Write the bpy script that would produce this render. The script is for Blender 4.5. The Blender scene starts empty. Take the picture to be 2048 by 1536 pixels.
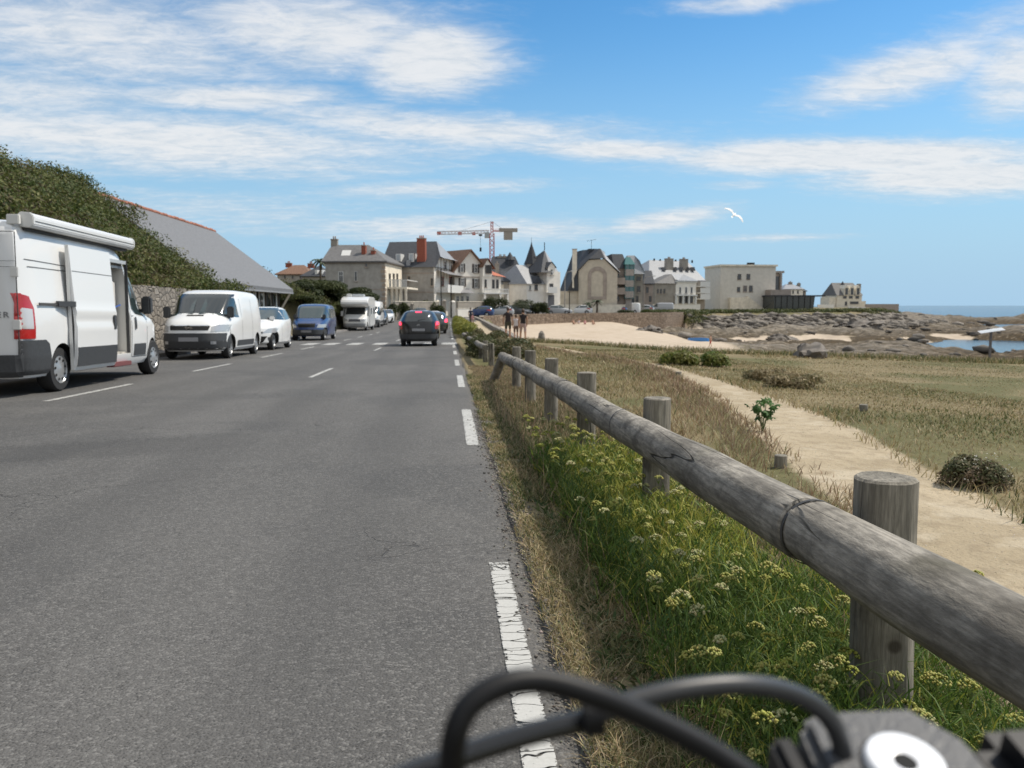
import bpy, bmesh, math, random
import numpy as np
from mathutils import Vector, Matrix, noise as mnoise
R = math.radians
rng = np.random.default_rng(7)
random.seed(7)
sc = bpy.context.scene
COL = sc.collection
# ------------------------------------------------------------------ camera
CZ = 1.09
PITCH, YAW, F = R(5.435), R(4.38), 1650.0
cam_d = bpy.data.cameras.new("camera")
cam = bpy.data.objects.new("camera", cam_d)
COL.objects.link(cam)
cam.location = (0, 0, CZ)
cam.rotation_euler = (math.pi / 2 - PITCH, 0, -YAW)
cam_d.sensor_width = 36
cam_d.lens = 36 * F / 2048
cam_d.clip_start = 0.02
cam_d.clip_end = 60000
cam_d.dof.use_dof = True
cam_d.dof.focus_distance = 2.4
cam_d.dof.aperture_fstop = 8.0
sc.camera = cam
# ------------------------------------------------------------------ sun + sky
SUN_AZ, SUN_EL = R(20), R(52)      # azimuth from +x towards +y
sdir = Vector((math.cos(SUN_AZ) * math.cos(SUN_EL), math.sin(SUN_AZ) * math.cos(SUN_EL), math.sin(SUN_EL)))
sun_d = bpy.data.lights.new("sun", 'SUN')
sun_d.energy = 3.6
sun_d.angle = R(0.53)
sun_d.color = (1.0, 0.92, 0.80)
sun = bpy.data.objects.new("sun", sun_d)
COL.objects.link(sun)
sun.rotation_euler = sdir.to_track_quat('Z', 'Y').to_euler()
sc.view_settings.view_transform = 'Standard'
sc.view_settings.look = 'None'
sc.view_settings.exposure = 0.3
sc.view_settings.gamma = 1.0
sc.cycles.use_denoising = True
sc.cycles.max_bounces = 6
sc.cycles.transparent_max_bounces = 6
sc.cycles.caustics_reflective = False
sc.cycles.caustics_refractive = False

fw = Vector((math.sin(YAW) * math.cos(PITCH), math.cos(YAW) * math.cos(PITCH), -math.sin(PITCH)))
rt = Vector((math.cos(YAW), -math.sin(YAW), 0))
up = rt.cross(fw)
def ray(u, v): return fw + rt * ((u - 1024) / F) + up * ((768 - v) / F)
def atZ(u, v, z):
    d = ray(u, v); t = (z - CZ) / d.z; return Vector((d.x * t, d.y * t, z))
def atY(u, v, y):
    d = ray(u, v); t = y / d.y; return Vector((d.x * t, y, CZ + d.z * t))
def atX(u, v, x):
    d = ray(u, v); t = x / d.x; return Vector((x, d.y * t, CZ + d.z * t))

class NT:
    """tiny node-tree writer"""
    def __init__(s, nt): s.nt = nt; s.n = nt.nodes; s.l = nt.links
    def node(s, typ, ins=None, **kw):
        n = s.n.new(typ)
        for k, v in kw.items(): setattr(n, k, v)
        for k, v in (ins or {}).items():
            if hasattr(v, 'links') and hasattr(v, 'node'): s.l.new(v, n.inputs[k])
            else: n.inputs[k].default_value = v
        return n
    def m(s, op, a, b=None, c=None, clamp=False):
        ins = {0: a}
        if b is not None: ins[1] = b
        if c is not None: ins[2] = c
        return s.node('ShaderNodeMath', ins, operation=op, use_clamp=clamp).outputs[0]
    def noise(s, vec, scale, detail=4, rough=.5, dist=0):
        ins = {'Scale': scale, 'Detail': detail, 'Roughness': rough, 'Distortion': dist}
        if vec is not None: ins['Vector'] = vec
        return s.node('ShaderNodeTexNoise', ins).outputs[0]
    def ss(s, x, lo, hi, a=0., b=1.):
        return s.node('ShaderNodeMapRange', {0: x, 1: lo, 2: hi, 3: a, 4: b}, interpolation_type='SMOOTHSTEP').outputs[0]
    def mixc(s, f, a, b, mode='MIX'):
        n = s.n.new('ShaderNodeMix'); n.data_type = 'RGBA'; n.blend_type = mode
        for i, v in ((0, f), (6, a), (7, b)):
            if hasattr(v, 'links') and hasattr(v, 'node'): s.l.new(v, n.inputs[i])
            else:
                if i and len(v) == 3: v = tuple(v) + (1,)
                n.inputs[i].default_value = v
        return n.outputs[2]

world = bpy.data.worlds.new("World")
sc.world = world
world.use_nodes = True
W = NT(world.node_tree)
W.n.clear()
sky = W.node('ShaderNodeTexSky')
sky.sky_type = 'NISHITA'
sky.sun_disc = False
sky.sun_elevation = SUN_EL
sky.sun_rotation = math.pi / 2 - SUN_AZ
sky.air_density = 1.0
sky.dust_density = 0.3
sky.ozone_density = 2.5
hs = W.node('ShaderNodeHueSaturation', {'Saturation': 1.28, 'Value': 1.0, 'Color': sky.outputs[0]})

tc = W.node('ShaderNodeTexCoord')
nrm = W.node('ShaderNodeVectorMath', {0: tc.outputs['Generated']}, operation='NORMALIZE')
sp = W.node('ShaderNodeSeparateXYZ', {0: nrm.outputs[0]})
dx, dy, dz = sp.outputs
tint = W.mixc(1.0, hs.outputs[0], (.95, 1.14, 1.12, 1), 'MULTIPLY')
tint = W.mixc(W.ss(dz, 0.0, .34, .96, .0), tint, (3.1, 4.85, 6.6, 1))
az = W.m('ARCTAN2', dx, dy)
el = W.m('ARCSINE', dz)
blobs = [(200, 70, 420, 100, 0, .82), (620, 60, 330, 85, 0, .95), (860, 120, 170, 80, 0, 1.1), (470, 195, 260, 32, 4, .9),
         (300, 280, 620, 70, 0, .95), (900, 258, 480, 42, -3, .9), (1250, 300, 280, 26, -4, 1.0), (1680, 315, 420, 34, -3, 1.25),
         (1900, 350, 260, 45, -4, 1.1), (1800, 150, 210, 50, 8, .9), (2030, 150, 90, 90, 0, .9), (1480, 5, 180, 25, 0, .8),
         (850, 378, 280, 22, 3, .7), (900, 460, 420, 34, 0, .78), (1330, 440, 140, 24, 8, .95), (1560, 475, 200, 10, 0, .6),
         (380, 420, 520, 60, 0, .55), (2000, 40, 150, 45, 10, .6), (500, 345, 380, 28, 0, .6), (1480, 370, 110, 14, 0, .5),
         (60, 200, 300, 90, 0, .72), (1230, -300, 1500, 180, 0, .5)]
acc = None
for (u, v, ru, rv, rot, amp) in blobs:
    d = ray(u, v).normalized()
    a0, e0 = math.atan2(d.x, d.y), math.asin(d.z)
    ra, rb = ru / F, rv / F
    c, s_ = math.cos(R(rot)), math.sin(R(rot))
    p = W.m('SUBTRACT', az, a0); q = W.m('SUBTRACT', el, e0)
    p2 = W.m('ADD', W.m('MULTIPLY', p, c / ra), W.m('MULTIPLY', q, s_ / ra))
    q2 = W.m('SUBTRACT', W.m('MULTIPLY', q, c / rb), W.m('MULTIPLY', p, s_ / rb))
    w = W.m('MULTIPLY', W.m('POWER', 2.718, W.m('MULTIPLY', W.m('ADD', W.m('MULTIPLY', p2, p2), W.m('MULTIPLY', q2, q2)), -1.0)), amp)
    acc = w if acc is None else W.m('MAXIMUM', acc, w)
zz = W.m('ADD', W.m('MAXIMUM', dz, 0.0), 0.10)
cv = W.node('ShaderNodeCombineXYZ', {0: W.m('DIVIDE', dx, zz), 1: W.m('DIVIDE', dy, zz), 2: 0.0}).outputs[0]
cm = W.node('ShaderNodeMapping', {0: cv, 'Rotation': (0, 0, R(12)), 'Scale': (.75, 1.25, 1)}).outputs[0]
n1 = W.noise(cm, 1.9, 9, .66, .5)
n2 = W.noise(cm, 9.0, 9, .70, .5)
n3 = W.noise(cm, 24.0, 4, .6, .2)
nn = W.m('ADD', W.m('ADD', W.m('MULTIPLY', n1, .55), W.m('MULTIPLY', n2, .42)), W.m('MULTIPLY', n3, .16))
dens = W.ss(W.m('ADD', W.m('MULTIPLY', acc, .78), nn), .70, 1.34)
dens = W.m('MULTIPLY', dens, W.ss(dz, 0.0, 0.06, .35, 1))
dens = W.m('MAXIMUM', dens, W.m('MULTIPLY', W.ss(dz, .46, .8), W.ss(nn, .3, .6, .45, 1)))  # unseen overhead cloud, added to whiten the blue sky light
dens = W.m('MAXIMUM', dens, W.m('MULTIPLY', W.ss(dy, .1, -.3), W.ss(nn, .3, .6, .5, 1)))  # unseen cloud behind the camera, added to neutralise light on facing walls
dens = W.m('MULTIPLY', dens, .93)
shade = W.ss(W.m('ADD', n2, W.m('MULTIPLY', dens, .25)), .45, .85)
ccol = W.mixc(shade, (5.2, 5.7, 6.2, 1), (6.9, 7.0, 7.1, 1))
fin = W.mixc(dens, tint, ccol)
bg = W.node('ShaderNodeBackground', {'Color': fin, 'Strength': 0.1})
wo = W.node('ShaderNodeOutputWorld', {0: bg.outputs[0]})

# ------------------------------------------------------------------ mesh helpers
class MB:
    def __init__(s): s.v = []; s.f = []; s.m = []
    def add(s, vs, fs, mi=0):
        b = len(s.v); s.v += [tuple(x) for x in vs]
        s.f += [tuple(b + i for i in f) for f in fs]; s.m += [mi] * len(fs)
        return s
    def box(s, x0, x1, y0, y1, z0, z1, mi=0):
        return s.add([(x, y, z) for z in (z0, z1) for y in (y0, y1) for x in (x0, x1)],
                     [(0, 2, 3, 1), (4, 5, 7, 6), (0, 1, 5, 4), (2, 6, 7, 3), (0, 4, 6, 2), (1, 3, 7, 5)], mi)
    def bar(s, a, b, w, h=None, mi=0):
        a = Vector(a); b = Vector(b); h = h or w
        d = (b - a).normalized()
        q = Vector((0, 0, 1)) if abs(d.z) < .95 else Vector((1, 0, 0))
        e = d.cross(q).normalized(); g = e.cross(d)
        P = []
        for c in (a, b):
            for (i, j) in ((-1, -1), (1, -1), (1, 1), (-1, 1)): P.append(c + e * (w / 2 * i) + g * (h / 2 * j))
        return s.add(P, [(0, 1, 2, 3), (7, 6, 5, 4), (0, 4, 5, 1), (1, 5, 6, 2), (2, 6, 7, 3), (3, 7, 4, 0)], mi)
    def tube(s, pts, rad, n=12, cap=True, mi=0):
        pts = [Vector(p) for p in pts]; m = len(pts)
        rad = rad if hasattr(rad, '__len__') else [rad] * m
        ref = None; P = []
        for i, p in enumerate(pts):
            d = (pts[min(i + 1, m - 1)] - pts[max(i - 1, 0)]).normalized()
            if ref is None: ref = Vector((0, 0, 1)) if abs(d.z) < .9 else Vector((1, 0, 0))
            e = d.cross(ref).normalized(); g = e.cross(d).normalized(); ref = g
            for k in range(n):
                t = 2 * math.pi * k / n
                P.append(p + e * (math.cos(t) * rad[i]) + g * (math.sin(t) * rad[i]))
        Fc = [(i * n + k, i * n + (k + 1) % n, (i + 1) * n + (k + 1) % n, (i + 1) * n + k) for i in range(m - 1) for k in range(n)]
        if cap: Fc += [tuple(range(n))[::-1], tuple((m - 1) * n + k for k in range(n))]
        return s.add(P, Fc, mi)
    def lathe(s, prof, org=(0, 0, 0), axis='z', n=24, mi=0, cap=True):
        P = []; m = len(prof)
        for (r, h) in prof:
            for k in range(n):
                t = 2 * math.pi * k / n; a, b = r * math.cos(t), r * math.sin(t)
                p = (a, b, h) if axis == 'z' else ((h, a, b) if axis == 'x' else (a, h, b))
                P.append((p[0] + org[0], p[1] + org[1], p[2] + org[2]))
        Fc = [(i * n + k, i * n + (k + 1) % n, (i + 1) * n + (k + 1) % n, (i + 1) * n + k) for i in range(m - 1) for k in range(n)]
        if cap: Fc += [tuple(range(n))[::-1], tuple((m - 1) * n + k for k in range(n))]
        return s.add(P, Fc, mi)
    def prism(s, poly, axis, a0, a1, mi=0):
        """poly of 2-D points extruded along an axis ('x': (y,z), 'y': (x,z), 'z': (x,y))"""
        n = len(poly)
        def p(q, a): return (a, q[0], q[1]) if axis == 'x' else ((q[0], a, q[1]) if axis == 'y' else (q[0], q[1], a))
        P = [p(q, a0) for q in poly] + [p(q, a1) for q in poly]
        return s.add(P, [tuple(range(n)), tuple(range(2 * n - 1, n - 1, -1))] + [(i, n + i, n + (i + 1) % n, (i + 1) % n) for i in range(n)], mi)
    def build(s, name, mats, parent=None, smooth=False, angle=35, bevel=0, fix=True):
        me = bpy.data.meshes.new(name)
        me.from_pydata([tuple(v) for v in s.v], [], s.f)
        if not isinstance(mats, (list, tuple)): mats = [mats]
        for m in mats: me.materials.append(m)
        for p, mi in zip(me.polygons, s.m): p.material_index = mi
        if fix or bevel:
            bm = bmesh.new(); bm.from_mesh(me)
            bmesh.ops.recalc_face_normals(bm, faces=bm.faces)
            if bevel:
                bmesh.ops.bevel(bm, geom=[e for e in bm.edges if len(e.link_faces) == 2 and e.calc_face_angle(0) > .6], offset=bevel, segments=2, affect='EDGES', clamp_overlap=True)
            bm.to_mesh(me); bm.free()
        if smooth or bevel: smooth_it(me, angle)
        o = bpy.data.objects.new(name, me); COL.objects.link(o)
        if parent is not None: o.parent = parent
        return o
def smooth_it(me, angle=35):
    me.polygons.foreach_set('use_smooth', [True] * len(me.polygons))
    me.set_sharp_from_angle(angle=R(angle))
def bigmesh(name, V, Fq, mat, cols=None, parent=None, smooth=False, attr='tint'):
    """V (n,3) float, Fq (m,k) int faces of equal size"""
    me = bpy.data.meshes.new(name)
    V = np.ascontiguousarray(V, np.float32); Fq = np.ascontiguousarray(Fq, np.int32); k = Fq.shape[1]
    me.vertices.add(len(V)); me.vertices.foreach_set('co', V.ravel())
    me.loops.add(Fq.size); me.loops.foreach_set('vertex_index', Fq.ravel())
    me.polygons.add(len(Fq)); me.polygons.foreach_set('loop_start', np.arange(0, Fq.size, k, dtype=np.int32))
    me.update(calc_edges=True)
    if cols is not None:
        for nm, c in (cols.items() if isinstance(cols, dict) else [(attr, cols)]):
            a = me.color_attributes.new(nm, 'FLOAT_COLOR', 'POINT')
            c = np.asarray(c, np.float32)
            if c.shape[1] == 3: c = np.hstack([c, np.ones((len(c), 1), np.float32)])
            a.data.foreach_set('color', np.ascontiguousarray(c).ravel())
    for m in (mat if isinstance(mat, list) else [mat]): me.materials.append(m)
    if smooth: me.polygons.foreach_set('use_smooth', [True] * len(me.polygons))
    o = bpy.data.objects.new(name, me); COL.objects.link(o)
    if parent is not None: o.parent = parent
    return o
def tag(o, label, cat=None, group=None, kind=None):
    if label: o['label'] = label
    if cat: o['category'] = cat
    if group: o['group'] = group
    if kind or cat: o['kind'] = kind or 'thing'
    return o
def thing(name, label, cat, loc=(0, 0, 0), rz=0, group=None, rx=0):
    o = bpy.data.objects.new(name, None); COL.objects.link(o)
    o.location = loc; o.rotation_euler = (rx, 0, rz)
    return tag(o, label, cat, group)
def dup(root, loc, rz=0, label=None, group=None, rx=0, mats=None):
    def cp(o, par):
        c = o.copy(); COL.objects.link(c); c.parent = par
        for ch in list(o.children): cp(ch, c)
        return c
    r = cp(root, None); r.location = loc; r.rotation_euler = (rx, 0, rz)
    if label: r['label'] = label
    if group: r['group'] = group
    return r
def evaluated(o):
    """replace an object's mesh by its evaluated (modifiers applied) mesh"""
    dg = bpy.context.evaluated_depsgraph_get()
    me = bpy.data.meshes.new_from_object(o.evaluated_get(dg))
    o.modifiers.clear(); o.data = me
    return o

# ------------------------------------------------------------------ materials
def mat(name, col, rough=.6, var=.0, vscale=3., bump=0, bscale=20., metal=0, spec=.5, coat=0, stretch=None, col2=None, lo=.35, hi=.65, emit=None, detail=5, alpha=1):
    m = bpy.data.materials.new(name); m.use_nodes = True
    T_ = NT(m.node_tree); b = T_.n['Principled BSDF']
    b.inputs['Roughness'].default_value = rough; b.inputs['Metallic'].default_value = metal
    b.inputs['Specular IOR Level'].default_value = spec; b.inputs['Coat Weight'].default_value = coat
    b.inputs['Coat Roughness'].default_value = .06
    b.inputs['Base Color'].default_value = (*col, 1)
    if alpha < 1: b.inputs['Alpha'].default_value = alpha
    if emit: b.inputs['Emission Color'].default_value = (*emit[0], 1); b.inputs['Emission Strength'].default_value = emit[1]
    if var or col2 or bump:
        c = T_.node('ShaderNodeTexCoord').outputs['Object']
        if stretch: c = T_.node('ShaderNodeMapping', {0: c, 'Scale': stretch}).outputs[0]
        if var or col2:
            n = T_.noise(c, vscale, detail, .6)
            c2 = col2 or tuple(min(1, x * (1 + var)) for x in col); c1 = col if col2 else tuple(x * (1 - var) for x in col)
            T_.l.new(T_.mixc(T_.ss(n, lo, hi), c1, c2), b.inputs['Base Color'])
        if bump:
            bn = T_.node('ShaderNodeBump', {'Strength': bump, 'Distance': .02, 'Height': T_.noise(c, bscale, 4, .6)})
            T_.l.new(bn.outputs[0], b.inputs['Normal'])
    return m
def foliage_mat(name, mul=1.0, trans=.25):
    m = bpy.data.materials.new(name); m.use_nodes = True
    T_ = NT(m.node_tree); T_.n.clear()
    a = T_.node('ShaderNodeAttribute', attribute_name='tint').outputs[0]
    d = T_.node('ShaderNodeBsdfPrincipled', {'Base Color': a, 'Roughness': .6, 'Specular IOR Level': .25})
    t = T_.node('ShaderNodeBsdfTranslucent', {0: a})
    mx = T_.node('ShaderNodeMixShader', {0: trans, 1: d.outputs[0], 2: t.outputs[0]})
    T_.node('ShaderNodeOutputMaterial', {0: mx.outputs[0]})
    return m
# ================================================================== terrain
YS = np.array([-60, -20, 0, 12, 24, 33, 42, 60, 75, 90, 110, 130, 160, 260, 900.])
ZS = np.array([.9, .33, 0, -.2, -.4, -.55, -.69, -.95, -1.05, -1.0, -.7, -.45, -.35, .1, .3])
SEA = -5.0
def roadz(y): return np.interp(y, YS, ZS)
COAST = np.array([(900, -60), (120, 12), (60, 24), (30, 29.5), (22, 31), (16, 32.5), (12.5, 34), (9.4, 35), (7.3, 40.7), (4.3, 45), (4.4, 60), (4.4, 95), (6, 112),
                  (10, 120), (17, 127), (27, 133), (37, 140), (43, 149), (60, 160), (85, 170), (105, 190), (112, 230), (140, 290), (165, 350),
                  (212, 392), (224, 430), (230, 600), (100, 900), (-900, 900), (-900, -200), (900, -200)], float)
def seg_dist(px, py, poly, closed=True):
    d = np.full(px.shape, 1e9); n = len(poly)
    for i in range(n if closed else n - 1):
        a = poly[i]; b = poly[(i + 1) % n]; e = b - a; L = (e ** 2).sum()
        t = np.clip(((px - a[0]) * e[0] + (py - a[1]) * e[1]) / L, 0, 1)
        d = np.minimum(d, np.hypot(px - a[0] - t * e[0], py - a[1] - t * e[1]))
    return d
def inside(px, py, poly):
    r = np.zeros(px.shape, bool); n = len(poly); j = n - 1
    for i in range(n):
        (x0, y0), (x1, y1) = poly[i], poly[j]
        c = ((y0 > py) != (y1 > py)) & (px < (x1 - x0) * (py - y0) / (y1 - y0 + 1e-12) + x0)
        r ^= c; j = i
    return r
def vnoise(x, y, seed=0):
    xi = np.floor(x).astype(np.int64); yi = np.floor(y).astype(np.int64); fx = x - xi; fy = y - yi
    def h(a, b):
        q = (a * 374761393 + b * 668265263 + seed * 974711) & 0x7fffffff
        q = ((q ^ (q >> 13)) * 1274126177) & 0x7fffffff
        return ((q ^ (q >> 16)) & 0xffff) / 65535.
    fx = fx * fx * (3 - 2 * fx); fy = fy * fy * (3 - 2 * fy)
    return (h(xi, yi) * (1 - fx) + h(xi + 1, yi) * fx) * (1 - fy) + (h(xi, yi + 1) * (1 - fx) + h(xi + 1, yi + 1) * fx) * fy
def fbm(x, y, sc_, oct=4, seed=0, ridge=False):
    s = np.zeros(np.shape(x)); a = 1; t = 0
    for k in range(oct):
        n = vnoise(x * sc_ + 13.7 * k, y * sc_ - 7.1 * k, seed + k)
        if ridge: n = 1 - np.abs(2 * n - 1)
        s += a * n; t += a; a *= .5; sc_ *= 2.03
    return s / t
PATH = np.array([(1.9, 1.2), (2.3, 2.6), (2.82, 4.4), (3.17, 6.0), (3.95, 9.3), (4.45, 12.0), (5.3, 18.2), (5.5, 22), (5.0, 27), (4.3, 33), (3.2, 40), (3.0, 46), (3.0, 70), (3.2, 100), (4.2, 108), (6, 117)])
PW = np.array([.6, .52, .45, .52, .62, .52, .36, .3, .35, .5, .7, .75, .75, .7, .6, .6])
def path_sd(x, y):
    w = np.interp(y, PATH[:, 1], PW)
    d = np.full(x.shape, 1e9)
    for i in range(len(PATH) - 1):
        a, b = PATH[i], PATH[i + 1]; e = b - a
        t = np.clip(((x - a[0]) * e[0] + (y - a[1]) * e[1]) / (e ** 2).sum(), 0, 1)
        d = np.minimum(d, np.hypot(x - a[0] - t * e[0], y - a[1] - t * e[1]))
    return d - w
def sm(x, a, b):
    t = np.clip((x - a) / (b - a), 0, 1); return t * t * (3 - 2 * t)
def hillz(x, y):
    """height of the bank on the left above the road, 0 where there is none"""
    X = -x
    crest = np.interp(y, [-20, 10, 28, 34, 41, 60, 66, 78, 95, 120], [7.6, 7.2, 6.6, 6.8, 7.4, 6.4, 4.6, 3.0, 1.6, .6])
    foot = np.interp(y, [-20, 39.5, 42, 60, 62, 120], [2.0, 2.0, 1.2, .8, .4, .2])
    prof = foot + (crest - foot) * sm(X, 8.2, 17.5) ** .85
    lin = 1.6 + (crest - 2.1) * np.clip((X - 9.8) / 7.0, 0, 1); kk = sm(y, 29, 36)
    prof = prof * (1 - kk) + lin * kk
    prof = prof + .35 * (fbm(x, y, .35, 3, 5) - .5)
    on = sm(X, 9.35, 9.55)
    h = prof * on
    b = (X > 10.4) & (X < 21.8) & (y > 40.3) & (y < 62)      # the ground the long barn stands on
    back = (crest * 1.05) * sm(X, 21.8, 25)
    h = np.where((y > 40.3) & (y < 62), np.where(X > 21.8, back, np.where(X > 10.4, 0, h * .4)), h)
    return h
def terrain(x, y, full=False):
    x = np.asarray(x, float); y = np.asarray(y, float)
    land = roadz(y) - .03 * np.clip(x - 1.0, 0, 22) * (1 - sm(y, 60, 100))
    land = land - .05 * sm(x, .50, .9) * (1 - sm(x, 2.0, 3.0)) * (1 - sm(y, 20, 60))
    land = land + .05 * (fbm(x, y, .5, 3, 3) - .5) * sm(x, .5, 1.5)
    land = land + hillz(x, y)
    on_road = (x > -9.2) & (x < .33) & (y < 128)
    land = np.where(on_road, roadz(y) - .05, land)
    beach = np.interp(y, [10, 35, 80, 133, 170], [-3.2, -2.9, -2.5, -1.5, -1.7]) - .022 * np.clip(x - 30, 0, 60)
    # rocks
    wx = x + 6 * (fbm(x, y, .05, 2, 40) - .5); wy = y + 6 * (fbm(x, y, .05, 2, 41) - .5)
    rk = fbm(wx * .6, wy, .11, 5, 11, True); rk2 = fbm(wx * .55, wy, .03, 3, 21)
    u = (x / np.maximum(y, 1))          # a simple bearing
    swell = np.interp(y, [0, 60, 90, 110, 150, 185, 230, 300, 380, 460], [-4.6, -4.1, -3.7, -4.7, -3.5, -3.0, -2.2, -2.5, -3.4, -6.5])
    side = sm(x - .08 * y, 300, 420) * 5
    reef = swell + 2.9 * (rk - .5) + 2.4 * (rk2 - .5) - side
    reef = reef - 3.2 * sm(x, 45, 62) * (1 - sm(np.abs(y - 104 - .12 * x), 4, 16))
    reef = reef - 6 * sm(x / np.maximum(y, 30), .55, .75) * sm(rk2, .3, .55)
    mixr = sm(x - 15 - .09 * y + 9 * (rk2 - .5), -2, 12)    # 0 sand, 1 reef
    mixr = np.maximum(mixr, .8 * sm(x, 9, 14) * (1 - sm(y, 48, 72)) * sm(rk, .35, .6))
    low = beach * (1 - mixr) + reef * mixr
    rockm = mixr * sm(reef - beach + .5 + 1.2 * (rk - .5), -1.6, -.4)
    rockm = np.maximum(rockm, mixr * sm(rk, .42, .6))
    inl = inside(x, y, COAST); dc = seg_dist(x, y, COAST)
    sd = np.where(inl, dc, -dc)
    wall = ((x > 3) & (x < 41) & (y > 34) & (y < 147))
    wid = np.where(wall, .25, np.where(y > 300, 14, np.where(y > 130, 7, 3.0)))
    farwall = (y > 108) & (x > 3) & (x < 43) & (y < 148)
    k = sm((sd - np.where(farwall, 3.6, 0)) / np.where(farwall, 1.0, wid), -1, .15)
    z = low * (1 - k) + land * k
    far = np.hypot(x, y)
    z = np.where((sd < -60) & (far > 420), np.minimum(z, -7), z)
    if not full: return z
    pd = path_sd(x, y)
    sand = (1 - k) * (1 - rockm)
    bank = (1 - np.abs(2 * k - 1)) * np.where(wall, 0, 1) * (y > 25)
    rock = np.clip((1 - k) * rockm + bank * .9 * (y > 130), 0, 1)
    pth = sm(-pd, -.16, .16) * k * (x > .6)
    asph = ((sd > 1.6) & (sd < 11) & (y > 100) & (x > -3) & (x < 75)).astype(float)
    apron = sm(x, -9.5, -9.2) * (1 - sm(x, .34, .40)) * (y < 128)
    scrub = sm(-x, 9.3, 9.8) * (hillz(x, y) > .3)
    green = sm(fbm(x, y, .22, 4, 31), .42, .62)
    green = np.where((x < 1.5) & (y < 60), sm(x, .5, .75), green)
    return z, np.stack([sand, rock, pth], -1), np.stack([np.maximum(asph, apron), green, scrub], -1)
def tz(x, y): return float(terrain(np.array([x]), np.array([y]))[0])
def gnd(u, v, z0=-.4, extra=0):
    p = atZ(u, v, z0)
    for _ in range(30):
        p = .5 * (p + atZ(u, v, min(.6, tz(p.x, p.y) + extra)))
    return p

def terrain_mat():
    m = bpy.data.materials.new('coast_ground'); m.use_nodes = True
    T_ = NT(m.node_tree); b = T_.n['Principled BSDF']; b.inputs['Roughness'].default_value = .95; b.inputs['Specular IOR Level'].default_value = .15
    c = T_.node('ShaderNodeTexCoord').outputs['Object']
    A = T_.node('ShaderNodeSeparateColor', {0: T_.node('ShaderNodeAttribute', attribute_name='zone_a').outputs[0]}).outputs
    B = T_.node('ShaderNodeSeparateColor', {0: T_.node('ShaderNodeAttribute', attribute_name='zone_b').outputs[0]}).outputs
    z = T_.node('ShaderNodeSeparateXYZ', {0: c}).outputs[2]
    nA = T_.noise(c, .9, 6, .65); nB = T_.noise(c, 7, 5, .6); nC = T_.noise(c, 45, 4, .6); nD = T_.noise(c, .16, 4, .55)
    ms = T_.node('ShaderNodeMapping', {0: c, 'Scale': (.35, 1, 1)}).outputs[0]
    nS = T_.noise(ms, 2.2, 5, .65)
    gsum = T_.m('ADD', T_.m('MULTIPLY', B[1], .35), T_.m('ADD', T_.m('MULTIPLY', nA, .45), T_.m('MULTIPLY', nB, .35)))
    g1 = T_.mixc(T_.ss(nS, .3, .7), (.165, .135, .072), (.265, .215, .125))
    g2 = T_.mixc(T_.ss(nB, .3, .7), (.085, .095, .035), (.15, .14, .065))
    grass = T_.mixc(T_.ss(gsum, .50, .82), g1, g2)
    grass = T_.mixc(T_.ss(nC, .35, .75, 0, .45), grass, (.05, .045, .025), 'MIX')
    sand = T_.mixc(T_.ss(nA, .3, .7), (.42, .345, .265), (.50, .42, .33))
    sand = T_.mixc(T_.ss(nD, .5, .75, 0, .45), sand, (.36, .28, .20))
    vor = T_.node('ShaderNodeTexVoronoi', {'Vector': c, 'Scale': .7}, feature='DISTANCE_TO_EDGE').outputs[0]
    rc = T_.mixc(T_.ss(nA, .35, .65), (.10, .085, .065), (.24, .21, .17))
    weed = T_.mixc(T_.ss(nB, .3, .7), (.038, .028, .016), (.10, .072, .04))
    rk = T_.mixc(T_.ss(T_.m('ADD', z, T_.m('MULTIPLY', nA, 1.6)), -3.4, -1.7), weed, rc)
    rk = T_.mixc(T_.ss(vor, .0, .10, .55, 0), rk, (.03, .026, .02))
    rk = T_.mixc(T_.ss(nS, .56, .66, 0, .6), rk, (.40, .33, .25))
    pathc = T_.mixc(T_.ss(nA, .3, .7), (.34, .28, .19), (.44, .37, .265))
    pathc = T_.mixc(T_.ss(nC, .45, .8, 0, .5), pathc, (.24, .185, .12))
    pathc = T_.mixc(T_.ss(nB, .48, .62, 0, .5), pathc, (.25, .20, .135))
    pathc = T_.mixc(T_.ss(T_.noise(c, 2.1, 5, .6), .50, .62, 0, .45), pathc, (.50, .44, .34))
    asp = T_.mixc(nB, (.075, .073, .07), (.11, .108, .104))
    scr = T_.mixc(T_.ss(nB, .35, .65), (.022, .024, .010), (.055, .052, .022))
    wob = T_.m('ADD', T_.m('MULTIPLY', T_.m('SUBTRACT', nB, .5), .55), T_.m('MULTIPLY', T_.m('SUBTRACT', nA, .5), .9))
    col = grass
    wp = T_.m('ADD', wob, T_.m('MULTIPLY', T_.m('SUBTRACT', nC, .5), .5))
    pm = T_.ss(T_.m('ADD', A[2], wp), .28, .68)
    col = T_.mixc(pm, col, pathc)
    col = T_.mixc(T_.ss(T_.m('ADD', A[0], T_.m('MULTIPLY', wob, .4)), .4, .6), col, sand)
    col = T_.mixc(T_.ss(T_.m('ADD', A[1], wob), .38, .6), col, rk)
    col = T_.mixc(B[2], col, scr)
    col = T_.mixc(B[0], col, asp)
    T_.l.new(col, b.inputs['Base Color'])
    bn = T_.node('ShaderNodeBump', {'Strength': .55, 'Distance': .05, 'Height': T_.m('ADD', nB, T_.m('MULTIPLY', nC, .4))})
    T_.l.new(bn.outputs[0], b.inputs['Normal'])
    return m
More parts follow.
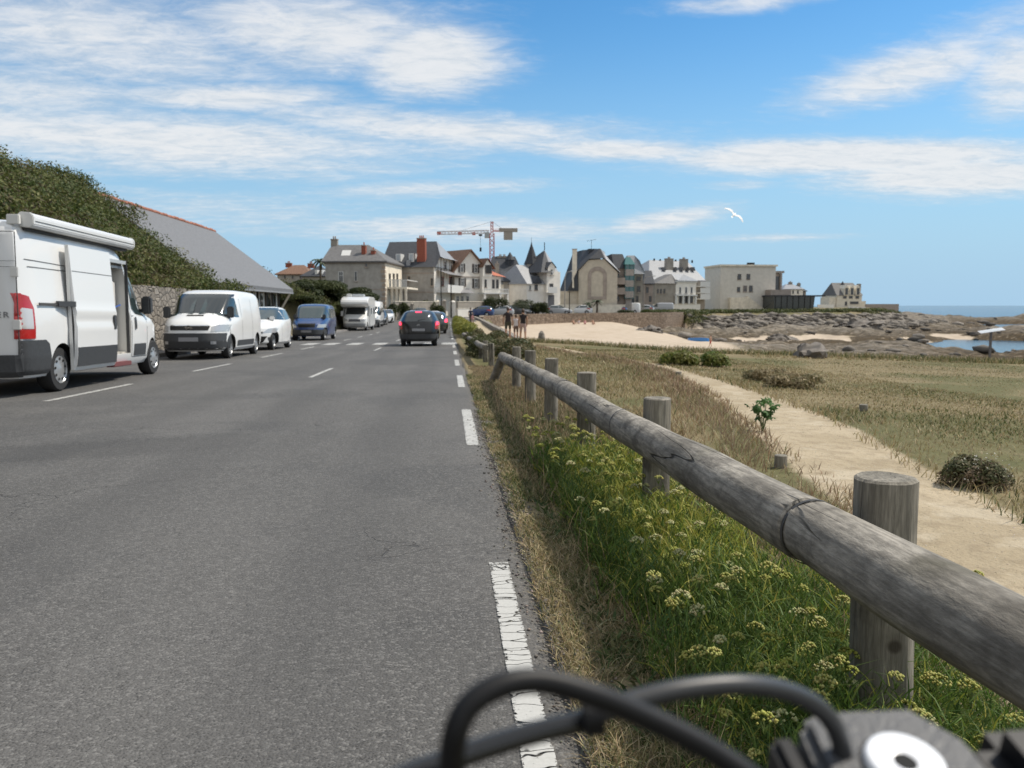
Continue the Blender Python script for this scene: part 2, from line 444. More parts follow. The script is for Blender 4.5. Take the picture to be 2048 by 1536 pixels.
def build_terrain():
    azs = np.concatenate([np.arange(-180, -40, 3.0), np.arange(-40, 46, .2), np.arange(46, 180, 3.0)])
    rs = np.concatenate([[.35], .6 * (1.0178 ** np.arange(0, 415))])
    A_, R_ = np.meshgrid(np.radians(azs), rs)
    x = R_ * np.sin(A_); y = R_ * np.cos(A_)
    z, za, zb = terrain(x.ravel(), y.ravel(), True)
    na, nr = len(azs), len(rs)
    V = np.stack([x.ravel(), y.ravel(), z], -1)
    i, j = np.meshgrid(np.arange(na), np.arange(nr - 1))
    q = np.stack([j * na + i, j * na + (i + 1) % na, (j + 1) * na + (i + 1) % na, (j + 1) * na + i], -1).reshape(-1, 4)[:, ::-1]
    o = bigmesh('ground', V, q, terrain_mat(), {'zone_a': za, 'zone_b': zb}, smooth=True)
    tag(o, 'dry coastal grassland, dirt path, sandy cove and rocky foreshore', kind='structure')
build_terrain()

def sea():
    m = bpy.data.materials.new('sea_water'); m.use_nodes = True
    T_ = NT(m.node_tree); b = T_.n['Principled BSDF']
    c = T_.node('ShaderNodeTexCoord').outputs['Object']
    n = T_.noise(c, .02, 3, .5)
    T_.l.new(T_.mixc(n, (.012, .055, .10), (.02, .085, .14)), b.inputs['Base Color'])
    b.inputs['Roughness'].default_value = .18; b.inputs['Specular IOR Level'].default_value = .35
    yy_ = T_.node('ShaderNodeSeparateXYZ', {0: c}).outputs[1]
    bn = T_.node('ShaderNodeBump', {'Strength': T_.ss(yy_, 140, 420, .12, .9), 'Distance': .35, 'Height': T_.noise(c, .8, 6, .65)})
    T_.l.new(bn.outputs[0], b.inputs['Normal'])
    rs = [0, 60, 150, 400, 1200, 4000, 12000, 45000]; n_ = 96
    V = [(0, 0, SEA)]; Fc = []
    mb = MB()
    for r in rs[1:]: V += [(r * math.sin(2 * math.pi * k / n_), r * math.cos(2 * math.pi * k / n_), SEA) for k in range(n_)]
    Fc += [(0, 1 + (k + 1) % n_, 1 + k) for k in range(n_)]
    for j in range(len(rs) - 2):
        a = 1 + j * n_
        Fc += [(a + k, a + (k + 1) % n_, a + n_ + (k + 1) % n_, a + n_ + k) for k in range(n_)]
    mb.add(V, Fc)
    o = mb.build('sea', m); tag(o, 'blue sea beyond the rocks', kind='structure')
    me = o.data
    if me.polygons[0].normal.z < 0: me.flip_normals()
sea()

# ------------------------------------------------------------------ road
def asphalt_mat():
    m = bpy.data.materials.new('asphalt'); m.use_nodes = True
    T_ = NT(m.node_tree); b = T_.n['Principled BSDF']; b.inputs['Roughness'].default_value = .82; b.inputs['Specular IOR Level'].default_value = .35
    c = T_.node('ShaderNodeTexCoord').outputs['Object']
    xyz = T_.node('ShaderNodeSeparateXYZ', {0: c}).outputs
    v1 = T_.node('ShaderNodeTexVoronoi', {'Vector': c, 'Scale': 105.0}, feature='F1')
    ag = T_.node('ShaderNodeSeparateColor', {0: v1.outputs['Color']}).outputs[0]
    f = T_.noise(c, 160, 3, .7); g = T_.noise(c, 26, 4, .65)
    big = T_.noise(T_.node('ShaderNodeMapping', {0: c, 'Scale': (1, .22, 1)}).outputs[0], .9, 5, .6)
    pch = T_.noise(c, .32, 4, .6)
    base = T_.mixc(T_.ss(big, .35, .65), (.088, .086, .083), (.112, .109, .105))
    base = T_.mixc(T_.ss(pch, .50, .58, 0, .55), base, (.066, .066, .066))
    base = T_.mixc(T_.ss(T_.noise(c, 1.4, 5, .65), .56, .66, 0, .35), base, (.125, .122, .118))
    # light and dark stones of the worn surface
    col = T_.mixc(T_.ss(ag, .60, .98, 0, .5), base, (.24, .235, .225))
    col = T_.mixc(T_.ss(T_.m('ADD', T_.m('MULTIPLY', f, .7), T_.m('MULTIPLY', g, .3)), .50, .36, 0, .75), col, (.022, .022, .022))
    # worn wheel tracks, slightly darker
    for x0 in (-.55, -1.95, -3.3, -4.6):
        t = T_.ss(T_.m('ABSOLUTE', T_.m('SUBTRACT', xyz[0], T_.m('ADD', T_.m('MULTIPLY', T_.m('SUBTRACT', big, .5), .5), x0))), .08, .42, .22, 0)
        col = T_.mixc(t, col, (.052, .052, .052))
    # cracks
    cw = T_.node('ShaderNodeVectorMath', {0: c, 1: T_.node('ShaderNodeVectorMath', {0: T_.node('ShaderNodeTexNoise', {'Vector': c, 'Scale': 2.2, 'Detail': 5}).outputs[1], 1: (.9, .9, .9)}, operation='MULTIPLY').outputs[0]}, operation='ADD').outputs[0]
    vc = T_.node('ShaderNodeTexVoronoi', {'Vector': cw, 'Scale': .42}, feature='DISTANCE_TO_EDGE').outputs[0]
    ck = T_.m('MULTIPLY', T_.ss(vc, .0, .005, 1, 0), T_.ss(T_.noise(c, .45, 3, .5), .5, .6))
    col = T_.mixc(T_.m('MULTIPLY', ck, .4), col, (.022, .022, .022))
    # crumbled dusty right edge
    ed = T_.ss(T_.m('ADD', xyz[0], T_.m('MULTIPLY', T_.m('SUBTRACT', g, .5), .3)), .22, .46)
    col = T_.mixc(T_.m('MULTIPLY', ed, .55), col, (.17, .15, .12))
    pt = T_.ss(T_.m('ADD', T_.m('ABSOLUTE', T_.m('SUBTRACT', xyz[1], T_.m('ADD', 8.2, T_.m('MULTIPLY', xyz[0], .35)))), T_.m('MULTIPLY', g, 1.0)), .9, 1.15, .35, 0)
    col = T_.mixc(T_.m('MULTIPLY', pt, T_.ss(xyz[0], -1.6, -2.6)), col, (.035, .035, .035))
    T_.l.new(col, b.inputs['Base Color'])
    h = T_.m('ADD', T_.m('MULTIPLY', v1.outputs['Distance'], -.8), T_.m('ADD', T_.m('MULTIPLY', f, .6), T_.m('MULTIPLY', ck, -1.5)))
    bn = T_.node('ShaderNodeBump', {'Strength': .8, 'Distance': .006, 'Height': h})
    T_.l.new(bn.outputs[0], b.inputs['Normal'])
    return m
ASPH = asphalt_mat()
def road():
    ys = np.concatenate([np.arange(-15, 0, 1), np.arange(0, 14, .06), np.arange(14, 40, .25), np.arange(40, 129, 1.)])
    xs = np.array([-9.0, -8.35, -7, -5.3, -3.9, -2.5, -1.1, -.3, .1, .27, .36])
    X_, Y_ = np.meshgrid(xs, ys); X_ = X_.copy()
    e = .07 * (fbm(Y_[:, -1], Y_[:, -1] * 0, 1.3, 5, 77) - .5) * 2
    X_[:, -1] += e + .02; X_[:, -2] += e * .5
    Z_ = roadz(Y_) + .0
    Z_[:, -1] -= .035
    V = np.stack([X_.ravel(), Y_.ravel(), Z_.ravel()], -1); n = len(xs)
    i, j = np.meshgrid(np.arange(n - 1), np.arange(len(ys) - 1))
    q = np.stack([j * n + i, j * n + i + 1, (j + 1) * n + i + 1, (j + 1) * n + i], -1).reshape(-1, 4)
    o = bigmesh('road', V, q, ASPH, smooth=True)
    tag(o, 'grey worn asphalt two lane road', kind='structure')
    # pavement against the wall on the left
    mb = MB()
    yy = list(range(-15, 110, 5))
    for a, b_ in zip(yy[:-1], yy[1:]):
        za, zb_ = roadz(a), roadz(b_)
        mb.add([(-9.2, a, za + .12), (-8.35, a, za + .12), (-8.35, b_, zb_ + .12), (-9.2, b_, zb_ + .12), (-8.35, a, za - .1), (-8.35, b_, zb_ - .1)],
               [(0, 1, 2, 3), (1, 4, 5, 2)])
    o = mb.build('pavement', mat('pavement_grey', (.2, .19, .18), .9, .2, 4, .2, 60)); tag(o, 'narrow raised pavement behind the parked vehicles', kind='structure')
road()
def markings():
    m = bpy.data.materials.new('road_paint'); m.use_nodes = True
    T_ = NT(m.node_tree); b = T_.n['Principled BSDF']; b.inputs['Roughness'].default_value = .7
    c = T_.node('ShaderNodeTexCoord').outputs['Object']
    a = T_.noise(c, 18, 6, .75); a2 = T_.noise(c, 95, 3, .7)
    sm_ = T_.m('ADD', T_.m('MULTIPLY', a, .62), T_.m('MULTIPLY', a2, .38))
    edge = T_.node('ShaderNodeAttribute', attribute_name='edge').outputs[0]
    k = T_.ss(T_.m('ADD', sm_, T_.m('MULTIPLY', edge, .13)), .49, .54)
    col = T_.mixc(a2, (.36, .36, .345), (.52, .52, .50))
    T_.l.new(col, b.inputs['Base Color'])
    cr = T_.node('ShaderNodeMapping', {0: c, 'Scale': (5, 16, 1)}).outputs[0]
    cv_ = T_.node('ShaderNodeTexVoronoi', {'Vector': T_.node('ShaderNodeVectorMath', {0: cr, 1: T_.node('ShaderNodeTexNoise', {'Vector': c, 'Scale': 9.0}).outputs[1]}, operation='ADD').outputs[0], 'Scale': 1.0}, feature='DISTANCE_TO_EDGE').outputs[0]
    k = T_.m('MULTIPLY', k, T_.ss(cv_, .012, .04))
    T_.l.new(k, b.inputs['Alpha'])
    V = []; Q = []; E = []
    def quad(x0, x1, y0, y1, nx=6, ny=None):
        ny = ny or max(2, int((y1 - y0) / .15)); base = len(V)
        for j in range(ny + 1):
            for i in range(nx + 1):
                x = x0 + (x1 - x0) * i / nx; y = y0 + (y1 - y0) * j / ny
                V.append((x, y, roadz(y) + .005))
                E.append(0. if i in (0, nx) or j in (0, ny) else (1. if y < 60 else 1))
        for j in range(ny):
            for i in range(nx):
                p = base + j * (nx + 1) + i; Q.append((p, p + 1, p + nx + 2, p + nx + 1))
    y = .55
    for k_ in range(16):
        y0 = [.7, 7.05, 13.2, 19.4, 25.7][k_] if k_ < 5 else 25.7 + 6.3 * (k_ - 4)
        if 33 < y0 < 39: continue
        quad(*((.172, .258) if k_ == 0 else (.145, .262)), y0, y0 + 2.9)
    for y0 in (15.7, 29.2, 41.5, 54.7, 67.9, 81, 94): quad(-2.66, -2.56, y0, y0 + 3, 4)
    for y0 in (11.4, 17.8, 24.2, 30.6, 43, 49.4, 56, 62.4): quad(-5.44, -5.33, y0, y0 + 3.05, 4)
    for x0 in (-6.1, -5.2, -4.15, -3.05, -1.9, -.85): quad(x0 - .3, x0 + .3, 35.8, 38.6)
    quad(-.33, .38, 35.8, 38.6)
    o = bigmesh('road_markings', np.array(V), np.array(Q), m, {'edge': np.repeat(np.array(E)[:, None], 3, 1)})
    tag(o, 'worn white lane dashes, parking lines and crosswalk stripes', kind='structure')
markings()
# ================================================================== log guard rail
def wood_mat(name, c1, c2, sc_=(9, 1.1, 9)):
    m = bpy.data.materials.new(name); m.use_nodes = True
    T_ = NT(m.node_tree); b = T_.n['Principled BSDF']; b.inputs['Roughness'].default_value = .85; b.inputs['Specular IOR Level'].default_value = .25
    c = T_.node('ShaderNodeTexCoord').outputs['Object']
    g = T_.node('ShaderNodeMapping', {0: c, 'Scale': sc_}).outputs[0]
    fine = T_.noise(T_.node('ShaderNodeMapping', {0: c, 'Scale': tuple(k * 7 for k in sc_)}).outputs[0], 1.6, 5, .65)
    st = T_.noise(g, 1.4, 6, .62, .6)
    bl = T_.noise(c, 5.5, 4, .6)
    gr_ = T_.noise(T_.node('ShaderNodeMapping', {0: c, 'Scale': tuple(4.0 if k < 2 or k == min(sc_) else 85.0 for k in sc_)}).outputs[0], 1.0, 4, .7)
    col = T_.mixc(T_.ss(st, .32, .68), c1, c2)
    col = T_.mixc(T_.ss(fine, .38, .72, 0, .55), col, tuple(k * .45 for k in c1))
    col = T_.mixc(T_.ss(gr_, .42, .58, .4, 0), col, tuple(k * .38 for k in c1))
    col = T_.mixc(T_.ss(bl, .52, .66, 0, .5), col, (.055, .048, .04))
    col = T_.mixc(T_.ss(T_.noise(c, 2.6, 3, .5), .56, .7, 0, .35), col, (.105, .10, .06))
    # long drying cracks: thin contour lines of a stretched noise
    cc = T_.node('ShaderNodeMapping', {0: c, 'Scale': tuple(.42 if k < 2 or k == min(sc_) else 7.5 for k in sc_)}).outputs[0]
    nz = T_.noise(cc, 1.0, 2.5, .45)
    ck = T_.m('MULTIPLY', T_.ss(T_.m('ABSOLUTE', T_.m('SUBTRACT', nz, .5)), .002, .009, 1, 0), T_.ss(T_.noise(c, 1.3, 3, .5), .47, .56))
    col = T_.mixc(T_.m('MULTIPLY', ck, .85), col, (.018, .015, .012))
    kn = T_.node('ShaderNodeTexVoronoi', {'Vector': c, 'Scale': 3.1}).outputs['Distance']
    col = T_.mixc(T_.ss(kn, .035, .075, .9, 0), col, (.03, .024, .018))
    col = T_.mixc(T_.ss(kn, .07, .2, .35, 0), col, (.10, .085, .065))
    T_.l.new(col, b.inputs['Base Color'])
    h = T_.m('SUBTRACT', T_.m('ADD', T_.m('MULTIPLY', st, .5), fine), T_.m('MULTIPLY', ck, 2.5))
    bn = T_.node('ShaderNodeBump', {'Strength': .75, 'Distance': .006, 'Height': h})
    T_.l.new(bn.outputs[0], b.inputs['Normal'])
    return m
WOOD_R = wood_mat('weathered_log', (.19, .175, .15), (.41, .38, .33), (5, 1.7, 5))
WOOD_P = wood_mat('weathered_post', (.18, .165, .135), (.37, .34, .285), (8, 8, .9))
DARKSTEEL = mat('dull_strap_steel', (.055, .052, .048), .6, .2, 10, metal=.3)
def log(p0, p1, rad, n=26, seg=40, wob=.010, seed=0, taper=0, cut=True):
    """one log as a tube with an uneven skin and slightly chamfered ends"""
    p0 = Vector(p0); p1 = Vector(p1); d = (p1 - p0); L = d.length; d.normalize()
    ref = Vector((0, 0, 1)) if abs(d.z) < .9 else Vector((1, 0, 0))
    e = d.cross(ref).normalized(); g = e.cross(d)
    mb = MB(); P = []; ts = list(np.linspace(0, 1, seg + 1))
    ts = [0] + [.006 / L * 1.0] + ts[1:-1] + [1 - .006 / L] + [1]
    for i, t in enumerate(ts):
        c = p0 + d * (L * t)
        c += e * (wob * 1.6 * (mnoise.noise((t * L * .5, seed, 1.3)))) + g * (wob * 1.6 * mnoise.noise((t * L * .5, 5.2, seed)))
        r = rad * (1 - taper * t) - (.007 if i in (0, len(ts) - 1) else 0)
        for k in range(n):
            a = 2 * math.pi * k / n
            q = r + wob * .8 * mnoise.noise((math.cos(a) * 1.2 + seed, math.sin(a) * 1.2, t * L * 1.4)) + wob * .25 * mnoise.noise((math.cos(a) * 5, math.sin(a) * 5 + seed, t * L * 2))
            P.append(c + e * (math.cos(a) * q) + g * (math.sin(a) * q))
    m = len(ts)
    Fc = [(i * n + k, i * n + (k + 1) % n, (i + 1) * n + (k + 1) % n, (i + 1) * n + k) for i in range(m - 1) for k in range(n)]
    Fc += [tuple(range(n))[::-1], tuple((m - 1) * n + k for k in range(n))]
    return mb.add(P, Fc)
RZ = lambda y: .555 - .0225 * y - (.0012 * max(0, y - 9) ** 2)
RX = .93
def log_fence():
    t = thing('log_fence', 'weathered grey log guard rail on round wooden posts beside the road edge', 'fence', (1.0, 1.95, -.1))
    off = Vector((-1.0, -1.95, .1))
    def S(mb, name, m, par=t, **k):
        mb.v = [tuple(Vector(v) + off) if par is t else v for v in mb.v]
        return mb.build(name, m, par, smooth=True, angle=40, **k)
    py = [-.45, 1.95, 4.22, 6.5, 8.75, 11.0, 13.2]
    joints = [-1.2, 2.02, 6.55, 11.05, 14.35]
    for i, (a, b) in enumerate(zip(joints[:-1], joints[1:])):
        S(log((RX, a + .004, RZ(a)), (RX + .0, b - .004, RZ(b)), .081 + .002 * (i % 2), seed=i * 3.1, seg=int((b - a) * 14)), 'rail', WOOD_R)
    S(log((RX, 14.25, RZ(14.3) - .0), (RX - .18, 14.9, RZ(14.3) - .62), .078, seed=9, seg=10), 'end_rail', WOOD_R)
    for i, y in enumerate(py):
        top = [.70, .665, .61, .56, .53, .49, .43][i]
        g = tz(1.09, y)
        p = S(log((1.09, y, g - .25), (1.09, y, top), .072 + .003 * (i % 2), seed=20 + i, seg=18, n=28), 'post', WOOD_P)
        mb = MB(); yy = y + .06
        mb.lathe([(.0845, -.006), (.0856, -.006), (.0856, .006), (.0845, .006)], (RX, yy, RZ(yy)), 'y', 30, cap=False)
        mb.add([], [])
        S(mb, 'strap', DARKSTEEL)
    return t
log_fence()
def second_fence():
    t = thing('log_fence', 'farther low log rail fence half hidden by the yellow-green hedge', 'fence', (.95, 22, -.45))
    pts = [(.86, 19.5), (.78, 25), (.72, 31), (.66, 37.5)]
    for (xa, ya), (xb, yb) in zip(pts[:-1], pts[1:]):
        mb = log((xa, ya, roadz(ya) + .42), (xb, yb - .02, roadz(yb) + .42), .078, seed=ya, seg=16, n=14)
        mb.v = [tuple(Vector(v) - Vector((.95, 22, -.45))) for v in mb.v]; mb.build('rail', WOOD_R, t, smooth=True)
    for y in (19.6, 21.9, 24.2, 26.5, 28.8, 31.1, 33.4, 35.7, 37.4):
        x = np.interp(y, [p[1] for p in pts], [p[0] for p in pts]) + .15
        mb = log((x, y, tz(x, y) - .2), (x, y, roadz(y) + .52), .07, seed=y, seg=4, n=14)
        mb.v = [tuple(Vector(v) - Vector((.95, 22, -.45))) for v in mb.v]; mb.build('post', WOOD_P, t, smooth=True)
second_fence()

# ================================================================== grass and plants (numpy blades)
def blades(x, y, h, w, lean, cols, z=None, curve=.5, seg=3, tipdark=None, az=None):
    n = len(x); z = terrain(x, y) if z is None else z
    az = rng.uniform(0, 2 * np.pi, n) if az is None else az
    ld = rng.uniform(0, 2 * np.pi, n)
    wx, wy = np.cos(az) * w / 2, np.sin(az) * w / 2
    V = []
    for k in range(seg + 1):
        t = k / seg; o = lean * h * (t * (1 - curve) + t * t * curve); zz = z + h * t * (1 - .35 * lean * t)
        wk = 1 - t ** 1.6
        cx, cy = x + np.cos(ld) * o, y + np.sin(ld) * o
        if k < seg:
            V.append(np.stack([cx - wx * wk, cy - wy * wk, zz], -1)); V.append(np.stack([cx + wx * wk, cy + wy * wk, zz], -1))
        else: V.append(np.stack([cx, cy, zz], -1))
    m = 2 * seg + 1
    Va = np.stack(V, 1).reshape(-1, 3)
    b = (np.arange(n) * m)[:, None]
    tri = []
    for k in range(seg - 1): tri += [[2 * k, 2 * k + 1, 2 * k + 3], [2 * k, 2 * k + 3, 2 * k + 2]]
    tri.append([2 * seg - 2, 2 * seg - 1, 2 * seg])
    Fa = (b[:, :, None] + np.array(tri)[None]).reshape(-1, 3)
    C = np.repeat(cols, m, 0)
    return Va, Fa, C
def join(parts):
    V = []; Q = []; C = []; o = 0
    for v, f, c in parts: V.append(v); Q.append(f + o); C.append(c); o += len(v)
    return np.vstack(V), np.vstack(Q), np.vstack(C)
def pick(n, pal, var=.2):
    pal = np.array(pal); c = pal[rng.integers(0, len(pal), n)]
    return c * (1 + rng.uniform(-var, var, (n, 1))) * (1 + rng.uniform(-.08, .08, (n, 3)))
GREEN = [(.045, .078, .02), (.06, .098, .026), (.085, .11, .034), (.036, .062, .018)]
DRY = [(.38, .31, .18), (.31, .25, .13), (.45, .38, .23), (.25, .20, .10)]
BROWN = [(.27, .185, .12), (.33, .235, .155), (.20, .14, .085), (.37, .28, .18)]
OLIVE = [(.19, .185, .075), (.14, .15, .05), (.25, .22, .10)]
GRASS_M = foliage_mat('grass_blades'); LEAF_M = foliage_mat('leaves', trans=.3)
def scatter(n, x0, x1, y0, y1, pw=1.0, dens=None, thr=0):
    x = rng.uniform(x0, x1, n); u = rng.uniform(0, 1, n)
    y = y0 + (y1 - y0) * u ** pw
    return x, y
def keep(mask, *a): return [q[mask] for q in a]
def verge():
    P = []
    # scruffy edge strip by the asphalt: short, dry and patchy
    x, y = scatter(120000, .28, 1.2, .9, 16, 1.7)
    d = fbm(x, y, 2.2, 4, 60); e = .36 + .10 * (fbm(y, y * 0, 1.3, 4, 61) - .5)
    x, y, d = keep((x > e + .10 * rng.uniform(-1, 1, len(x)) * (d)) & (d > .34) & (x < np.interp(y, [2, 4, 6, 9], [1.2, 1.0, .8, .75])), x, y, d)
    n = len(x); dry = rng.uniform(0, 1, n) < .25 + .55 * sm(fbm(x, y, 3.1, 3, 88), .38, .6) - .2 * sm(x, .6, 1.0)
    c = np.where(dry[:, None], pick(n, DRY), pick(n, GREEN + OLIVE))
    P.append(blades(x, y, rng.uniform(.015, .06, n) * (.6 + d), .0018 + .0007 * y, rng.uniform(.3, 1.6, n), c))
    # taller green grass in front of and under the rail
    x, y = scatter(230000, .42, 1.75, 1.0, 19, 1.6)
    d = fbm(x, y, 1.1, 4, 63); lim = np.interp(y, [1.5, 2.2, 3.3, 6, 15], [1.08, .96, .74, .52, .46]) + .26 * (d - .5)
    x, y, d = keep((x > lim) & (d + .25 * rng.uniform(-1, 1, len(x)) > .36), x, y, d)
    n = len(x); tall = sm(x, .5, .85)
    g = rng.uniform(0, 1, n) < np.clip(.85 - .045 * y - .3 * sm(x, 1.15, 1.6), .12, 1)
    c = np.where(g[:, None], pick(n, GREEN), pick(n, DRY + BROWN))
    P.append(blades(x, y, rng.uniform(.04, .15, n) * (.45 + .55 * tall) * (.6 + .7 * d), .0017 + .0008 * y, rng.uniform(.15, 1.0, n), c))
    # dead stalks and creeping broad leaves between the blades
    x, y = scatter(1500, .55, 1.8, 1.2, 12, 1.3); n = len(x)
    P.append(blades(x, y, rng.uniform(.12, .34, n), .0022 + .0005 * y, rng.uniform(.05, .6, n), pick(n, BROWN + DRY)))
    x, y = scatter(9000, .5, 1.6, 1.2, 9, 1.4); d = fbm(x, y, 1.7, 3, 69); x, y = keep(d > .5, x, y); n = len(x)
    P.append(blades(x, y, rng.uniform(.03, .07, n), rng.uniform(.010, .02, n), rng.uniform(.6, 1.6, n), pick(n, [(.05, .085, .025), (.085, .12, .04), (.12, .13, .05)]), seg=3))
    v, f, c = join(P)
    tag(bigmesh('verge_grass', v, f, GRASS_M, c), 'green and straw coloured grass growing along the asphalt edge under the rail', 'grass', kind='stuff')
    # the dry meadow beyond the rail
    P = []
    x, y = scatter(150000, 1.2, 9.5, 1.6, 34, 1.5)
    pd = path_sd(x, y); d = fbm(x, y, .7, 4, 65); inl = inside(x, y, COAST)
    x, y, d, pd = keep((pd > -.12 + .3 * (d - .5)) & inl & (x < 2.2 + .62 * y) & (d + .3 * rng.uniform(-1, 1, len(x)) > .38), x, y, d, pd)
    n = len(x)
    left = x < np.interp(y, PATH[:, 1], PATH[:, 0])
    br = (left & (rng.uniform(0, 1, n) < sm(pd, 1.3, .1) * .75))
    gr = rng.uniform(0, 1, n) < np.where(left, .25, .3) * sm(d, .4, .7) * 1.6
    c = np.where(br[:, None], pick(n, BROWN), np.where(gr[:, None], pick(n, OLIVE + GREEN), pick(n, DRY)))
    h = np.where(left, rng.uniform(.03, .10, n) + .17 * np.exp(-np.abs(pd - .35) / .45) * rng.uniform(.2, 1, n) * (y > 4), rng.uniform(.012, .055, n) + .11 * np.exp(-pd / .3) * rng.uniform(0, 1, n)) * (.5 + d)
    P.append(blades(x, y, h, .0026 + .0009 * y, rng.uniform(.1, 1.1, n), c))
    # short field grass on the right
    x, y = scatter(150000, 2.5, 40, 1.5, 31.5, 1.2)
    pd = path_sd(x, y); inl = inside(x, y, COAST); d = fbm(x, y, .5, 4, 66)
    x, y, d, pd = keep((pd > .15) & inl & (x < 5 + 1.1 * y) & (x > 2.2 + .3 * y) & (d + .25 * rng.uniform(-1, 1, len(x)) > .42), x, y, d, pd)
    n = len(x); gr = rng.uniform(0, 1, n) < sm(d, .48, .75) * .4
    c = np.where(gr[:, None], pick(n, OLIVE + GREEN), pick(n, DRY))
    P.append(blades(x, y, rng.uniform(.01, .035, n) + .07 * (y > 29), .004 + .001 * y, rng.uniform(.2, 1.2, n), c))
    # ragged fringe on the coast edge
    x = rng.uniform(4, 45, 26000); y = np.interp(x, [4, 7.3, 9.4, 12.5, 16, 22, 30, 60], [44.6, 40.3, 35, 34, 32.5, 31, 29.5, 24]) - rng.uniform(-.5, 2.2, 26000)
    n = len(x); c = np.where((rng.uniform(0, 1, n) < .5)[:, None], pick(n, OLIVE + GREEN), pick(n, DRY))
    P.append(blades(x, y, rng.uniform(.05, .32, n), np.full(n, .028), rng.uniform(.1, .9, n), c))
    v, f, c = join(P)
    tag(bigmesh('meadow_grass', v, f, GRASS_M, c), 'dry brown and straw meadow grass between the rail, the path and the shore', 'grass', kind='stuff')
verge()

def samphire():
    """rock samphire below the rail: fleshy finger leaves and yellow-green umbels"""
    P = []; U = []; S = []
    n = 620
    x = np.clip(rng.normal(1.0, .22, n), .70, 1.75); y = 1.35 + 5.6 * rng.uniform(0, 1, n) ** 1.35
    m = (fbm(x, y, .9, 3, 70) + .25 > .46 + .04 * y) & ~((np.abs(x - 1.09) < .09) & (np.abs(y - 1.95) < .1))
    x, y = x[m], y[m]; n = len(x)
    hh = (.13 + .15 * rng.uniform(0, 1, n)) * (1 - .5 * sm(np.abs(x - 1.0), .25, .55))
    z = terrain(x, y)
    for i in range(n):
        k = 95; r = .07 + .05 * rng.uniform()
        a = rng.uniform(0, 2 * np.pi, k); rr = r * np.sqrt(rng.uniform(0, 1, k)) * 1.3
        bx, by = x[i] + rr * np.cos(a), y[i] + rr * np.sin(a)
        bz = z[i] + rng.uniform(.1, 1, k) * hh[i]
        yel = rng.uniform(0, 1, k) < (.12 + .42 * (y[i] > 3.0) * (x[i] > .78))
        c = np.where(yel[:, None], pick(k, [(.28, .30, .05), (.36, .34, .07)]), pick(k, [(.085, .14, .026), (.12, .18, .036), (.055, .10, .02)]))
        P.append(blades(bx, by, rng.uniform(.04, .10, k), np.full(k, .0034 + .0007 * y[i]), rng.uniform(.3, 1.4, k), c, z=bz, seg=2))
    oct_v = np.array([(1, 0, 0), (-1, 0, 0), (0, 1, 0), (0, -1, 0), (0, 0, 1), (0, 0, -1)], float)
    oct_f = np.array([(0, 2, 4), (2, 1, 4), (1, 3, 4), (3, 0, 4), (2, 0, 5), (1, 2, 5), (3, 1, 5), (0, 3, 5)])
    nu = 300
    ux = np.clip(rng.normal(1.02, .27, nu), .62, 1.9); uy = 1.5 + 5.2 * rng.uniform(0, 1, nu) ** 1.2
    uz = terrain(ux, uy)
    for i in range(nu):
        if abs(ux[i] - 1.09) < .1 and abs(uy[i] - 1.95) < .11: continue
        H = .20 + .16 * rng.uniform(); R0 = .016 + .014 * rng.uniform(); k = 34
        a = rng.uniform(0, 2 * np.pi, k); rr = R0 * np.sqrt(rng.uniform(0, 1, k))
        cx = ux[i] + rr * np.cos(a); cy = uy[i] + rr * np.sin(a); cz_ = uz[i] + H + R0 * .55 * (1 - (rr / R0) ** 2) + rng.uniform(-.002, .002, k)
        s_ = rng.uniform(.0028, .0048, k) * (1 + .08 * uy[i])
        v = (np.stack([cx, cy, cz_], -1)[:, None] + oct_v[None] * s_[:, None, None]).reshape(-1, 3)
        f = (np.arange(k)[:, None, None] * 6 + oct_f[None]).reshape(-1, 3)
        tone = [(.40, .40, .11), (.46, .45, .15), (.32, .34, .07), (.50, .49, .25)][rng.integers(0, 4)]
        U.append((v, f, np.repeat(pick(k, [tone], .18), 6, 0)))
        # stem and spokes as thin blades
        kk = 9; aa = rng.uniform(0, 2 * np.pi, kk)
        sx = np.concatenate([[ux[i]], np.full(kk, ux[i])]); sy = np.concatenate([[uy[i]], np.full(kk, uy[i])])
        sz = np.concatenate([[uz[i]], np.full(kk, uz[i] + H - .03)]); sh = np.concatenate([[H], np.full(kk, .035)])
        S.append(blades(sx, sy, sh, np.full(kk + 1, .0035), np.concatenate([[.05], rng.uniform(.3, .75, kk)]), pick(kk + 1, [(.13, .18, .05)]), z=sz, seg=2))
    v, f, c = join(P + S)
    t = bigmesh('samphire', v, f, LEAF_M, c)
    tag(t, 'bright green fleshy samphire plants with yellow-green umbels below the rail', 'plants', kind='stuff')
    v, f, c = join(U)
    bigmesh('flower_umbel', v, f, LEAF_M, c, parent=t)['kind'] = 'stuff'
samphire()

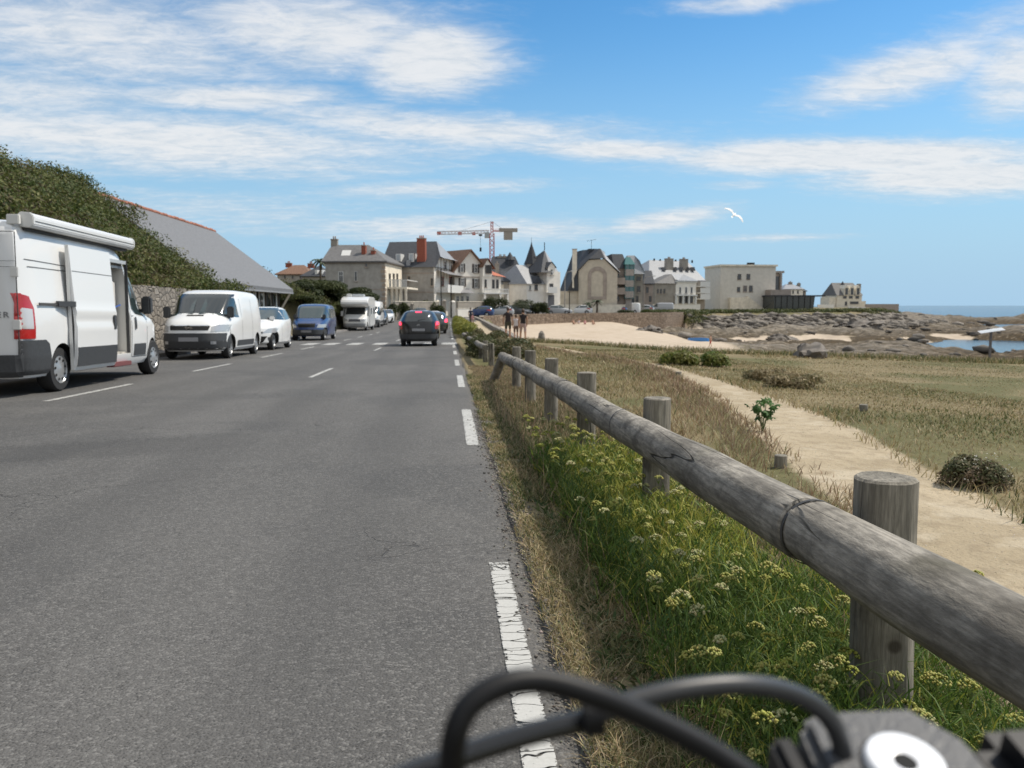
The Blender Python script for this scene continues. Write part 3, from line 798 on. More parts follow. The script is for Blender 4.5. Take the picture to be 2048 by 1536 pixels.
def leafcloud(domes, n, size, pal, aspect=1.5, up=.25, var=.25, inner=.35):
    """leaf-sized quads spread through the outer shell of many lumps; returns V, F(quads), C"""
    D = np.array(domes, float)      # cx cy cz rx ry rz
    w = D[:, 3] * D[:, 4] + D[:, 5] * D[:, 3]; w = w / w.sum()
    k = rng.choice(len(D), n, p=w)
    d = rng.normal(0, 1, (n, 3)); d /= np.linalg.norm(d, axis=1, keepdims=True)
    d[:, 2] = np.where(d[:, 2] < -.35, -d[:, 2], d[:, 2])
    rr = 1 - inner * rng.uniform(0, 1, n) ** 2 + .16 * (vnoise(d[:, 0] * 3 + k, d[:, 1] * 3, 5) - .5) + .10 * rng.uniform(-1, 1, n)
    p = D[k, :3] + D[k, 3:6] * d * rr[:, None]
    nn = d + rng.normal(0, .55, (n, 3)); nn[:, 2] += up; nn /= np.linalg.norm(nn, axis=1, keepdims=True)
    a = np.cross(nn, rng.normal(0, 1, (n, 3))); a /= np.linalg.norm(a, axis=1, keepdims=True) + 1e-9
    b = np.cross(nn, a)
    s = size * rng.uniform(.6, 1.4, n)[:, None]
    V = np.stack([p - a * s * aspect * .5, p - b * s * .35, p + a * s * aspect * .5, p + b * s * .35], 1).reshape(-1, 3)
    Q = np.arange(4 * n).reshape(-1, 4)
    tone = rng.uniform(0, 1, len(D))[k]
    pal = np.array(pal); c = pal[(np.clip(tone * len(pal) + rng.normal(0, .7, n), 0, len(pal) - 1e-3)).astype(int)]
    c = c * (1 + rng.uniform(-var, var, (n, 1)))
    return V, Q, np.repeat(c, 4, 0)
SCRUB = [(.048, .066, .018), (.078, .100, .026), (.115, .130, .038), (.085, .070, .036), (.155, .155, .058), (.058, .084, .022)]
def hill_scrub():
    D = []
    for _ in range(2100):
        y = rng.uniform(11, 92); X = 9.35 + 9.7 * rng.uniform()
        if 39.3 < y < 62.3 and X < 21.6: continue
        if y > 62 and X > 19: continue
        z = tz(-X, y); r = rng.uniform(.45, 1.15) * (1.0 if X > 10.4 else .6)
        if y > 62: r *= 1.25
        D.append((-X, y, z + .12 * r, r, r, r * .72))
    for y in np.arange(8, 39.5, .42): D.append((-9.55 + rng.uniform(-.1, .2), y, 1.72 + rng.uniform(-.1, .15), .5, .5, .4)); D.append((-10.3, y, tz(-10.3, y) + .1, .7, .6, .5))
    for _ in range(46): y = rng.uniform(34.5, 40.2); X = rng.uniform(14.6, 18.5); r = rng.uniform(.6, 1.0); D.append((-X, y, tz(-X, y) + rng.uniform(.1, .75), r, r, r * .8))
    for _ in range(150):        # crest behind the barn
        y = rng.uniform(36, 70); X = rng.uniform(22, 27); z = tz(-X, y); r = rng.uniform(.7, 1.3); D.append((-X, y, z + .2, r, r, r * .8))
    V, Q, C = leafcloud(D, 480000, .08, SCRUB, up=.1, inner=.6)
    tag(bigmesh('scrub', V, Q, LEAF_M, C), 'dense dark olive scrub covering the bank above the stone wall', 'scrub', kind='stuff')
hill_scrub()
def shrub(name, label, cat, x, y, domes, n, size, pal, group=None, trunk=0, z=None):
    z = tz(x, y) if z is None else z
    t = thing(name, label, cat, (x, y, z), 0, group)
    V, Q, C = leafcloud(domes, n, size, pal)
    bigmesh('crown' if trunk else 'foliage', V, Q, LEAF_M, C, parent=t)
    if trunk:
        mb = MB()
        for k in range(3):
            a = k * 2.1; mb.tube([(0, 0, -.1), (.05 * math.cos(a), .05 * math.sin(a), trunk * .4), (.35 * math.cos(a), .35 * math.sin(a), trunk)], [.09, .07, .03], 8)
        mb.build('trunk', BARK, t, smooth=True)
    return t
BARK = mat('bark', (.09, .07, .05), .9, .3, 8, .4, 30)
TREEP = [(.030, .042, .014), (.042, .055, .018), (.058, .070, .022)]
# tree clump between the barn and the grey house
for i, (px, pv, y, w) in enumerate([(588, 566, 66, 2.2), (620, 556, 70, 2.6), (650, 562, 75, 2.5), (682, 572, 80, 2.4), (704, 578, 86, 2.0), (600, 590, 63, 1.6)]):
    p = atY(px, pv, y); g = tz(p.x, y); H = p.z - g
    dm = [(random.uniform(-w, w) * .8, random.uniform(-w, w) * .6, H * random.uniform(.35, .78), w * random.uniform(.35, .6), w * random.uniform(.35, .6), H * random.uniform(.18, .26)) for _ in range(9)]
    lab = ['bushy dark tree just past the end of the barn', 'tallest dark green tree between the barn and the grey house', 'dark tree standing in front of the left end of the grey house',
           'rounded tree below the small window of the grey house', 'small tree beside the roof of the motorhome', 'low spreading shrub behind the blue van'][i]
    shrub('broadleaf_tree', lab, 'tree', p.x, y, dm, 15000, .17, TREEP, 'trees past the barn', trunk=H * .6)
# roadside hedge, yellow green
dm = [(random.uniform(-.35, .35), yy, random.uniform(.3, .62), random.uniform(.35, .5), random.uniform(.5, .8), random.uniform(.3, .42)) for yy in np.arange(0, 46, .5)]
shrub('hedge', 'clipped yellow-green hedge along the right edge of the far road', 'hedge', 1.0, 47, [(d[0] + .003 * d[1], d[1], d[2] + float(roadz(47 + d[1]) - roadz(47)), *d[3:]) for d in dm], 45000, .07,
      [(.20, .20, .035), (.25, .24, .045), (.15, .17, .035)])
dm = [(random.uniform(-.3, .3) + .4 * math.sin(yy), yy, random.uniform(.1, .45), random.uniform(.25, .4), random.uniform(.4, .7), random.uniform(.22, .35)) for yy in np.arange(0, 17, .7)]
shrub('bush_row', 'loose greyish green bushes growing through the farther log rail', 'bushes', 1.45, 20, [(d[0], d[1], d[2] + float(roadz(20 + d[1]) - roadz(20)), *d[3:]) for d in dm], 16000, .06,
      [(.075, .085, .03), (.11, .10, .045), (.05, .065, .022), (.14, .12, .06)])
# green tuft at the bend of the path, bush with pale flowers, small mounds
p = gnd(1385, 731); shrub('green_tuft', 'bright green bushy tuft where the dirt path bends', 'bush', p.x, p.y, [(random.uniform(-.6, .7), random.uniform(-.3, .3), random.uniform(.05, .2), .3, .3, .2) for _ in range(12)], 6000, .06,
      [(.10, .14, .03), (.14, .17, .035), (.17, .17, .05)])
p = gnd(1962, 975); b_ = shrub('flowering_bush', 'round dark bush with tiny white flowers on the right of the path', 'bush', p.x, p.y, [(random.uniform(-.17, .2), random.uniform(-.12, .12), random.uniform(.02, .14), .10, .10, .09) for _ in range(14)], 9000, .017,
      [(.10, .11, .05), (.16, .14, .075), (.12, .13, .055), (.20, .15, .10)])
V, Q, C = leafcloud([(0, 0, .1, .26, .18, .14)], 90, .011, [(.7, .68, .62)], 1.1); bigmesh('flower', V, Q, LEAF_M, C, parent=b_)['kind'] = 'stuff'
for u, v, lab in ((1590, 775, 'brownish low mound of dry brush on the right edge of the path'), (1545, 762, 'smaller dark brush mound farther up the path edge')):
    p = gnd(u, v); shrub('brush_mound', lab, 'bush', p.x, p.y, [(random.uniform(-.4, .4), random.uniform(-.25, .25), random.uniform(0, .14), .22, .22, .13) for _ in range(10)], 4500, .04,
      [(.27, .22, .12), (.34, .27, .16), (.20, .18, .09)], 'brush mounds by the path')
def fig_plant():
    p = gnd(1525, 862); t = thing('leafy_plant', 'single upright plant with broad lobed green leaves at the left edge of the path', 'plant', p)
    mb = MB(); lf = []
    random.seed(3)
    tops = []
    for k in range(6):
        a = k * 1.05; H = random.uniform(.22, .33); q = (.11 * math.cos(a), .07 * math.sin(a), H)
        mb.tube([(0, 0, -.02), (q[0] * .35, q[1] * .35, H * .5), q], [.006, .005, .003], 6); tops.append(q)
    mb.build('stem', mat('stem_green', (.09, .12, .04), .7), t, smooth=True)
    lm = mat('broad_leaf', (.035, .085, .014), .65, .3, 20, spec=.2)
    for k in range(26):
        q = Vector(random.choice(tops)); q *= random.uniform(.55, 1.05)
        q += Vector((random.uniform(-.06, .06), random.uniform(-.05, .05), random.uniform(-.02, .05)))
        n = 12; a0 = random.uniform(0, 6.28); s = random.uniform(.034, .052)
        nrm_ = Vector((random.uniform(-.7, .7), random.uniform(-.9, .1), random.uniform(.3, 1))).normalized()
        e = nrm_.orthogonal().normalized(); g = nrm_.cross(e)
        pts = [q + nrm_ * .006]
        for i in range(n):
            a = a0 + 2 * math.pi * i / n; r = s * (1.15 if i % 2 == 0 else .62) * (.6 if i == n - 1 else 1)
            pts.append(q + e * (r * math.cos(a)) + g * (r * math.sin(a)) - nrm_ * (.012 if i % 2 == 0 else 0))
        l = MB().add(pts, [(0, 1 + i, 1 + (i + 1) % n) for i in range(n)]); l.build('leaf', lm, t, fix=False)
fig_plant()
for i, (u, v) in enumerate(((1561, 935), (1727, 822), (1357, 757))):
    p = gnd(u, v); w = (.05, .055, .06)[i]
    mb = log((0, 0, -.15), (0, 0, (.10, .09, .14)[i]), w, seed=50 + i, seg=6, n=14, wob=.004)
    o = mb.build('wooden_stake', WOOD_P, smooth=True); o.location = p
    tag(o, ['short wooden stake in the dry grass left of the path, nearest the rail', 'tiny stake standing alone in the field right of the path', 'short stake on the left edge of the path near its bend'][i], 'stake', 'stakes beside the path')

# ================================================================== stone walls, rocks
def masonry(name, c1, c2, sc_):
    m = bpy.data.materials.new(name); m.use_nodes = True; T_ = NT(m.node_tree); b = T_.n['Principled BSDF']; b.inputs['Roughness'].default_value = .92
    c = T_.node('ShaderNodeMapping', {0: T_.node('ShaderNodeTexCoord').outputs['Object'], 'Scale': (sc_, sc_, sc_ * 1.7)}).outputs[0]
    v = T_.node('ShaderNodeTexVoronoi', {'Vector': c, 'Scale': 1.0, 'Randomness': .8}); e = T_.node('ShaderNodeTexVoronoi', {'Vector': c, 'Scale': 1.0, 'Randomness': .8}, feature='DISTANCE_TO_EDGE').outputs[0]
    k = T_.node('ShaderNodeSeparateColor', {0: v.outputs['Color']}).outputs[0]; n = T_.noise(c, 2.5, 5, .6)
    col = T_.mixc(T_.m('ADD', T_.m('MULTIPLY', k, .6), T_.m('MULTIPLY', n, .4)), c1, c2)
    col = T_.mixc(T_.ss(e, .02, .09, .65, 0), col, tuple(x * .55 for x in c1)); T_.l.new(col, b.inputs['Base Color'])
    bn = T_.node('ShaderNodeBump', {'Strength': .8, 'Distance': .05, 'Height': T_.m('ADD', T_.ss(e, 0, .12), T_.m('MULTIPLY', n, .5))}); T_.l.new(bn.outputs[0], b.inputs['Normal'])
    return m
STONE = masonry('granite_wall', (.17, .15, .125), (.33, .30, .26), 3.2)
SEAW = masonry('sea_wall_stone', (.17, .125, .09), (.29, .225, .17), 1.3)
DKROCK = mat('dark_rock', (.075, .065, .055), .85, bump=.9, bscale=3, col2=(.20, .175, .15), vscale=1.3, lo=.35, hi=.65)
def wall_ribbon(name, pts, th, label, m, step=.4, rough=.03):
    """pts: (x, y, zbottom, ztop) ; a thick wall with an uneven stone face"""
    P = []; 
    for a, b in zip(pts[:-1], pts[1:]):
        n = max(1, int(math.hypot(b[0] - a[0], b[1] - a[1]) / step))
        for k in range(n): P.append(tuple(a[i] + (b[i] - a[i]) * k / n for i in range(4)))
    P.append(pts[-1]); V = []; Fc = []; rows = 6
    for i, (x, y, zb, zt) in enumerate(P):
        q = P[min(i + 1, len(P) - 1)]; r = P[max(i - 1, 0)]; d = Vector((q[0] - r[0], q[1] - r[1])).normalized(); nx, ny = d.y, -d.x
        col = []
        for s_ in (1, -1):
            for k in range(rows):
                t = k / (rows - 1); kk = t if s_ > 0 else 1 - t
                z = zb + (zt - zb) * kk + (rough * .8 * mnoise.noise((x * 1.1, y * 1.1, 7)) if kk == 1 else 0)
                o = th / 2 * s_ + rough * mnoise.noise((x * 2.3, y * 2.3, z * 3 + s_ * 9))
                V.append((x + nx * o, y + ny * o, z))
    m_ = rows * 2
    for i in range(len(P) - 1):
        for k in range(m_): Fc.append((i * m_ + k, i * m_ + (k + 1) % m_, (i + 1) * m_ + (k + 1) % m_, (i + 1) * m_ + k))
    Fc += [tuple(range(m_)), tuple((len(P) - 1) * m_ + k for k in range(m_))[::-1]]
    o = MB().add(V, Fc).build(name, m, smooth=True, angle=40)
    tag(o, label, 'wall'); return o
wall_ribbon('stone_wall', [(-9.3, y, float(roadz(y)) - .2, 1.68 + .006 * (27 - y)) for y in (2, 10, 20, 30, 39.8)], .45, 'rough granite retaining wall under the scrub behind the parked vans', STONE)
zt_ = [(3.6, 116, -1.2, -.42), (4.1, 100, -1.9, -.62), (4.1, 75, -2.6, -.72), (4.2, 60, -2.8, -.78), (4.25, 46, -3.0, -.88), (4.8, 43.8, -3.0, -.9), (7.3, 40.2, -3.0, -.95), (9.4, 35.0, -3.0, -1.12), (11, 33.6, -3, -1.35)]
wall_ribbon('promenade_wall', zt_, .42, 'low dark stone wall between the footpath and the sandy cove', STONE, rough=.04)
sw = [(4.3, 108), (4.6, 113), (6.6, 115), (10.3, 120.5), (17, 127.3), (27, 133.3), (37, 140.2), (42.5, 148)]
wall_ribbon('sea_wall', [(x, y, -2.9, [-.4, -.32, -.28, -.18, -.12, -.08, -.08, -.1][i]) for i, (x, y) in enumerate(sw)], .5, 'curved brown stone sea wall behind the sandy beach', SEAW, 1.0, .07)
def rock(name, label, p, s, seed, sub=3, m=DKROCK, group=None, cat='rock'):
    bm = bmesh.new(); bmesh.ops.create_icosphere(bm, subdivisions=sub, radius=1)
    for v in bm.verts:
        c = v.co.copy(); n = mnoise.noise(c * .9 + Vector((seed, 0, 0))) * .5 + mnoise.cell(c * 2.1 + Vector((0, seed, 0))) * .18 + mnoise.noise(c * 3.1 + Vector((seed, 3, 0))) * .12
        c *= 1 + n; c.z = max(c.z, -.5); v.co = Vector((c.x * s[0], c.y * s[1], c.z * s[2]))
    me = bpy.data.meshes.new(name); bm.to_mesh(me); bm.free(); me.materials.append(m); smooth_it(me, 28)
    o = bpy.data.objects.new(name, me); COL.objects.link(o); o.location = p; o.rotation_euler.z = seed
    if label: tag(o, label, cat, group)
    return o
p = gnd(1632, 716); rock('boulder', 'dark grey boulder lying at the edge of the grass field above the shore', (p.x, p.y + .4, p.z + .12), (.85, .6, .42), 4.2)
for i, (u, v, s, lab) in enumerate([(1910, 693, 2.6, 'seaweed brown rock between the two pools of water'), (1850, 697, 1.3, 'small dark rock standing in the left tide pool'), (1720, 668, 5.0, 'largest dark rock hump left of the tide pools'),
                                    (1560, 676, 2.4, 'rounded brown rock in the middle of the foreshore sand'), (1300, 690, 2.0, 'flat grey rock at the near edge of the cove sand')]):
    p = atZ(u, v, -4.0 if i > 1 else -5.0)
    rock('shore_rock', lab, (p.x, p.y, tz(p.x, p.y)), (s, s * .8, s * .33), 1.7 * i + .4, 4, group='rocks on the foreshore')
def boulders():
    """riprap and loose boulders, far too many to count"""
    V = []; Q = []; C = []; o = 0
    bm = bmesh.new(); bmesh.ops.create_icosphere(bm, subdivisions=1, radius=1); bv = np.array([v.co[:] for v in bm.verts]); bf = np.array([[v.index for v in f.verts] for f in bm.faces]); bm.free()
    pts = []
    for _ in range(1500):       # riprap under the block-shaped building
        t = rng.uniform(); i = rng.integers(0, 3); a, b = [np.array(q, float) for q in (((43, 149), (60, 160)), ((60, 160), (85, 170)), ((85, 170), (105, 190)))[i]]
        q = a + (b - a) * t; n_ = np.array([(b - a)[1], -(b - a)[0]]); n_ /= np.hypot(*n_); w = rng.uniform(-2, 11); q = q + n_ * w
        pts.append((q[0], q[1], rng.uniform(.4, 1.0)))
    for _ in range(650):
        y = rng.uniform(60, 270); x = rng.uniform(.12, .75) * y
        pts.append((x, y, rng.uniform(.2, .9) ** 2 * (.5 + y / 170)))
    px = np.array(pts); z, za, zb = terrain(px[:, 0], px[:, 1], True)
    for (x, y, s), zz, a in zip(pts, z, za):
        if zz > -.9 or zz < -5.3: continue
        if a[1] < .35 and not (x > 43 and y > 140 and x < 115 and y < 200): continue
        sc3 = np.array([rng.uniform(.8, 1.5), rng.uniform(.8, 1.5), rng.uniform(.3, .65)]) * s
        q = bv * (1 + rng.uniform(-.3, .3, (len(bv), 1))) * sc3; t = rng.uniform(0, 6.28)
        q = np.stack([q[:, 0] * np.cos(t) - q[:, 1] * np.sin(t), q[:, 0] * np.sin(t) + q[:, 1] * np.cos(t), q[:, 2]], -1) + np.array([x, y, zz + s * .15])
        g = rng.uniform(.12, .28) if zz > -3.6 else rng.uniform(.05, .16); col = np.array([g, g * .88, g * .74])
        V.append(q); Q.append(bf + o); C.append(np.tile(col, (len(bv), 1))); o += len(bv)
    m = bpy.data.materials.new('boulder_stone'); m.use_nodes = True; T_ = NT(m.node_tree); b = T_.n['Principled BSDF']; b.inputs['Roughness'].default_value = .9
    a = T_.node('ShaderNodeAttribute', attribute_name='tint').outputs[0]; c = T_.node('ShaderNodeTexCoord').outputs['Object']
    T_.l.new(T_.mixc(T_.ss(T_.noise(c, 1.6, 4, .6), .35, .7, 0, .6), a, (.07, .06, .05)), b.inputs['Base Color'])
    tag(bigmesh('loose_boulders', np.vstack(V), np.vstack(Q), m, np.vstack(C)), 'tumbled grey boulders and riprap along the rocky foreshore', 'rocks', kind='stuff')
boulders()
def shore_scrub():
    D = []
    for i in range(330):
        t = rng.uniform(); k = rng.integers(0, 4); A = [((36, 150), (60, 164)), ((60, 164), (88, 176)), ((88, 176), (108, 196)), ((37, 143), (46, 152))][k]
        x = A[0][0] + (A[1][0] - A[0][0]) * t + rng.uniform(-2, 3); y = A[0][1] + (A[1][1] - A[0][1]) * t + rng.uniform(-3, 5)
        z = tz(x, y)
        if z < -2: continue
        r = rng.uniform(.5, 1.3); D.append((x, y, z + .1, r * 1.5, r, r * .5))
    V, Q, C = leafcloud(D, 30000, .28, [(.06, .08, .022), (.09, .105, .03), (.12, .12, .045), (.05, .06, .02)])
    tag(bigmesh('shore_plants', V, Q, LEAF_M, C), 'green shore plants on the bank above the riprap', 'ground cover', kind='stuff')
shore_scrub()

def promenade():
    V = []; Fc = []
    for i, (x, y) in enumerate(sw):
        q = sw[min(i + 1, len(sw) - 1)]; r = sw[max(i - 1, 0)]; d = Vector((q[0] - r[0], q[1] - r[1])).normalized(); nx, ny = -d.y, d.x
        for o in (.2, 2.2, 5.5): V.append((x + nx * o, y + ny * o, float(roadz(y + ny * o)) + .03 - (.3 if o > 5 else 0)))
    for i in range(len(sw) - 1):
        for k in range(2): Fc.append((i * 3 + k, i * 3 + k + 1, i * 3 + k + 4, i * 3 + k + 3))
    tag(MB().add(V, Fc).build('promenade', mat('promenade_grey', (.2, .185, .165), .9, .2, 3)), 'seafront promenade behind the sea wall', kind='structure')
promenade()

def gravel():
    """crumbled grit along the broken asphalt edge"""
    n = 5200; y = .9 + 9 * rng.uniform(0, 1, n) ** 1.6; x = .38 + rng.normal(0, .055, n); s_ = rng.uniform(.0018, .006, n) * (1 + .12 * y)
    z = np.where(x < .35, roadz(y) + .001, terrain(x, y)) + s_ * .3
    ov = np.array([(1, 0, 0), (-1, 0, 0), (0, 1, 0), (0, -1, 0), (0, 0, .7), (0, 0, -.7)], float); of = np.array([(0, 2, 4), (2, 1, 4), (1, 3, 4), (3, 0, 4), (2, 0, 5), (1, 2, 5), (3, 1, 5), (0, 3, 5)])
    j = 1 + rng.uniform(-.35, .35, (n, 6, 1)); v = (np.stack([x, y, z], -1)[:, None] + ov[None] * j * s_[:, None, None]).reshape(-1, 3)
    f = (np.arange(n)[:, None, None] * 6 + of[None]).reshape(-1, 3)
    c = pick(n, [(.20, .18, .16), (.12, .11, .10), (.28, .25, .21), (.07, .065, .06)])
    k2 = 3800; yy = 1.5 + 18 * rng.uniform(0, 1, k2) ** 1.3; xx = np.interp(yy, PATH[:, 1], PATH[:, 0]) + rng.uniform(-.75, .75, k2)
    s2 = rng.uniform(.0015, .0045, k2) * (1 + .10 * yy); zz2 = terrain(xx, yy) - s2 * .1
    v2 = (np.stack([xx, yy, zz2], -1)[:, None] + ov[None] * (1 + rng.uniform(-.35, .35, (k2, 6, 1))) * s2[:, None, None]).reshape(-1, 3)
    v = np.vstack([v, v2]); f = (np.arange(n + k2)[:, None, None] * 6 + of[None]).reshape(-1, 3); c = np.vstack([c, pick(k2, [(.38, .32, .23), (.30, .25, .17), (.50, .45, .36)])])
    m = foliage_mat('grit', trans=0)
    tag(bigmesh('gravel', v, f, m, np.repeat(c, 6, 0)), 'loose grit along the crumbling asphalt edge and on the dirt path', 'gravel', kind='stuff')
gravel()
# ================================================================== vehicles
def paint(name, c, rough=.35, coat=.6): return mat(name, c, rough, coat=coat, spec=.4)
WHITE = paint('white_paint', (.72, .725, .72)); WHITE2 = paint('off_white_paint', (.68, .68, .66)); BLUEP = paint('blue_paint', (.018, .048, .15), .3, .8)
BLACKP = paint('black_paint', (.010, .010, .010), .28, .55); GREYP = paint('dark_grey_paint', (.05, .055, .06), .25, .9); SILVER = paint('silver_paint', (.42, .43, .44), .3, .8)
PLAST = mat('dark_grey_plastic', (.045, .047, .05), .6, .1, 30); UNDER = mat('underbody_black', (.012, .012, .012), .9)
GLASS = mat('dark_glass', (.018, .024, .026), .05, spec=.9, coat=.4); GLASSG = mat('tinted_glass', (.03, .05, .052), .06, spec=.9, coat=.5)
TYRE = mat('tyre_rubber', (.022, .022, .023), .85); RIMM = mat('rim_silver', (.45, .46, .47), .35, metal=.6); CHROME = mat('chrome', (.75, .76, .78), .12, metal=1)
LAMPC = mat('headlight_glass', (.40, .41, .42), .15, metal=.1, coat=.8); LAMPR = mat('tail_lamp_red', (.42, .012, .012), .2, coat=.8); LAMPW = mat('tail_lamp_clear', (.6, .58, .58), .15, coat=.8, metal=.2)
LIT = mat('lit_brake_lamp', (.6, .03, .05), .3, emit=((1, .03, .08), 3.0)); PLATE = mat('blank_plate', (.26, .26, .27), .5); SEAM = mat('panel_gap', (.06, .06, .06), .8)
INNER = mat('cargo_white', (.62, .61, .58), .7); ORANGE = mat('orange_lamp', (.7, .2, .02), .3)
class Body:
    def __init__(s, lv): s.lv = [tuple(map(float, l)) for l in lv]
    def q(s, z):
        L = s.lv
        if z <= L[0][0]: return L[0][1:]
        for a, b in zip(L[:-1], L[1:]):
            if z <= b[0]:
                t = (z - a[0]) / (b[0] - a[0]); return tuple(a[i] + (b[i] - a[i]) * t for i in range(1, 6))
        return L[-1][1:]
    def side(s, y, z):
        yr, yf, hw, nf, nr = s.q(z); yc = (yr + yf) / 2; Ln = (yf - yr) / 2; n = nf if y > yc else nr
        f = min(.9999, abs(y - yc) / Ln); return hw * (1 - f ** n) ** (1 / n)
    def end(s, x, z, front=True):
        yr, yf, hw, nf, nr = s.q(z); yc = (yr + yf) / 2; Ln = (yf - yr) / 2; n = nf if front else nr
        f = min(.9999, abs(x) / hw); return yc + (Ln if front else -Ln) * (1 - f ** n) ** (1 / n)
    def mesh(s, N=96):
        V = []; Fc = []
        for (z, yr, yf, hw, nf, nr) in s.lv:
            yc = (yr + yf) / 2; Ln = (yf - yr) / 2
            for k in range(N):
                # even spacing by angle of the rectangle, then projected on the contour
                t = 2 * math.pi * (k + .5) / N; c, sn = math.cos(t), math.sin(t); n = nf if sn > 0 else nr
                x, y = c, sn; w = (abs(x) ** n + abs(y) ** n) ** (1 / n)
                V.append((hw * x / w, yc + Ln * y / w, z))
        m = len(s.lv)
        for i in range(m - 1):
            for k in range(N): Fc.append((i * N + k, i * N + (k + 1) % N, (i + 1) * N + (k + 1) % N, (i + 1) * N + k))
        Fc += [tuple(range(N))[::-1], tuple((m - 1) * N + k for k in range(N))]
        return MB().add(V, Fc)
def patch(B, poly, where, off=.006, sgn=1, cuts=3, thick=.0):
    """a panel lying on the body: 'side' poly of (y,z), 'front'/'rear' poly of (x,z)"""
    bm = bmesh.new(); vs = [bm.verts.new((p[0], p[1], 0)) for p in poly]; bm.faces.new(vs)
    bmesh.ops.triangulate(bm, faces=bm.faces)
    for _ in range(6):
        ed = [e for e in bm.edges if e.calc_length() > .075]
        if not ed: break
        bmesh.ops.subdivide_edges(bm, edges=ed, cuts=1, use_grid_fill=False)
        bmesh.ops.triangulate(bm, faces=[f for f in bm.faces if len(f.verts) > 3])
    if where != 'side': off = max(off, .011)
    for v in bm.verts:
        a, z = v.co.x, v.co.y
        if where != 'side': lim = .955 * B.q(z)[2]; a = max(-lim, min(lim, a))
        if where == 'side': v.co = Vector((sgn * (B.side(a, z) + off), a, z))
        else: v.co = Vector((a, B.end(a, z, where == 'front') + (off if where == 'front' else -off), z))
    mb = MB(); mb.v = [tuple(v.co) for v in bm.verts]; bm.verts.index_update(); mb.f = [tuple(v.index for v in f.verts) for f in bm.faces]; mb.m = [0] * len(mb.f); bm.free()
    return mb
def merge(*ms):
    o = MB()
    for m in ms: o.add(m.v, m.f)
    return o
def wheel(par, x, y, r, w, sgn, caps='spoke'):
    mb = MB(); mb.lathe([(r * .62, -w / 2), (r * .93, -w / 2), (r, -w * .36), (r, w * .36), (r * .93, w / 2), (r * .62, w / 2)], (0, 0, 0), 'x', 32, cap=False)
    t = mb.build('wheel', TYRE, par, smooth=True, angle=40); t.location = (x, y, r)
    m2 = MB(); X = sgn * w / 2
    m2.lathe([(r * .64, X + sgn * .004), (r * .60, X - sgn * .012), (r * .3, X - sgn * .005), (r * .12, X + sgn * .012), (.001, X + sgn * .014)], (0, 0, 0), 'x', 32, cap=False)
    for k in range(9):
        a = 2 * math.pi * k / 9 + .2; q = r * .47; b0 = len(m2.v)
        m2.lathe([(r * .065, X + sgn * .001), (r * .06, X + sgn * .0045)], (0, 0, 0), 'x', 8, mi=1)
        for i in range(b0, len(m2.v)): v = m2.v[i]; m2.v[i] = (v[0], v[1] + q * math.cos(a), v[2] + q * math.sin(a))
    m2.build('rim', [RIMM, UNDER], t, smooth=True, angle=50)
    return t
def seams(B, lines, sgn, w=.012, off=.004):
    mb = MB()
    for pl in lines:
        for (a, b) in zip(pl[:-1], pl[1:]):
            n = max(1, int(math.hypot(b[0] - a[0], b[1] - a[1]) / .15))
            for k in range(n):
                p = [a[i] + (b[i] - a[i]) * k / n for i in (0, 1)]; q = [a[i] + (b[i] - a[i]) * (k + 1) / n for i in (0, 1)]
                d = Vector((q[0] - p[0], q[1] - p[1])).normalized(); o = (-d.y * w / 2, d.x * w / 2)
                P = [(p[0] + o[0], p[1] + o[1]), (q[0] + o[0], q[1] + o[1]), (q[0] - o[0], q[1] - o[1]), (p[0] - o[0], p[1] - o[1])]
                mb.add([(sgn * (B.side(y, z) + off), y, z) for y, z in P], [(0, 1, 2, 3)])
    return mb
def add_seams(t, mb):
    o = [c for c in t.children if c.name.startswith('body')][0]; me = o.data
    if SEAM.name not in me.materials: me.materials.append(SEAM)
    k = list(me.materials).index(SEAM); bm = bmesh.new(); bm.from_mesh(me)
    vs = [bm.verts.new(v) for v in mb.v]
    for f in mb.f:
        q = bm.faces.new([vs[i] for i in f]); q.material_index = k; q.smooth = False
    bm.to_mesh(me); bm.free()
def mk_body(B, par, paintm, wheels, r, opening=None, arch=1.12):
    o = B.mesh().build('body', [paintm, UNDER, INNER], par, smooth=True, angle=28)
    cut = MB()
    for (x, y) in wheels:
        s = 1 if x > 0 else -1; hw = B.side(y, r)
        c = MB().lathe([(r * arch, s * (hw - .30)), (r * arch, s * (hw + .2))], (0, y, r + .015), 'x', 32); cut.add(c.v, c.f, 1)
    if opening: x0, x1, y0, y1, z0, z1 = opening; cut.box(x0, x1, y0, y1, z0, z1, 2)
    co = cut.build('cutter', [UNDER, UNDER, INNER])
    md = o.modifiers.new('b', 'BOOLEAN'); md.object = co; md.operation = 'DIFFERENCE'; md.solver = 'EXACT'
    bpy.context.view_layer.update(); evaluated(o)
    bpy.data.objects.remove(co, do_unlink=True)
    return o
def slope_rx(y): return math.atan((float(roadz(y + 2)) - float(roadz(y - 2))) / 4)
def place(t, x, y, rz=0):
    t.location = (x, y, float(roadz(y)) + .003); s = slope_rx(y)
    t.rotation_euler = (s if abs(rz) < 1 else -s, 0, rz)
def mirror(par, x, y, z, s, m, sz=(.10, .16, .26)):
    mb = MB().box(-sz[0], sz[0], -sz[1] / 2, sz[1] / 2, 0, sz[2]); o = mb.build('mirror', m, par, bevel=.03); o.location = (s * (x + sz[0] + .05), y, z)
    MB().box(*sorted((-s * (sz[0] + .08), -s * (sz[0] - .03))), -.02, .02, .04, .10).build('mirror_arm', PLAST, o)
    return o
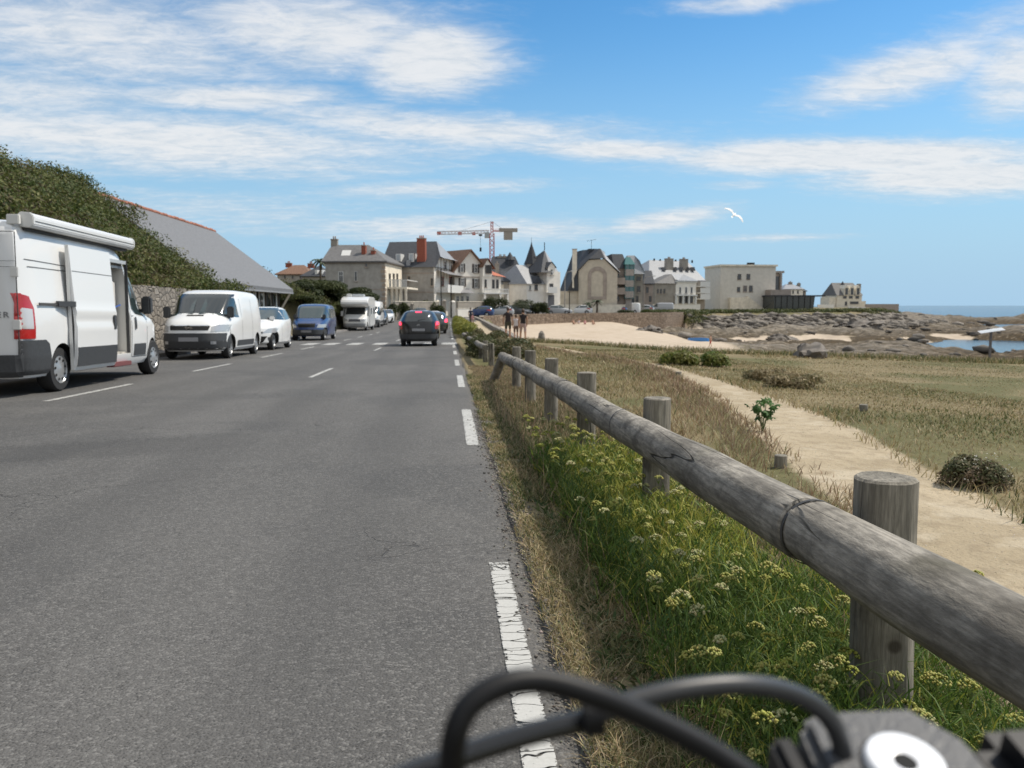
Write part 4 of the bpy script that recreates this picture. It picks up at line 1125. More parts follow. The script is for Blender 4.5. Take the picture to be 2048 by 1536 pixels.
def text_mesh(txt, size, m, par, loc, rot, name='lettering', depth=.003, sx=1):
    c = bpy.data.curves.new(name, 'FONT'); c.body = txt; c.size = size; c.extrude = depth; c.space_character = 1.25
    o = bpy.data.objects.new(name, c); COL.objects.link(o); bpy.context.view_layer.update()
    me = bpy.data.meshes.new_from_object(o.evaluated_get(bpy.context.evaluated_depsgraph_get())); bpy.data.objects.remove(o, do_unlink=True)
    me.materials.clear(); me.materials.append(m); q = bpy.data.objects.new(name, me); COL.objects.link(q); q.parent = par; q.location = loc; q.rotation_euler = rot; q.scale = (sx, 1, 1)
    return q

DUC = [(.26, -2.95, 2.78, .92, 4.5, 14), (.36, -3.0, 2.93, .985, 4.5, 16), (.55, -3.0, 3.0, 1.01, 4.2, 18), (.98, -3.0, 2.98, 1.025, 4.0, 18), (1.1, -3.0, 2.80, 1.02, 4.0, 18),
       (1.24, -3.0, 2.42, 1.01, 3.2, 18), (1.34, -2.995, 2.22, .995, 3.6, 18), (1.9, -2.97, 1.55, .955, 5, 18), (2.25, -2.93, 1.05, .93, 6, 18), (2.38, -2.90, .82, .90, 6, 16),
       (2.46, -2.84, .6, .85, 6, 12), (2.50, -2.7, .4, .74, 6, 10), (2.52, -2.4, .1, .55, 6, 8)]
def big_van(label, open_door, group=None, windows=False):
    t = thing('panel_van' if not windows else 'camper_van', label, 'van', group=group)
    B = Body(DUC); r = .34; wx = .855
    ws = [(s * wx, y) for s in (-1, 1) for y in (-1.9, 2.12)]
    mk_body(B, t, WHITE, ws, r, (-.78, 1.3, -.62, .84, .47, 2.14) if open_door else None)
    for x, y in ws: wheel(t, x, y, r, .22, 1 if x > 0 else -1)
    patch(B, [(-.80, 1.36), (.80, 1.36), (.72, 2.02), (-.72, 2.02)], 'front').build('windscreen', GLASS, t, smooth=True)
    patch(B, [(-.9, .34), (.9, .34), (.9, .78), (-.9, .78)], 'front', .012).build('front_bumper', PLAST, t, smooth=True)
    patch(B, [(-.45, .82), (.45, .82), (.4, .98), (-.4, .98)], 'front', .012).build('grille', UNDER, t, smooth=True)
    patch(B, [(-.26, .48), (.26, .48), (.26, .6), (-.26, .6)], 'front', .02).build('number_plate', PLATE, t)
    for s in (-1, 1):
        patch(B, [(s * .55, .86), (s * .86, .88), (s * .88, 1.12), (s * .62, 1.04)], 'front', .012).build('headlight', LAMPC, t, smooth=True)
        # cab door window with the dropped front corner
        patch(B, [(1.18, 1.99), (.98, 1.70), (.99, 1.30), (1.16, 1.20), (1.78, 1.15), (2.02, 1.22), (1.60, 1.78), (1.38, 2.0)], 'side', .006, s).build('side_window', GLASSG, t, smooth=True)
        patch(B, [(1.62, 1.17), (1.67, 1.17), (1.60, 1.80), (1.55, 1.84)], 'side', .012, s, 2).build('window_divider', PLAST, t)
        mirror(t, B.side(1.75, 1.25), 1.75, 1.20, s, PLAST, (.09, .17, .34))
        patch(B, [(1.02, .92), (1.10, .92), (1.10, 1.14), (1.02, 1.14)], 'side', .018, s, 2).build('door_handle', PLAST, t)
        patch(B, [(.98, .42), (1.62, .42), (1.62, .64), (.98, .64)], 'side', .010, s, 2).build('rub_strip', PLAST, t)
        if s < 0 or not open_door: patch(B, [(-1.44, .40), (.84, .40), (.84, .66), (-1.44, .66)], 'side', .010, s, 3).build('rub_strip', PLAST, t)
        patch(B, [(-2.985, .30), (-2.28, .30), (-2.28, .55), (-2.34, .74), (-2.45, .80), (-2.985, .80)], 'side', .014, s, 3).build('rear_bumper_corner', PLAST, t, smooth=True)
        tl = patch(B, [(-2.985, .82), (-2.72, .82), (-2.72, 1.26), (-2.80, 1.42), (-2.985, 1.46)], 'side', .010, s, 3).build('taillight', LAMPR, t, smooth=True)
        patch(B, [(-2.98, .96), (-2.77, .96), (-2.77, 1.24), (-2.98, 1.26)], 'side', .015, s, 2).build('clear_lens', LAMPW, tl, smooth=True)
        patch(B, [(s * .86, .82), (s * 1.0, .82), (s * 1.0, 1.46), (s * .88, 1.46)], 'rear', .008).build('taillight', LAMPR, t)
        ln = [[(-2.6, .66), (-2.6, 2.02)], [(.88, .40), (.88, 2.16)], [(.88, 1.16), (1.0, 1.16)], [(-2.75, 1.84), (-1.5, 1.84), (-.7, 1.84)], [(-2.8, 1.94), (-1.6, 1.92)], [(.9, 2.02), (1.35, 2.06)],
              [(1.72, .42), (1.72, 1.1)], [(.9, .40), (1.72, .40)]]
        add_seams(t, seams(B, ln[1:], s))
        patch(B, [(-1.44, 1.20), (-.1, 1.20), (-.1, 1.235), (-1.44, 1.235)], 'side', .012, s, 3).build('waist_ridge', WHITE, t)
    patch(B, [(-1.0, .28), (1.0, .28), (1.0, .60), (-1.0, .60)], 'rear', .05).build('rear_bumper', PLAST, t)
    mb = MB().box(-.006, .006, -3.012, -3.0, .62, 2.30).box(-.92, .92, -3.008, -3.0, 2.30, 2.31).box(-.92, .92, -3.008, -3.0, 1.90, 1.905).box(-.92, .92, -3.008, -3.0, 1.82, 1.825)
    for s in (-1, 1): mb.box(s * .93 - .005, s * .93 + .005, -3.012, -3.0, .62, 2.30)
    add_seams(t, mb)
    for s in (-1, 1):
        for z in (.95, 1.68): MB().box(s * .93 - .07, s * .93 + .035, -3.035, -2.99, z, z + .14).build('door_hinge', WHITE2, t, bevel=.008)
    if windows:
        for s in (-1, 1):
            for (a, b) in ((-2.5, -1.6), (-1.1, -.2), (.05, .75)): patch(B, [(a, 1.42), (b, 1.42), (b, 1.88), (a, 1.88)], 'side', .008, s, 2).build('side_window', GLASS, t)
        MB().box(-.4, .4, -1.2, -.4, 2.5, 2.62).build('roof_vent', WHITE2, t, bevel=.03)
    if open_door:
        text_mesh('BOXER', .115, mat('grey_lettering', (.20, .20, .21), .4, metal=.3), t, (.28, -3.006, 1.12), (math.pi / 2, 0, 0), sx=1.25)
        # roller awning on the roof edge
        aw = MB(); sec = [(-.10, 0), (.04, -.015), (.085, .03), (.09, .14), (.05, .19), (-.08, .20), (-.12, .15)]
        aw.prism(sec, 'y', -2.72, .98); o = aw.build('awning', WHITE, t, bevel=.012); o.location = (.98, 0, 2.40)
        MB().prism([(a * 1.08, b * 1.06 - .004) for a, b in sec], 'y', -2.76, -2.70).build('end_cap', WHITE2, o, bevel=.01)
        MB().prism([(a * 1.08, b * 1.06 - .004) for a, b in sec], 'y', .96, 1.02).build('end_cap', WHITE2, o, bevel=.01)
        MB().box(.088, .094, -2.72, .98, .075, .085).build('groove', SEAM, o)
        MB().box(.75, .92, -2.85, -2.78, 2.42, 2.56).build('awning_bracket', WHITE2, t, bevel=.01)
        MB().box(.80, .95, -2.7, .95, 2.35, 2.41).build('awning_bracket', SEAM, t)
        # sliding door standing open, pushed back along the side
        y0, y1, z0, z1 = -1.70, -.16, .30, 2.24; ny, nz = 10, 26; V = []
        for off in (.135, .085):
            for j in range(nz + 1):
                for i in range(ny + 1):
                    y = y0 + (y1 - y0) * i / ny; z = z0 + (z1 - z0) * j / nz
                    V.append((B.side(min(max(y, -1.5), .5), z) + off + (.012 * math.exp(-((z - 1.2) / .06) ** 2) if off > .1 else 0) - (.016 if off > .1 and 1.0 < z < 1.17 else 0), y, z))
        K = (ny + 1) * (nz + 1); Fc = []
        for j in range(nz):
            for i in range(ny):
                a = j * (ny + 1) + i; Fc += [(a, a + 1, a + ny + 2, a + ny + 1), (K + a, K + a + ny + 1, K + a + ny + 2, K + a + 1)]
        bd = [j * (ny + 1) for j in range(nz + 1)]; bd2 = [j * (ny + 1) + ny for j in range(nz + 1)]
        for s_ in (bd, bd2): Fc += [(a, b, K + b, K + a) for a, b in zip(s_[:-1], s_[1:])]
        for base in (0, nz * (ny + 1)): Fc += [(base + i, base + i + 1, K + base + i + 1, K + base + i) for i in range(ny)]
        d = MB().add(V, Fc).build('sliding_door', WHITE, t, smooth=True, angle=30); d['label'] = 'white sliding side door pushed back open'
        def onside(y0, y1, z0, z1, o1, th=.006): return MB().add([(B.side(-.5, z) + o + o1, y, z) for o in (0, th) for (y, z) in ((y0, z0), (y1, z0), (y1, z1), (y0, z1))],
                                                                [(0, 3, 2, 1), (4, 5, 6, 7), (0, 1, 5, 4), (1, 2, 6, 5), (2, 3, 7, 6), (3, 0, 4, 7)])
        onside(-1.69, -.17, .36, .66, .128, .016).build('rub_strip', PLAST, d)
        onside(-.30, -.20, .93, 1.17, .135, .016).build('door_handle', PLAST, d, bevel=.01)
        onside(-1.69, -.17, 1.835, 1.845, .132).build('panel_gap', SEAM, d)
        onside(-1.712, -1.700, .31, 2.23, .085, .05).build('rubber_seal', WHITE2, d)
        MB().bar((1.03, -2.05, 1.33), (1.12, -1.68, 1.33), .05, .08).build('sliding_arm', PLAST, t)
        MB().box(1.02, 1.035, -2.6, -.7, 1.30, 1.335).build('slide_rail', SEAM, t)
        # what the open doorway shows
        fr = MB()
        for s0, s1, a, b in ((.832, .845, .48, 2.14),): fr.box(.93, .985, s0, s1, a, b)
        fr.build('door_seal', PLAST, t)
        MB().box(.80, .97, -.3, .84, 2.10, 2.16).box(.80, .90, -.3, .84, 2.02, 2.06).build('upper_slide_track', SILVER, t)
        cb = MB(); cb.prism([(-.62, .475), (.80, .475), (.80, 1.78), (.62, 1.80), (.52, 1.72), (.40, 1.74), (.38, 1.95), (-.62, 1.95)], 'x', -.4, .78)
        cb.build('fitted_cabinet', INNER, t, bevel=.02)
        MB().box(.79, .80, -.3, -.02, .9, 1.62).build('cabinet_door', mat('cream_panel', (.55, .48, .36), .6), t)
        MB().box(.20, .92, -.60, .82, .475, .50).build('floor_mat', mat('pale_lino', (.38, .36, .32), .8, .4, 8), t)
        MB().bar((.80, -.1, 1.18), (.86, .78, 1.36), .02).build('strap', mat('blue_strap', (.05, .12, .4), .6), t)
        MB().box(.65, 1.06, -.1, .7, .26, .34).build('entrance_step', mat('reddish_step', (.16, .05, .05), .7), t, bevel=.01)
    return t
v1 = big_van('large white panel van at the left edge with open sliding door and roof awning', True, group='vehicles parked along the left side'); place(v1, -6.89, 14.97)

def car(name, label, cat, lv, r, wb, paintm, glass, group=None, side_win=(), ws=None, rear=None, lights=None, tails=None, grille=None, bumper=None, lit=False, plate=(.5, .62), mir=None, extra=None, roofm=None, hw=None, gm=GLASS):
    t = thing(name, label, cat, group=group); B = Body(lv); hw = hw or B.side(0, r)
    w4 = [(s * (min(hw, B.side(y, r)) - .125), y) for s in (-1, 1) for y in wb]
    mk_body(B, t, paintm, w4, r)
    for x, y in w4: wheel(t, x, y, r, .19, 1 if x > 0 else -1)
    if ws: patch(B, ws, 'front', .006).build('windscreen', gm, t, smooth=True)
    if rear: patch(B, rear, 'rear', .006).build('rear_window', gm, t, smooth=True)
    for s in (-1, 1):
        for pl in side_win: patch(B, pl, 'side', .006, s).build('side_window', GLASSG, t, smooth=True)
        if lights: patch(B, [(s * a, z) for a, z in lights], 'front', .010).build('headlight', LAMPC, t, smooth=True)
        if tails: patch(B, [(s * a, z) for a, z in tails], 'rear', .012).build('taillight', LIT if lit else LAMPR, t, smooth=True)
        if mir: mirror(t, B.side(mir[1], mir[2] + .05), mir[1], mir[2], s, mir[3], mir[4])
    if grille: patch(B, grille, 'front', .010).build('grille', UNDER, t, smooth=True)
    if bumper:
        patch(B, bumper, 'front', .008).build('front_bumper', PLAST, t, smooth=True)
    for wh in ('front', 'rear'):
        z0, z1 = plate; patch(B, [(-.26, z0), (.26, z0), (.26, z1), (-.26, z1)], wh, .018).build('number_plate', PLATE, t)
    if extra: extra(t, B)
    return t
VIV = [(.22, -2.3, 2.2, .86, 4, 10), (.3, -2.37, 2.32, .92, 4, 10), (.5, -2.39, 2.39, .945, 3.8, 12), (.78, -2.39, 2.36, .95, 3.6, 12), (.95, -2.39, 2.26, .95, 3.6, 12), (1.10, -2.38, 2.02, .945, 3.6, 12),
       (1.20, -2.375, 1.72, .935, 3, 12), (1.27, -2.37, 1.58, .925, 3.2, 12), (1.72, -2.33, 1.02, .865, 4, 12), (1.84, -2.29, .82, .82, 4, 10), (1.91, -2.22, .6, .75, 4, 8), (1.95, -2.05, .3, .62, 4, 7), (1.965, -1.8, 0, .4, 4, 6)]
GRP = 'vehicles parked along the left side'
def viv_extra(t, B):
    for s in (-1, 1):
        patch(B, [(-1.05, .34), (.92, .34), (.92, .50), (-1.05, .50)], 'side', .012, s, 2).build('rub_strip', PLAST, t)
        patch(B, [(s * .56, .42), (s * .68, .42), (s * .68, .5), (s * .56, .5)], 'front', .02).build('fog_lamp', LAMPC, t)
        add_seams(t, seams(B, [[(.35, .4), (.35, 1.85)], [(1.45, .4), (1.55, 1.1)], [(-.9, .45), (-.9, 1.85)]], s, .014))
    patch(B, [(-.24, 1.19), (.24, 1.19), (.22, 1.225), (-.22, 1.225)], 'front', .02).build('bonnet_slot', UNDER, t)
    e = MB(); y = B.end(0, .86) + .03
    for k in range(24):
        a, b = 2 * math.pi * k / 24, 2 * math.pi * (k + 1) / 24; e.bar((.075 * math.cos(a), y, .87 + .06 * math.sin(a)), (.075 * math.cos(b), y, .87 + .06 * math.sin(b)), .012)
    e.bar((-.11, y, .85), (.01, y, .885), .014).bar((.01, y, .885), (-.01, y, .855), .014).bar((-.01, y, .855), (.11, y, .89), .014); e.build('emblem', CHROME, t)
    patch(B, [(-.52, .925), (.52, .925), (.50, .945), (-.50, .945)], 'front', .02).build('chrome_bar', CHROME, t)
    patch(B, [(-.80, 1.70), (-.68, 1.70), (-.68, 1.71), (-.80, 1.71)], 'front', .012)
v2 = car('small_van', 'medium white panel van facing the camera behind the large van', 'van', VIV, .32, (-1.55, 1.42), WHITE,
         True, GRP, side_win=[[(1.75 - .1, 1.25), (1.40, 1.17), (.62, 1.16), (.62, 1.72), (1.0, 1.74), (1.30, 1.52)]], ws=[(-.83, 1.28), (.83, 1.28), (.76, 1.83), (-.76, 1.83)],
         lights=[(.56, .76), (.88, .76), (.90, .95), (.70, .95), (.57, .90)], tails=[(.8, .8), (.92, .8), (.92, 1.4), (.82, 1.4)], grille=[(-.5, .80), (.5, .80), (.54, .92), (-.54, .92)],
         bumper=[(-.90, .26), (.90, .26), (.90, .72), (-.90, .72)], plate=(.50, .61), mir=(.93, 1.36, 1.14, PLAST, (.09, .15, .32)), extra=viv_extra)
place(v2, -7.02, 25.3, math.pi)
CMAX = [(.18, -2.0, 1.95, .78, 2.4, 3), (.28, -2.15, 2.12, .88, 2.4, 3), (.55, -2.19, 2.19, .91, 2.4, 3.2), (.78, -2.18, 2.10, .91, 2.4, 3.2), (.92, -2.15, 1.82, .90, 2.5, 3.2), (1.02, -2.11, 1.35, .885, 2.6, 3.2),
        (1.08, -2.08, 1.12, .87, 2.8, 3.2), (1.34, -1.86, .52, .755, 3, 3), (1.47, -1.66, .2, .68, 3, 3), (1.54, -1.42, -.05, .58, 3, 2.8), (1.57, -1.1, -.3, .42, 3, 2.6)]
def cmax_x(t, B):
    patch(B, [(-.45, .26), (.45, .26), (.6, .50), (-.6, .50)], 'front', .012).build('air_intake', UNDER, t, smooth=True)
    for s in (-1, 1):
        patch(B, [(s * .62, .34), (s * .78, .38), (s * .74, .50), (s * .60, .46)], 'front', .014).build('fog_lamp', PLAST, t)
        add_seams(t, seams(B, [[(.62, .3), (.62, 1.05)], [(-.35, .3), (-.35, 1.1)], [(1.3, .5), (1.2, .95)]], s, .012))
v3 = car('hatchback', 'white hatchback facing the camera between the white and the blue van', 'car', CMAX, .32, (-1.32, 1.33), WHITE, True, GRP,
         side_win=[[(1.02, 1.10), (.05, 1.08), (.05, 1.44), (.28, 1.47), (.62, 1.32)], [(-.02, 1.08), (-.98, 1.12), (-.98, 1.46), (-.02, 1.48)], [(-1.05, 1.13), (-1.6, 1.2), (-1.4, 1.42), (-1.05, 1.45)]],
         ws=[(-.72, 1.10), (.72, 1.10), (.60, 1.53), (-.60, 1.53)], rear=[(-.65, 1.1), (.65, 1.1), (.55, 1.5), (-.55, 1.5)], lights=[(.46, .62), (.80, .62), (.84, .79), (.62, .77)], tails=[(.62, .85), (.85, .85), (.82, 1.2), (.66, 1.1)],
         grille=[(-.5, .60), (.5, .60), (.48, .66), (-.48, .66)], plate=(.50, .59), mir=(.86, .95, 1.06, WHITE, (.09, .12, .15)), extra=cmax_x, gm=GLASSG)
place(v3, -7.0, 31.6, math.pi)
VIT = [(.22, -2.3, 2.2, .86, 3, 9), (.32, -2.37, 2.34, .93, 2.8, 9), (.55, -2.39, 2.39, .95, 2.7, 10), (.82, -2.39, 2.33, .95, 2.7, 10), (.95, -2.39, 2.12, .945, 2.8, 10), (1.08, -2.38, 1.62, .94, 3, 10),
       (1.14, -2.37, 1.42, .93, 3, 10), (1.68, -2.3, .72, .84, 4, 9), (1.80, -2.25, .5, .78, 4, 8), (1.87, -2.12, .2, .68, 4, 7), (1.90, -1.9, -.1, .45, 4, 6)]
def vit_x(t, B):
    for s in (-1, 1):
        add_seams(t, seams(B, [[(.25, .4), (.25, 1.75)], [(1.35, .4), (1.4, 1.05)], [(-.95, .45), (-.95, 1.75)]], s, .014))
v4 = car('passenger_van', 'blue people-carrier van facing the camera behind the white hatchback', 'van', VIT, .33, (-1.58, 1.45), BLUEP, True, GRP,
         side_win=[[(1.25, 1.18), (.5, 1.14), (.5, 1.66), (.74, 1.66)], [(.38, 1.15), (-.82, 1.18), (-.82, 1.64), (.38, 1.66)], [(-.95, 1.18), (-2.1, 1.22), (-2.05, 1.62), (-.95, 1.64)]],
         ws=[(-.82, 1.15), (.82, 1.15), (.74, 1.78), (-.74, 1.78)], lights=[(.50, .66), (.86, .66), (.88, .84), (.58, .83)], tails=[(.8, .8), (.92, .8), (.92, 1.3), (.82, 1.3)],
         grille=[(-.42, .68), (.42, .68), (.44, .88), (-.44, .88)], bumper=[(-.88, .26), (.88, .26), (.88, .56), (-.88, .56)], plate=(.42, .53), mir=(.92, 1.2, 1.10, PLAST, (.08, .14, .24)), extra=vit_x, gm=GLASSG)
place(v4, -7.22, 45.0, math.pi)
# motorhome
def motorhome():
    t = thing('motorhome', 'white coachbuilt motorhome with a rounded overcab bulge facing the camera', 'motorhome', group=GRP)
    B = Body([(a, max(b, .2), c, d, e, 8) for (a, b, c, d, e, f) in DUC if a < 2.1]); r = .34
    cab = [(z, .6, yf, hw, nf, 10) for (z, yr, yf, hw, nf, nr) in DUC if z < 2.0]
    cab = [(z, a, b, c * 1.0, d, e) for (z, a, b, c, d, e) in cab]; B = Body(cab)
    ws = [(-.87, 2.12), (.87, 2.12)]
    mk_body(B, t, WHITE2, ws, r)
    hb = MB(); hb.prism([(-3.6, .42), (-2.2, .30), (1.15, .30), (1.15, 1.95), (2.3, 1.98), (2.75, 2.08), (2.98, 2.28), (2.86, 2.52), (2.35, 2.72), (1.3, 2.86), (-3.3, 2.88), (-3.6, 2.7)], 'x', -1.14, 1.14)
    hb.build('coach_body', WHITE, t, bevel=.07)
    for x, y in ws + [(-.9, -1.9), (.9, -1.9)]: wheel(t, x * 1.12 if y < 0 else x, y, r, .22, 1 if x > 0 else -1)
    patch(B, [(-.82, 1.36), (.82, 1.36), (.76, 1.90), (-.76, 1.90)], 'front').build('windscreen', GLASS, t, smooth=True)
    patch(B, [(-.9, .30), (.9, .30), (.9, .62), (-.9, .62)], 'front', .012).build('front_bumper', mat('grey_bumper', (.28, .29, .3), .5), t, smooth=True)
    patch(B, [(-.5, .76), (.5, .76), (.45, .98), (-.45, .98)], 'front', .012).build('grille', mat('grey_grille', (.10, .10, .11), .5), t, smooth=True)
    patch(B, [(-.26, .46), (.26, .46), (.26, .57), (-.26, .57)], 'front', .02).build('number_plate', PLATE, t)
    for s in (-1, 1):
        patch(B, [(s * .55, .80), (s * .86, .82), (s * .88, 1.06), (s * .62, 1.0)], 'front', .012).build('headlight', LAMPC, t, smooth=True)
        patch(B, [(1.98, 1.22), (1.16, 1.20), (1.16, 1.85), (1.42, 1.86)], 'side', .008, s).build('side_window', GLASS, t)
        mirror(t, B.side(1.75, 1.25), 1.75, 1.22, s, WHITE, (.11, .17, .42))
        for (a, b, c, d) in ((-.3, .6, 1.4, 1.9), (-2.8, -1.8, 1.4, 1.95)): MB().box(s * 1.135 if s > 0 else -1.16, s * 1.16 if s > 0 else -1.135, a, b, c, d).build('side_window', GLASS, t)
        MB().box(s * 1.135 if s > 0 else -1.15, s * 1.15 if s > 0 else -1.135, -3.5, 2.2, 2.1, 2.16).build('stripe', mat('grey_stripe', (.4, .42, .45), .5), t)
    MB().box(-.65, .35, .3, 1.3, 2.86, 3.08).build('roof_light', mat('pale_acrylic', (.5, .53, .56), .3), t, bevel=.04)
    MB().box(.5, .95, -.3, .5, 2.86, 3.12).build('air_conditioner', WHITE, t, bevel=.06)
    MB().box(-1.0, 1.0, -3.7, -3.6, .5, .8).build('rear_bumper', PLAST, t)
    return t
v5 = motorhome(); place(v5, -7.82, 72.6, math.pi)
v6 = big_van('white high-roof camper van parked directly behind the motorhome', False, group=GRP, windows=True); place(v6, -7.62, 83.0, math.pi)
# hatchback driving away in our lane
HAT = [(.2, -1.82, 1.75, .76, 2.4, 3.2), (.3, -1.93, 1.88, .83, 2.4, 3.2), (.52, -1.96, 1.95, .86, 2.4, 3.2), (.75, -1.94, 1.88, .865, 2.4, 3.2), (.90, -1.91, 1.55, .86, 2.5, 3.2), (.98, -1.88, 1.15, .85, 2.6, 3.2),
       (1.24, -1.70, .4, .70, 3, 3.0), (1.36, -1.58, .12, .62, 3, 2.8), (1.425, -1.42, -.1, .52, 3, 2.6), (1.455, -1.15, -.35, .36, 3, 2.6)]
def hat_x(t, B):
    patch(B, [(-.86, .24), (.86, .24), (.86, .50), (-.86, .50)], 'rear', .03).build('rear_bumper', PLAST, t, smooth=True)
    patch(B, [(-.12, 1.365), (.12, 1.365), (.12, 1.405), (-.12, 1.405)], 'rear', .02).build('brake_light', LIT, t)
    MB().bar((-.02, B.end(0, 1.04, False) - .02, 1.04), (.28, B.end(.28, 1.12, False) - .02, 1.10), .02).build('wiper', UNDER, t)
    for s in (-1, 1): add_seams(t, seams(B, [[(.75, .3), (.75, .95)], [(-.35, .3), (-.35, 1.0)]], s, .012))
    e = MB(); y = B.end(0, .86, False) - .02; e.bar((-.05, y, .83), (0, y, .90), .012).bar((.05, y, .83), (0, y, .90), .012); e.build('emblem', CHROME, t)
    rf = MB(); rf.prism([(-1.36, 1.42), (-1.15, 1.460), (-.4, 1.460), (-.15, 1.43)], 'x', -.36, .36); rf.build('roof_sheen', SILVER, t)  # sky reflection on the black roof, put in as a silver sheet
    MB().bar((.0, -1.15, 1.48), (0, -1.3, 1.66), .008).build('aerial', UNDER, t)
HKW = dict(side_win=[[(.95, 1.02), (.02, 1.0), (.02, 1.34), (.25, 1.36), (.55, 1.24)], [(-.05, 1.0), (-.85, 1.02), (-.85, 1.36), (-.05, 1.36)]], ws=[(-.72, 1.0), (.72, 1.0), (.6, 1.38), (-.6, 1.38)],
           rear=[(-.72, 1.0), (.72, 1.0), (.70, 1.08), (.55, 1.36), (-.55, 1.36), (-.70, 1.08)], lights=[(.5, .62), (.8, .64), (.82, .86), (.62, .82)], grille=[(-.4, .5), (.4, .5), (.4, .66), (-.4, .66)], plate=(.62, .72), mir=(.83, .72, .98, BLACKP, (.08, .1, .14)))
v7 = car('hatchback', 'black hatchback with glowing brake lights driving away in the right lane', 'car', HAT, .30, (-1.22, 1.28), BLACKP, True, None, tails=[(.66, .70), (.84, .70), (.85, .98), (.74, 1.04), (.66, .98)], lit=False, extra=hat_x, **HKW)
for s in (-1, 1):
    q = Body(HAT); patch(q, [(s * .70, .86), (s * .82, .86), (s * .82, .98), (s * .72, 1.0)], 'rear', .02).build('brake_light', LIT, v7, smooth=True)
place(v7, -1.22, 35.5)
v8 = car('estate_car', 'dark grey car with red lights ahead of the black hatchback', 'car', CMAX, .32, (-1.32, 1.33), GREYP, True, None, side_win=[[(.9, 1.10), (-1.4, 1.10), (-1.3, 1.42), (.28, 1.45)]],
         ws=[(-.72, 1.10), (.72, 1.10), (.60, 1.53), (-.60, 1.53)], rear=[(-.74, 1.06), (.74, 1.06), (.60, 1.52), (-.60, 1.52)], lights=[(.46, .62), (.80, .62), (.84, .79), (.62, .77)],
         tails=[(.66, .84), (.88, .84), (.86, 1.08), (.70, 1.04)], lit=True, plate=(.60, .7), mir=(.86, .8, 1.06, GREYP, (.09, .12, .15)))
place(v8, -.95, 62.0)
def scar(label, x, y, rz, paintm, lv=CMAX, name='parked_car', cat='car', group=None, z=None, src=None):
    t = car(name, label, cat, lv, .32, (-1.32, 1.33), paintm, True, group, side_win=[[(.95, 1.10), (.05, 1.08), (.05, 1.44), (.28, 1.46), (.58, 1.32)], [(-.05, 1.08), (-1.5, 1.14), (-1.3, 1.44), (-.05, 1.46)]],
            ws=[(-.72, 1.10), (.72, 1.10), (.60, 1.53), (-.60, 1.53)], rear=[(-.70, 1.08), (.70, 1.08), (.58, 1.52), (-.58, 1.52)], lights=[(.46, .62), (.80, .62), (.84, .79), (.62, .77)], tails=[(.62, .85), (.86, .85), (.84, 1.1), (.66, 1.05)], plate=(.5, .6))
    t.location = (x, y, (tz(x, y) if z is None else z) + .01); t.rotation_euler = (0, 0, rz)
    return t
pl = scar('white car with a pale roof farthest up the right lane', -1.6, 88, 0, WHITE, name='hatchback')
a = scar('dark car parked just behind the white camper van', -7.5, 90.5, math.pi, GREYP, group=GRP)
a = scar('white car parked last in the row before the houses', -7.25, 97.5, math.pi, WHITE, group=GRP)
# cars in front of the seafront houses
FG = 'cars parked along the seafront'
PI = math.pi
for (u, v, y, rz, pm, lab) in [(960, 627, 122, 1.2, BLUEP, 'dark blue car at the bend of the seafront road'), (1000, 627, 126, 1.35, SILVER, 'silver car in front of the green garden of the gabled house'),
                               (1036, 628, 130, -1.9, GREYP, 'dark car left of the low green hedge on the seafront'), (1053, 628, 133, 1.3, BLACKP, 'black car partly behind the low green hedge'),
                               (1119, 628, 137, -1.9, SILVER, 'silver grey car in front of the turreted white house'), (1160, 628, 140, 1.2, WHITE, 'white car behind the rounded green hedge'),
                               (1230, 629, 143, 1.15, BLUEP, 'blue car below the big beige gable'), (1285, 624, 150, 1.2, SILVER, 'silver car right of the white delivery van'), (838, 626, 108, .2, mat('green_grey_paint', (.12, .17, .16), .3, coat=.8), 'grey-green car beyond the black hatchback')]:
    p = atY(u, v, y); scar(lab, p.x, y, rz, pm, group=FG)
def svan(lab, u, y, rz, m=WHITE, sc_=1.0):
    p = atY(u, 625, y)
    t = car('delivery_van', lab, 'van', VIV, .32, (-1.55, 1.42), m, True, FG, side_win=[[(1.65, 1.25), (.62, 1.16), (.62, 1.72), (1.0, 1.74)]], ws=[(-.83, 1.28), (.83, 1.28), (.76, 1.83), (-.76, 1.83)], lights=[(.54, .80), (.82, .80), (.84, 1.05), (.6, 1.0)], plate=(.5, .6))
    t.location = (p.x, y, tz(p.x, y) + .01); t.rotation_euler = (0, 0, rz)
svan('white van parked below the teal glass bay', 1254, 147, 1.2); svan('light grey van in front of the pale manor with dormers', 1322, 157, 1.25, SILVER)

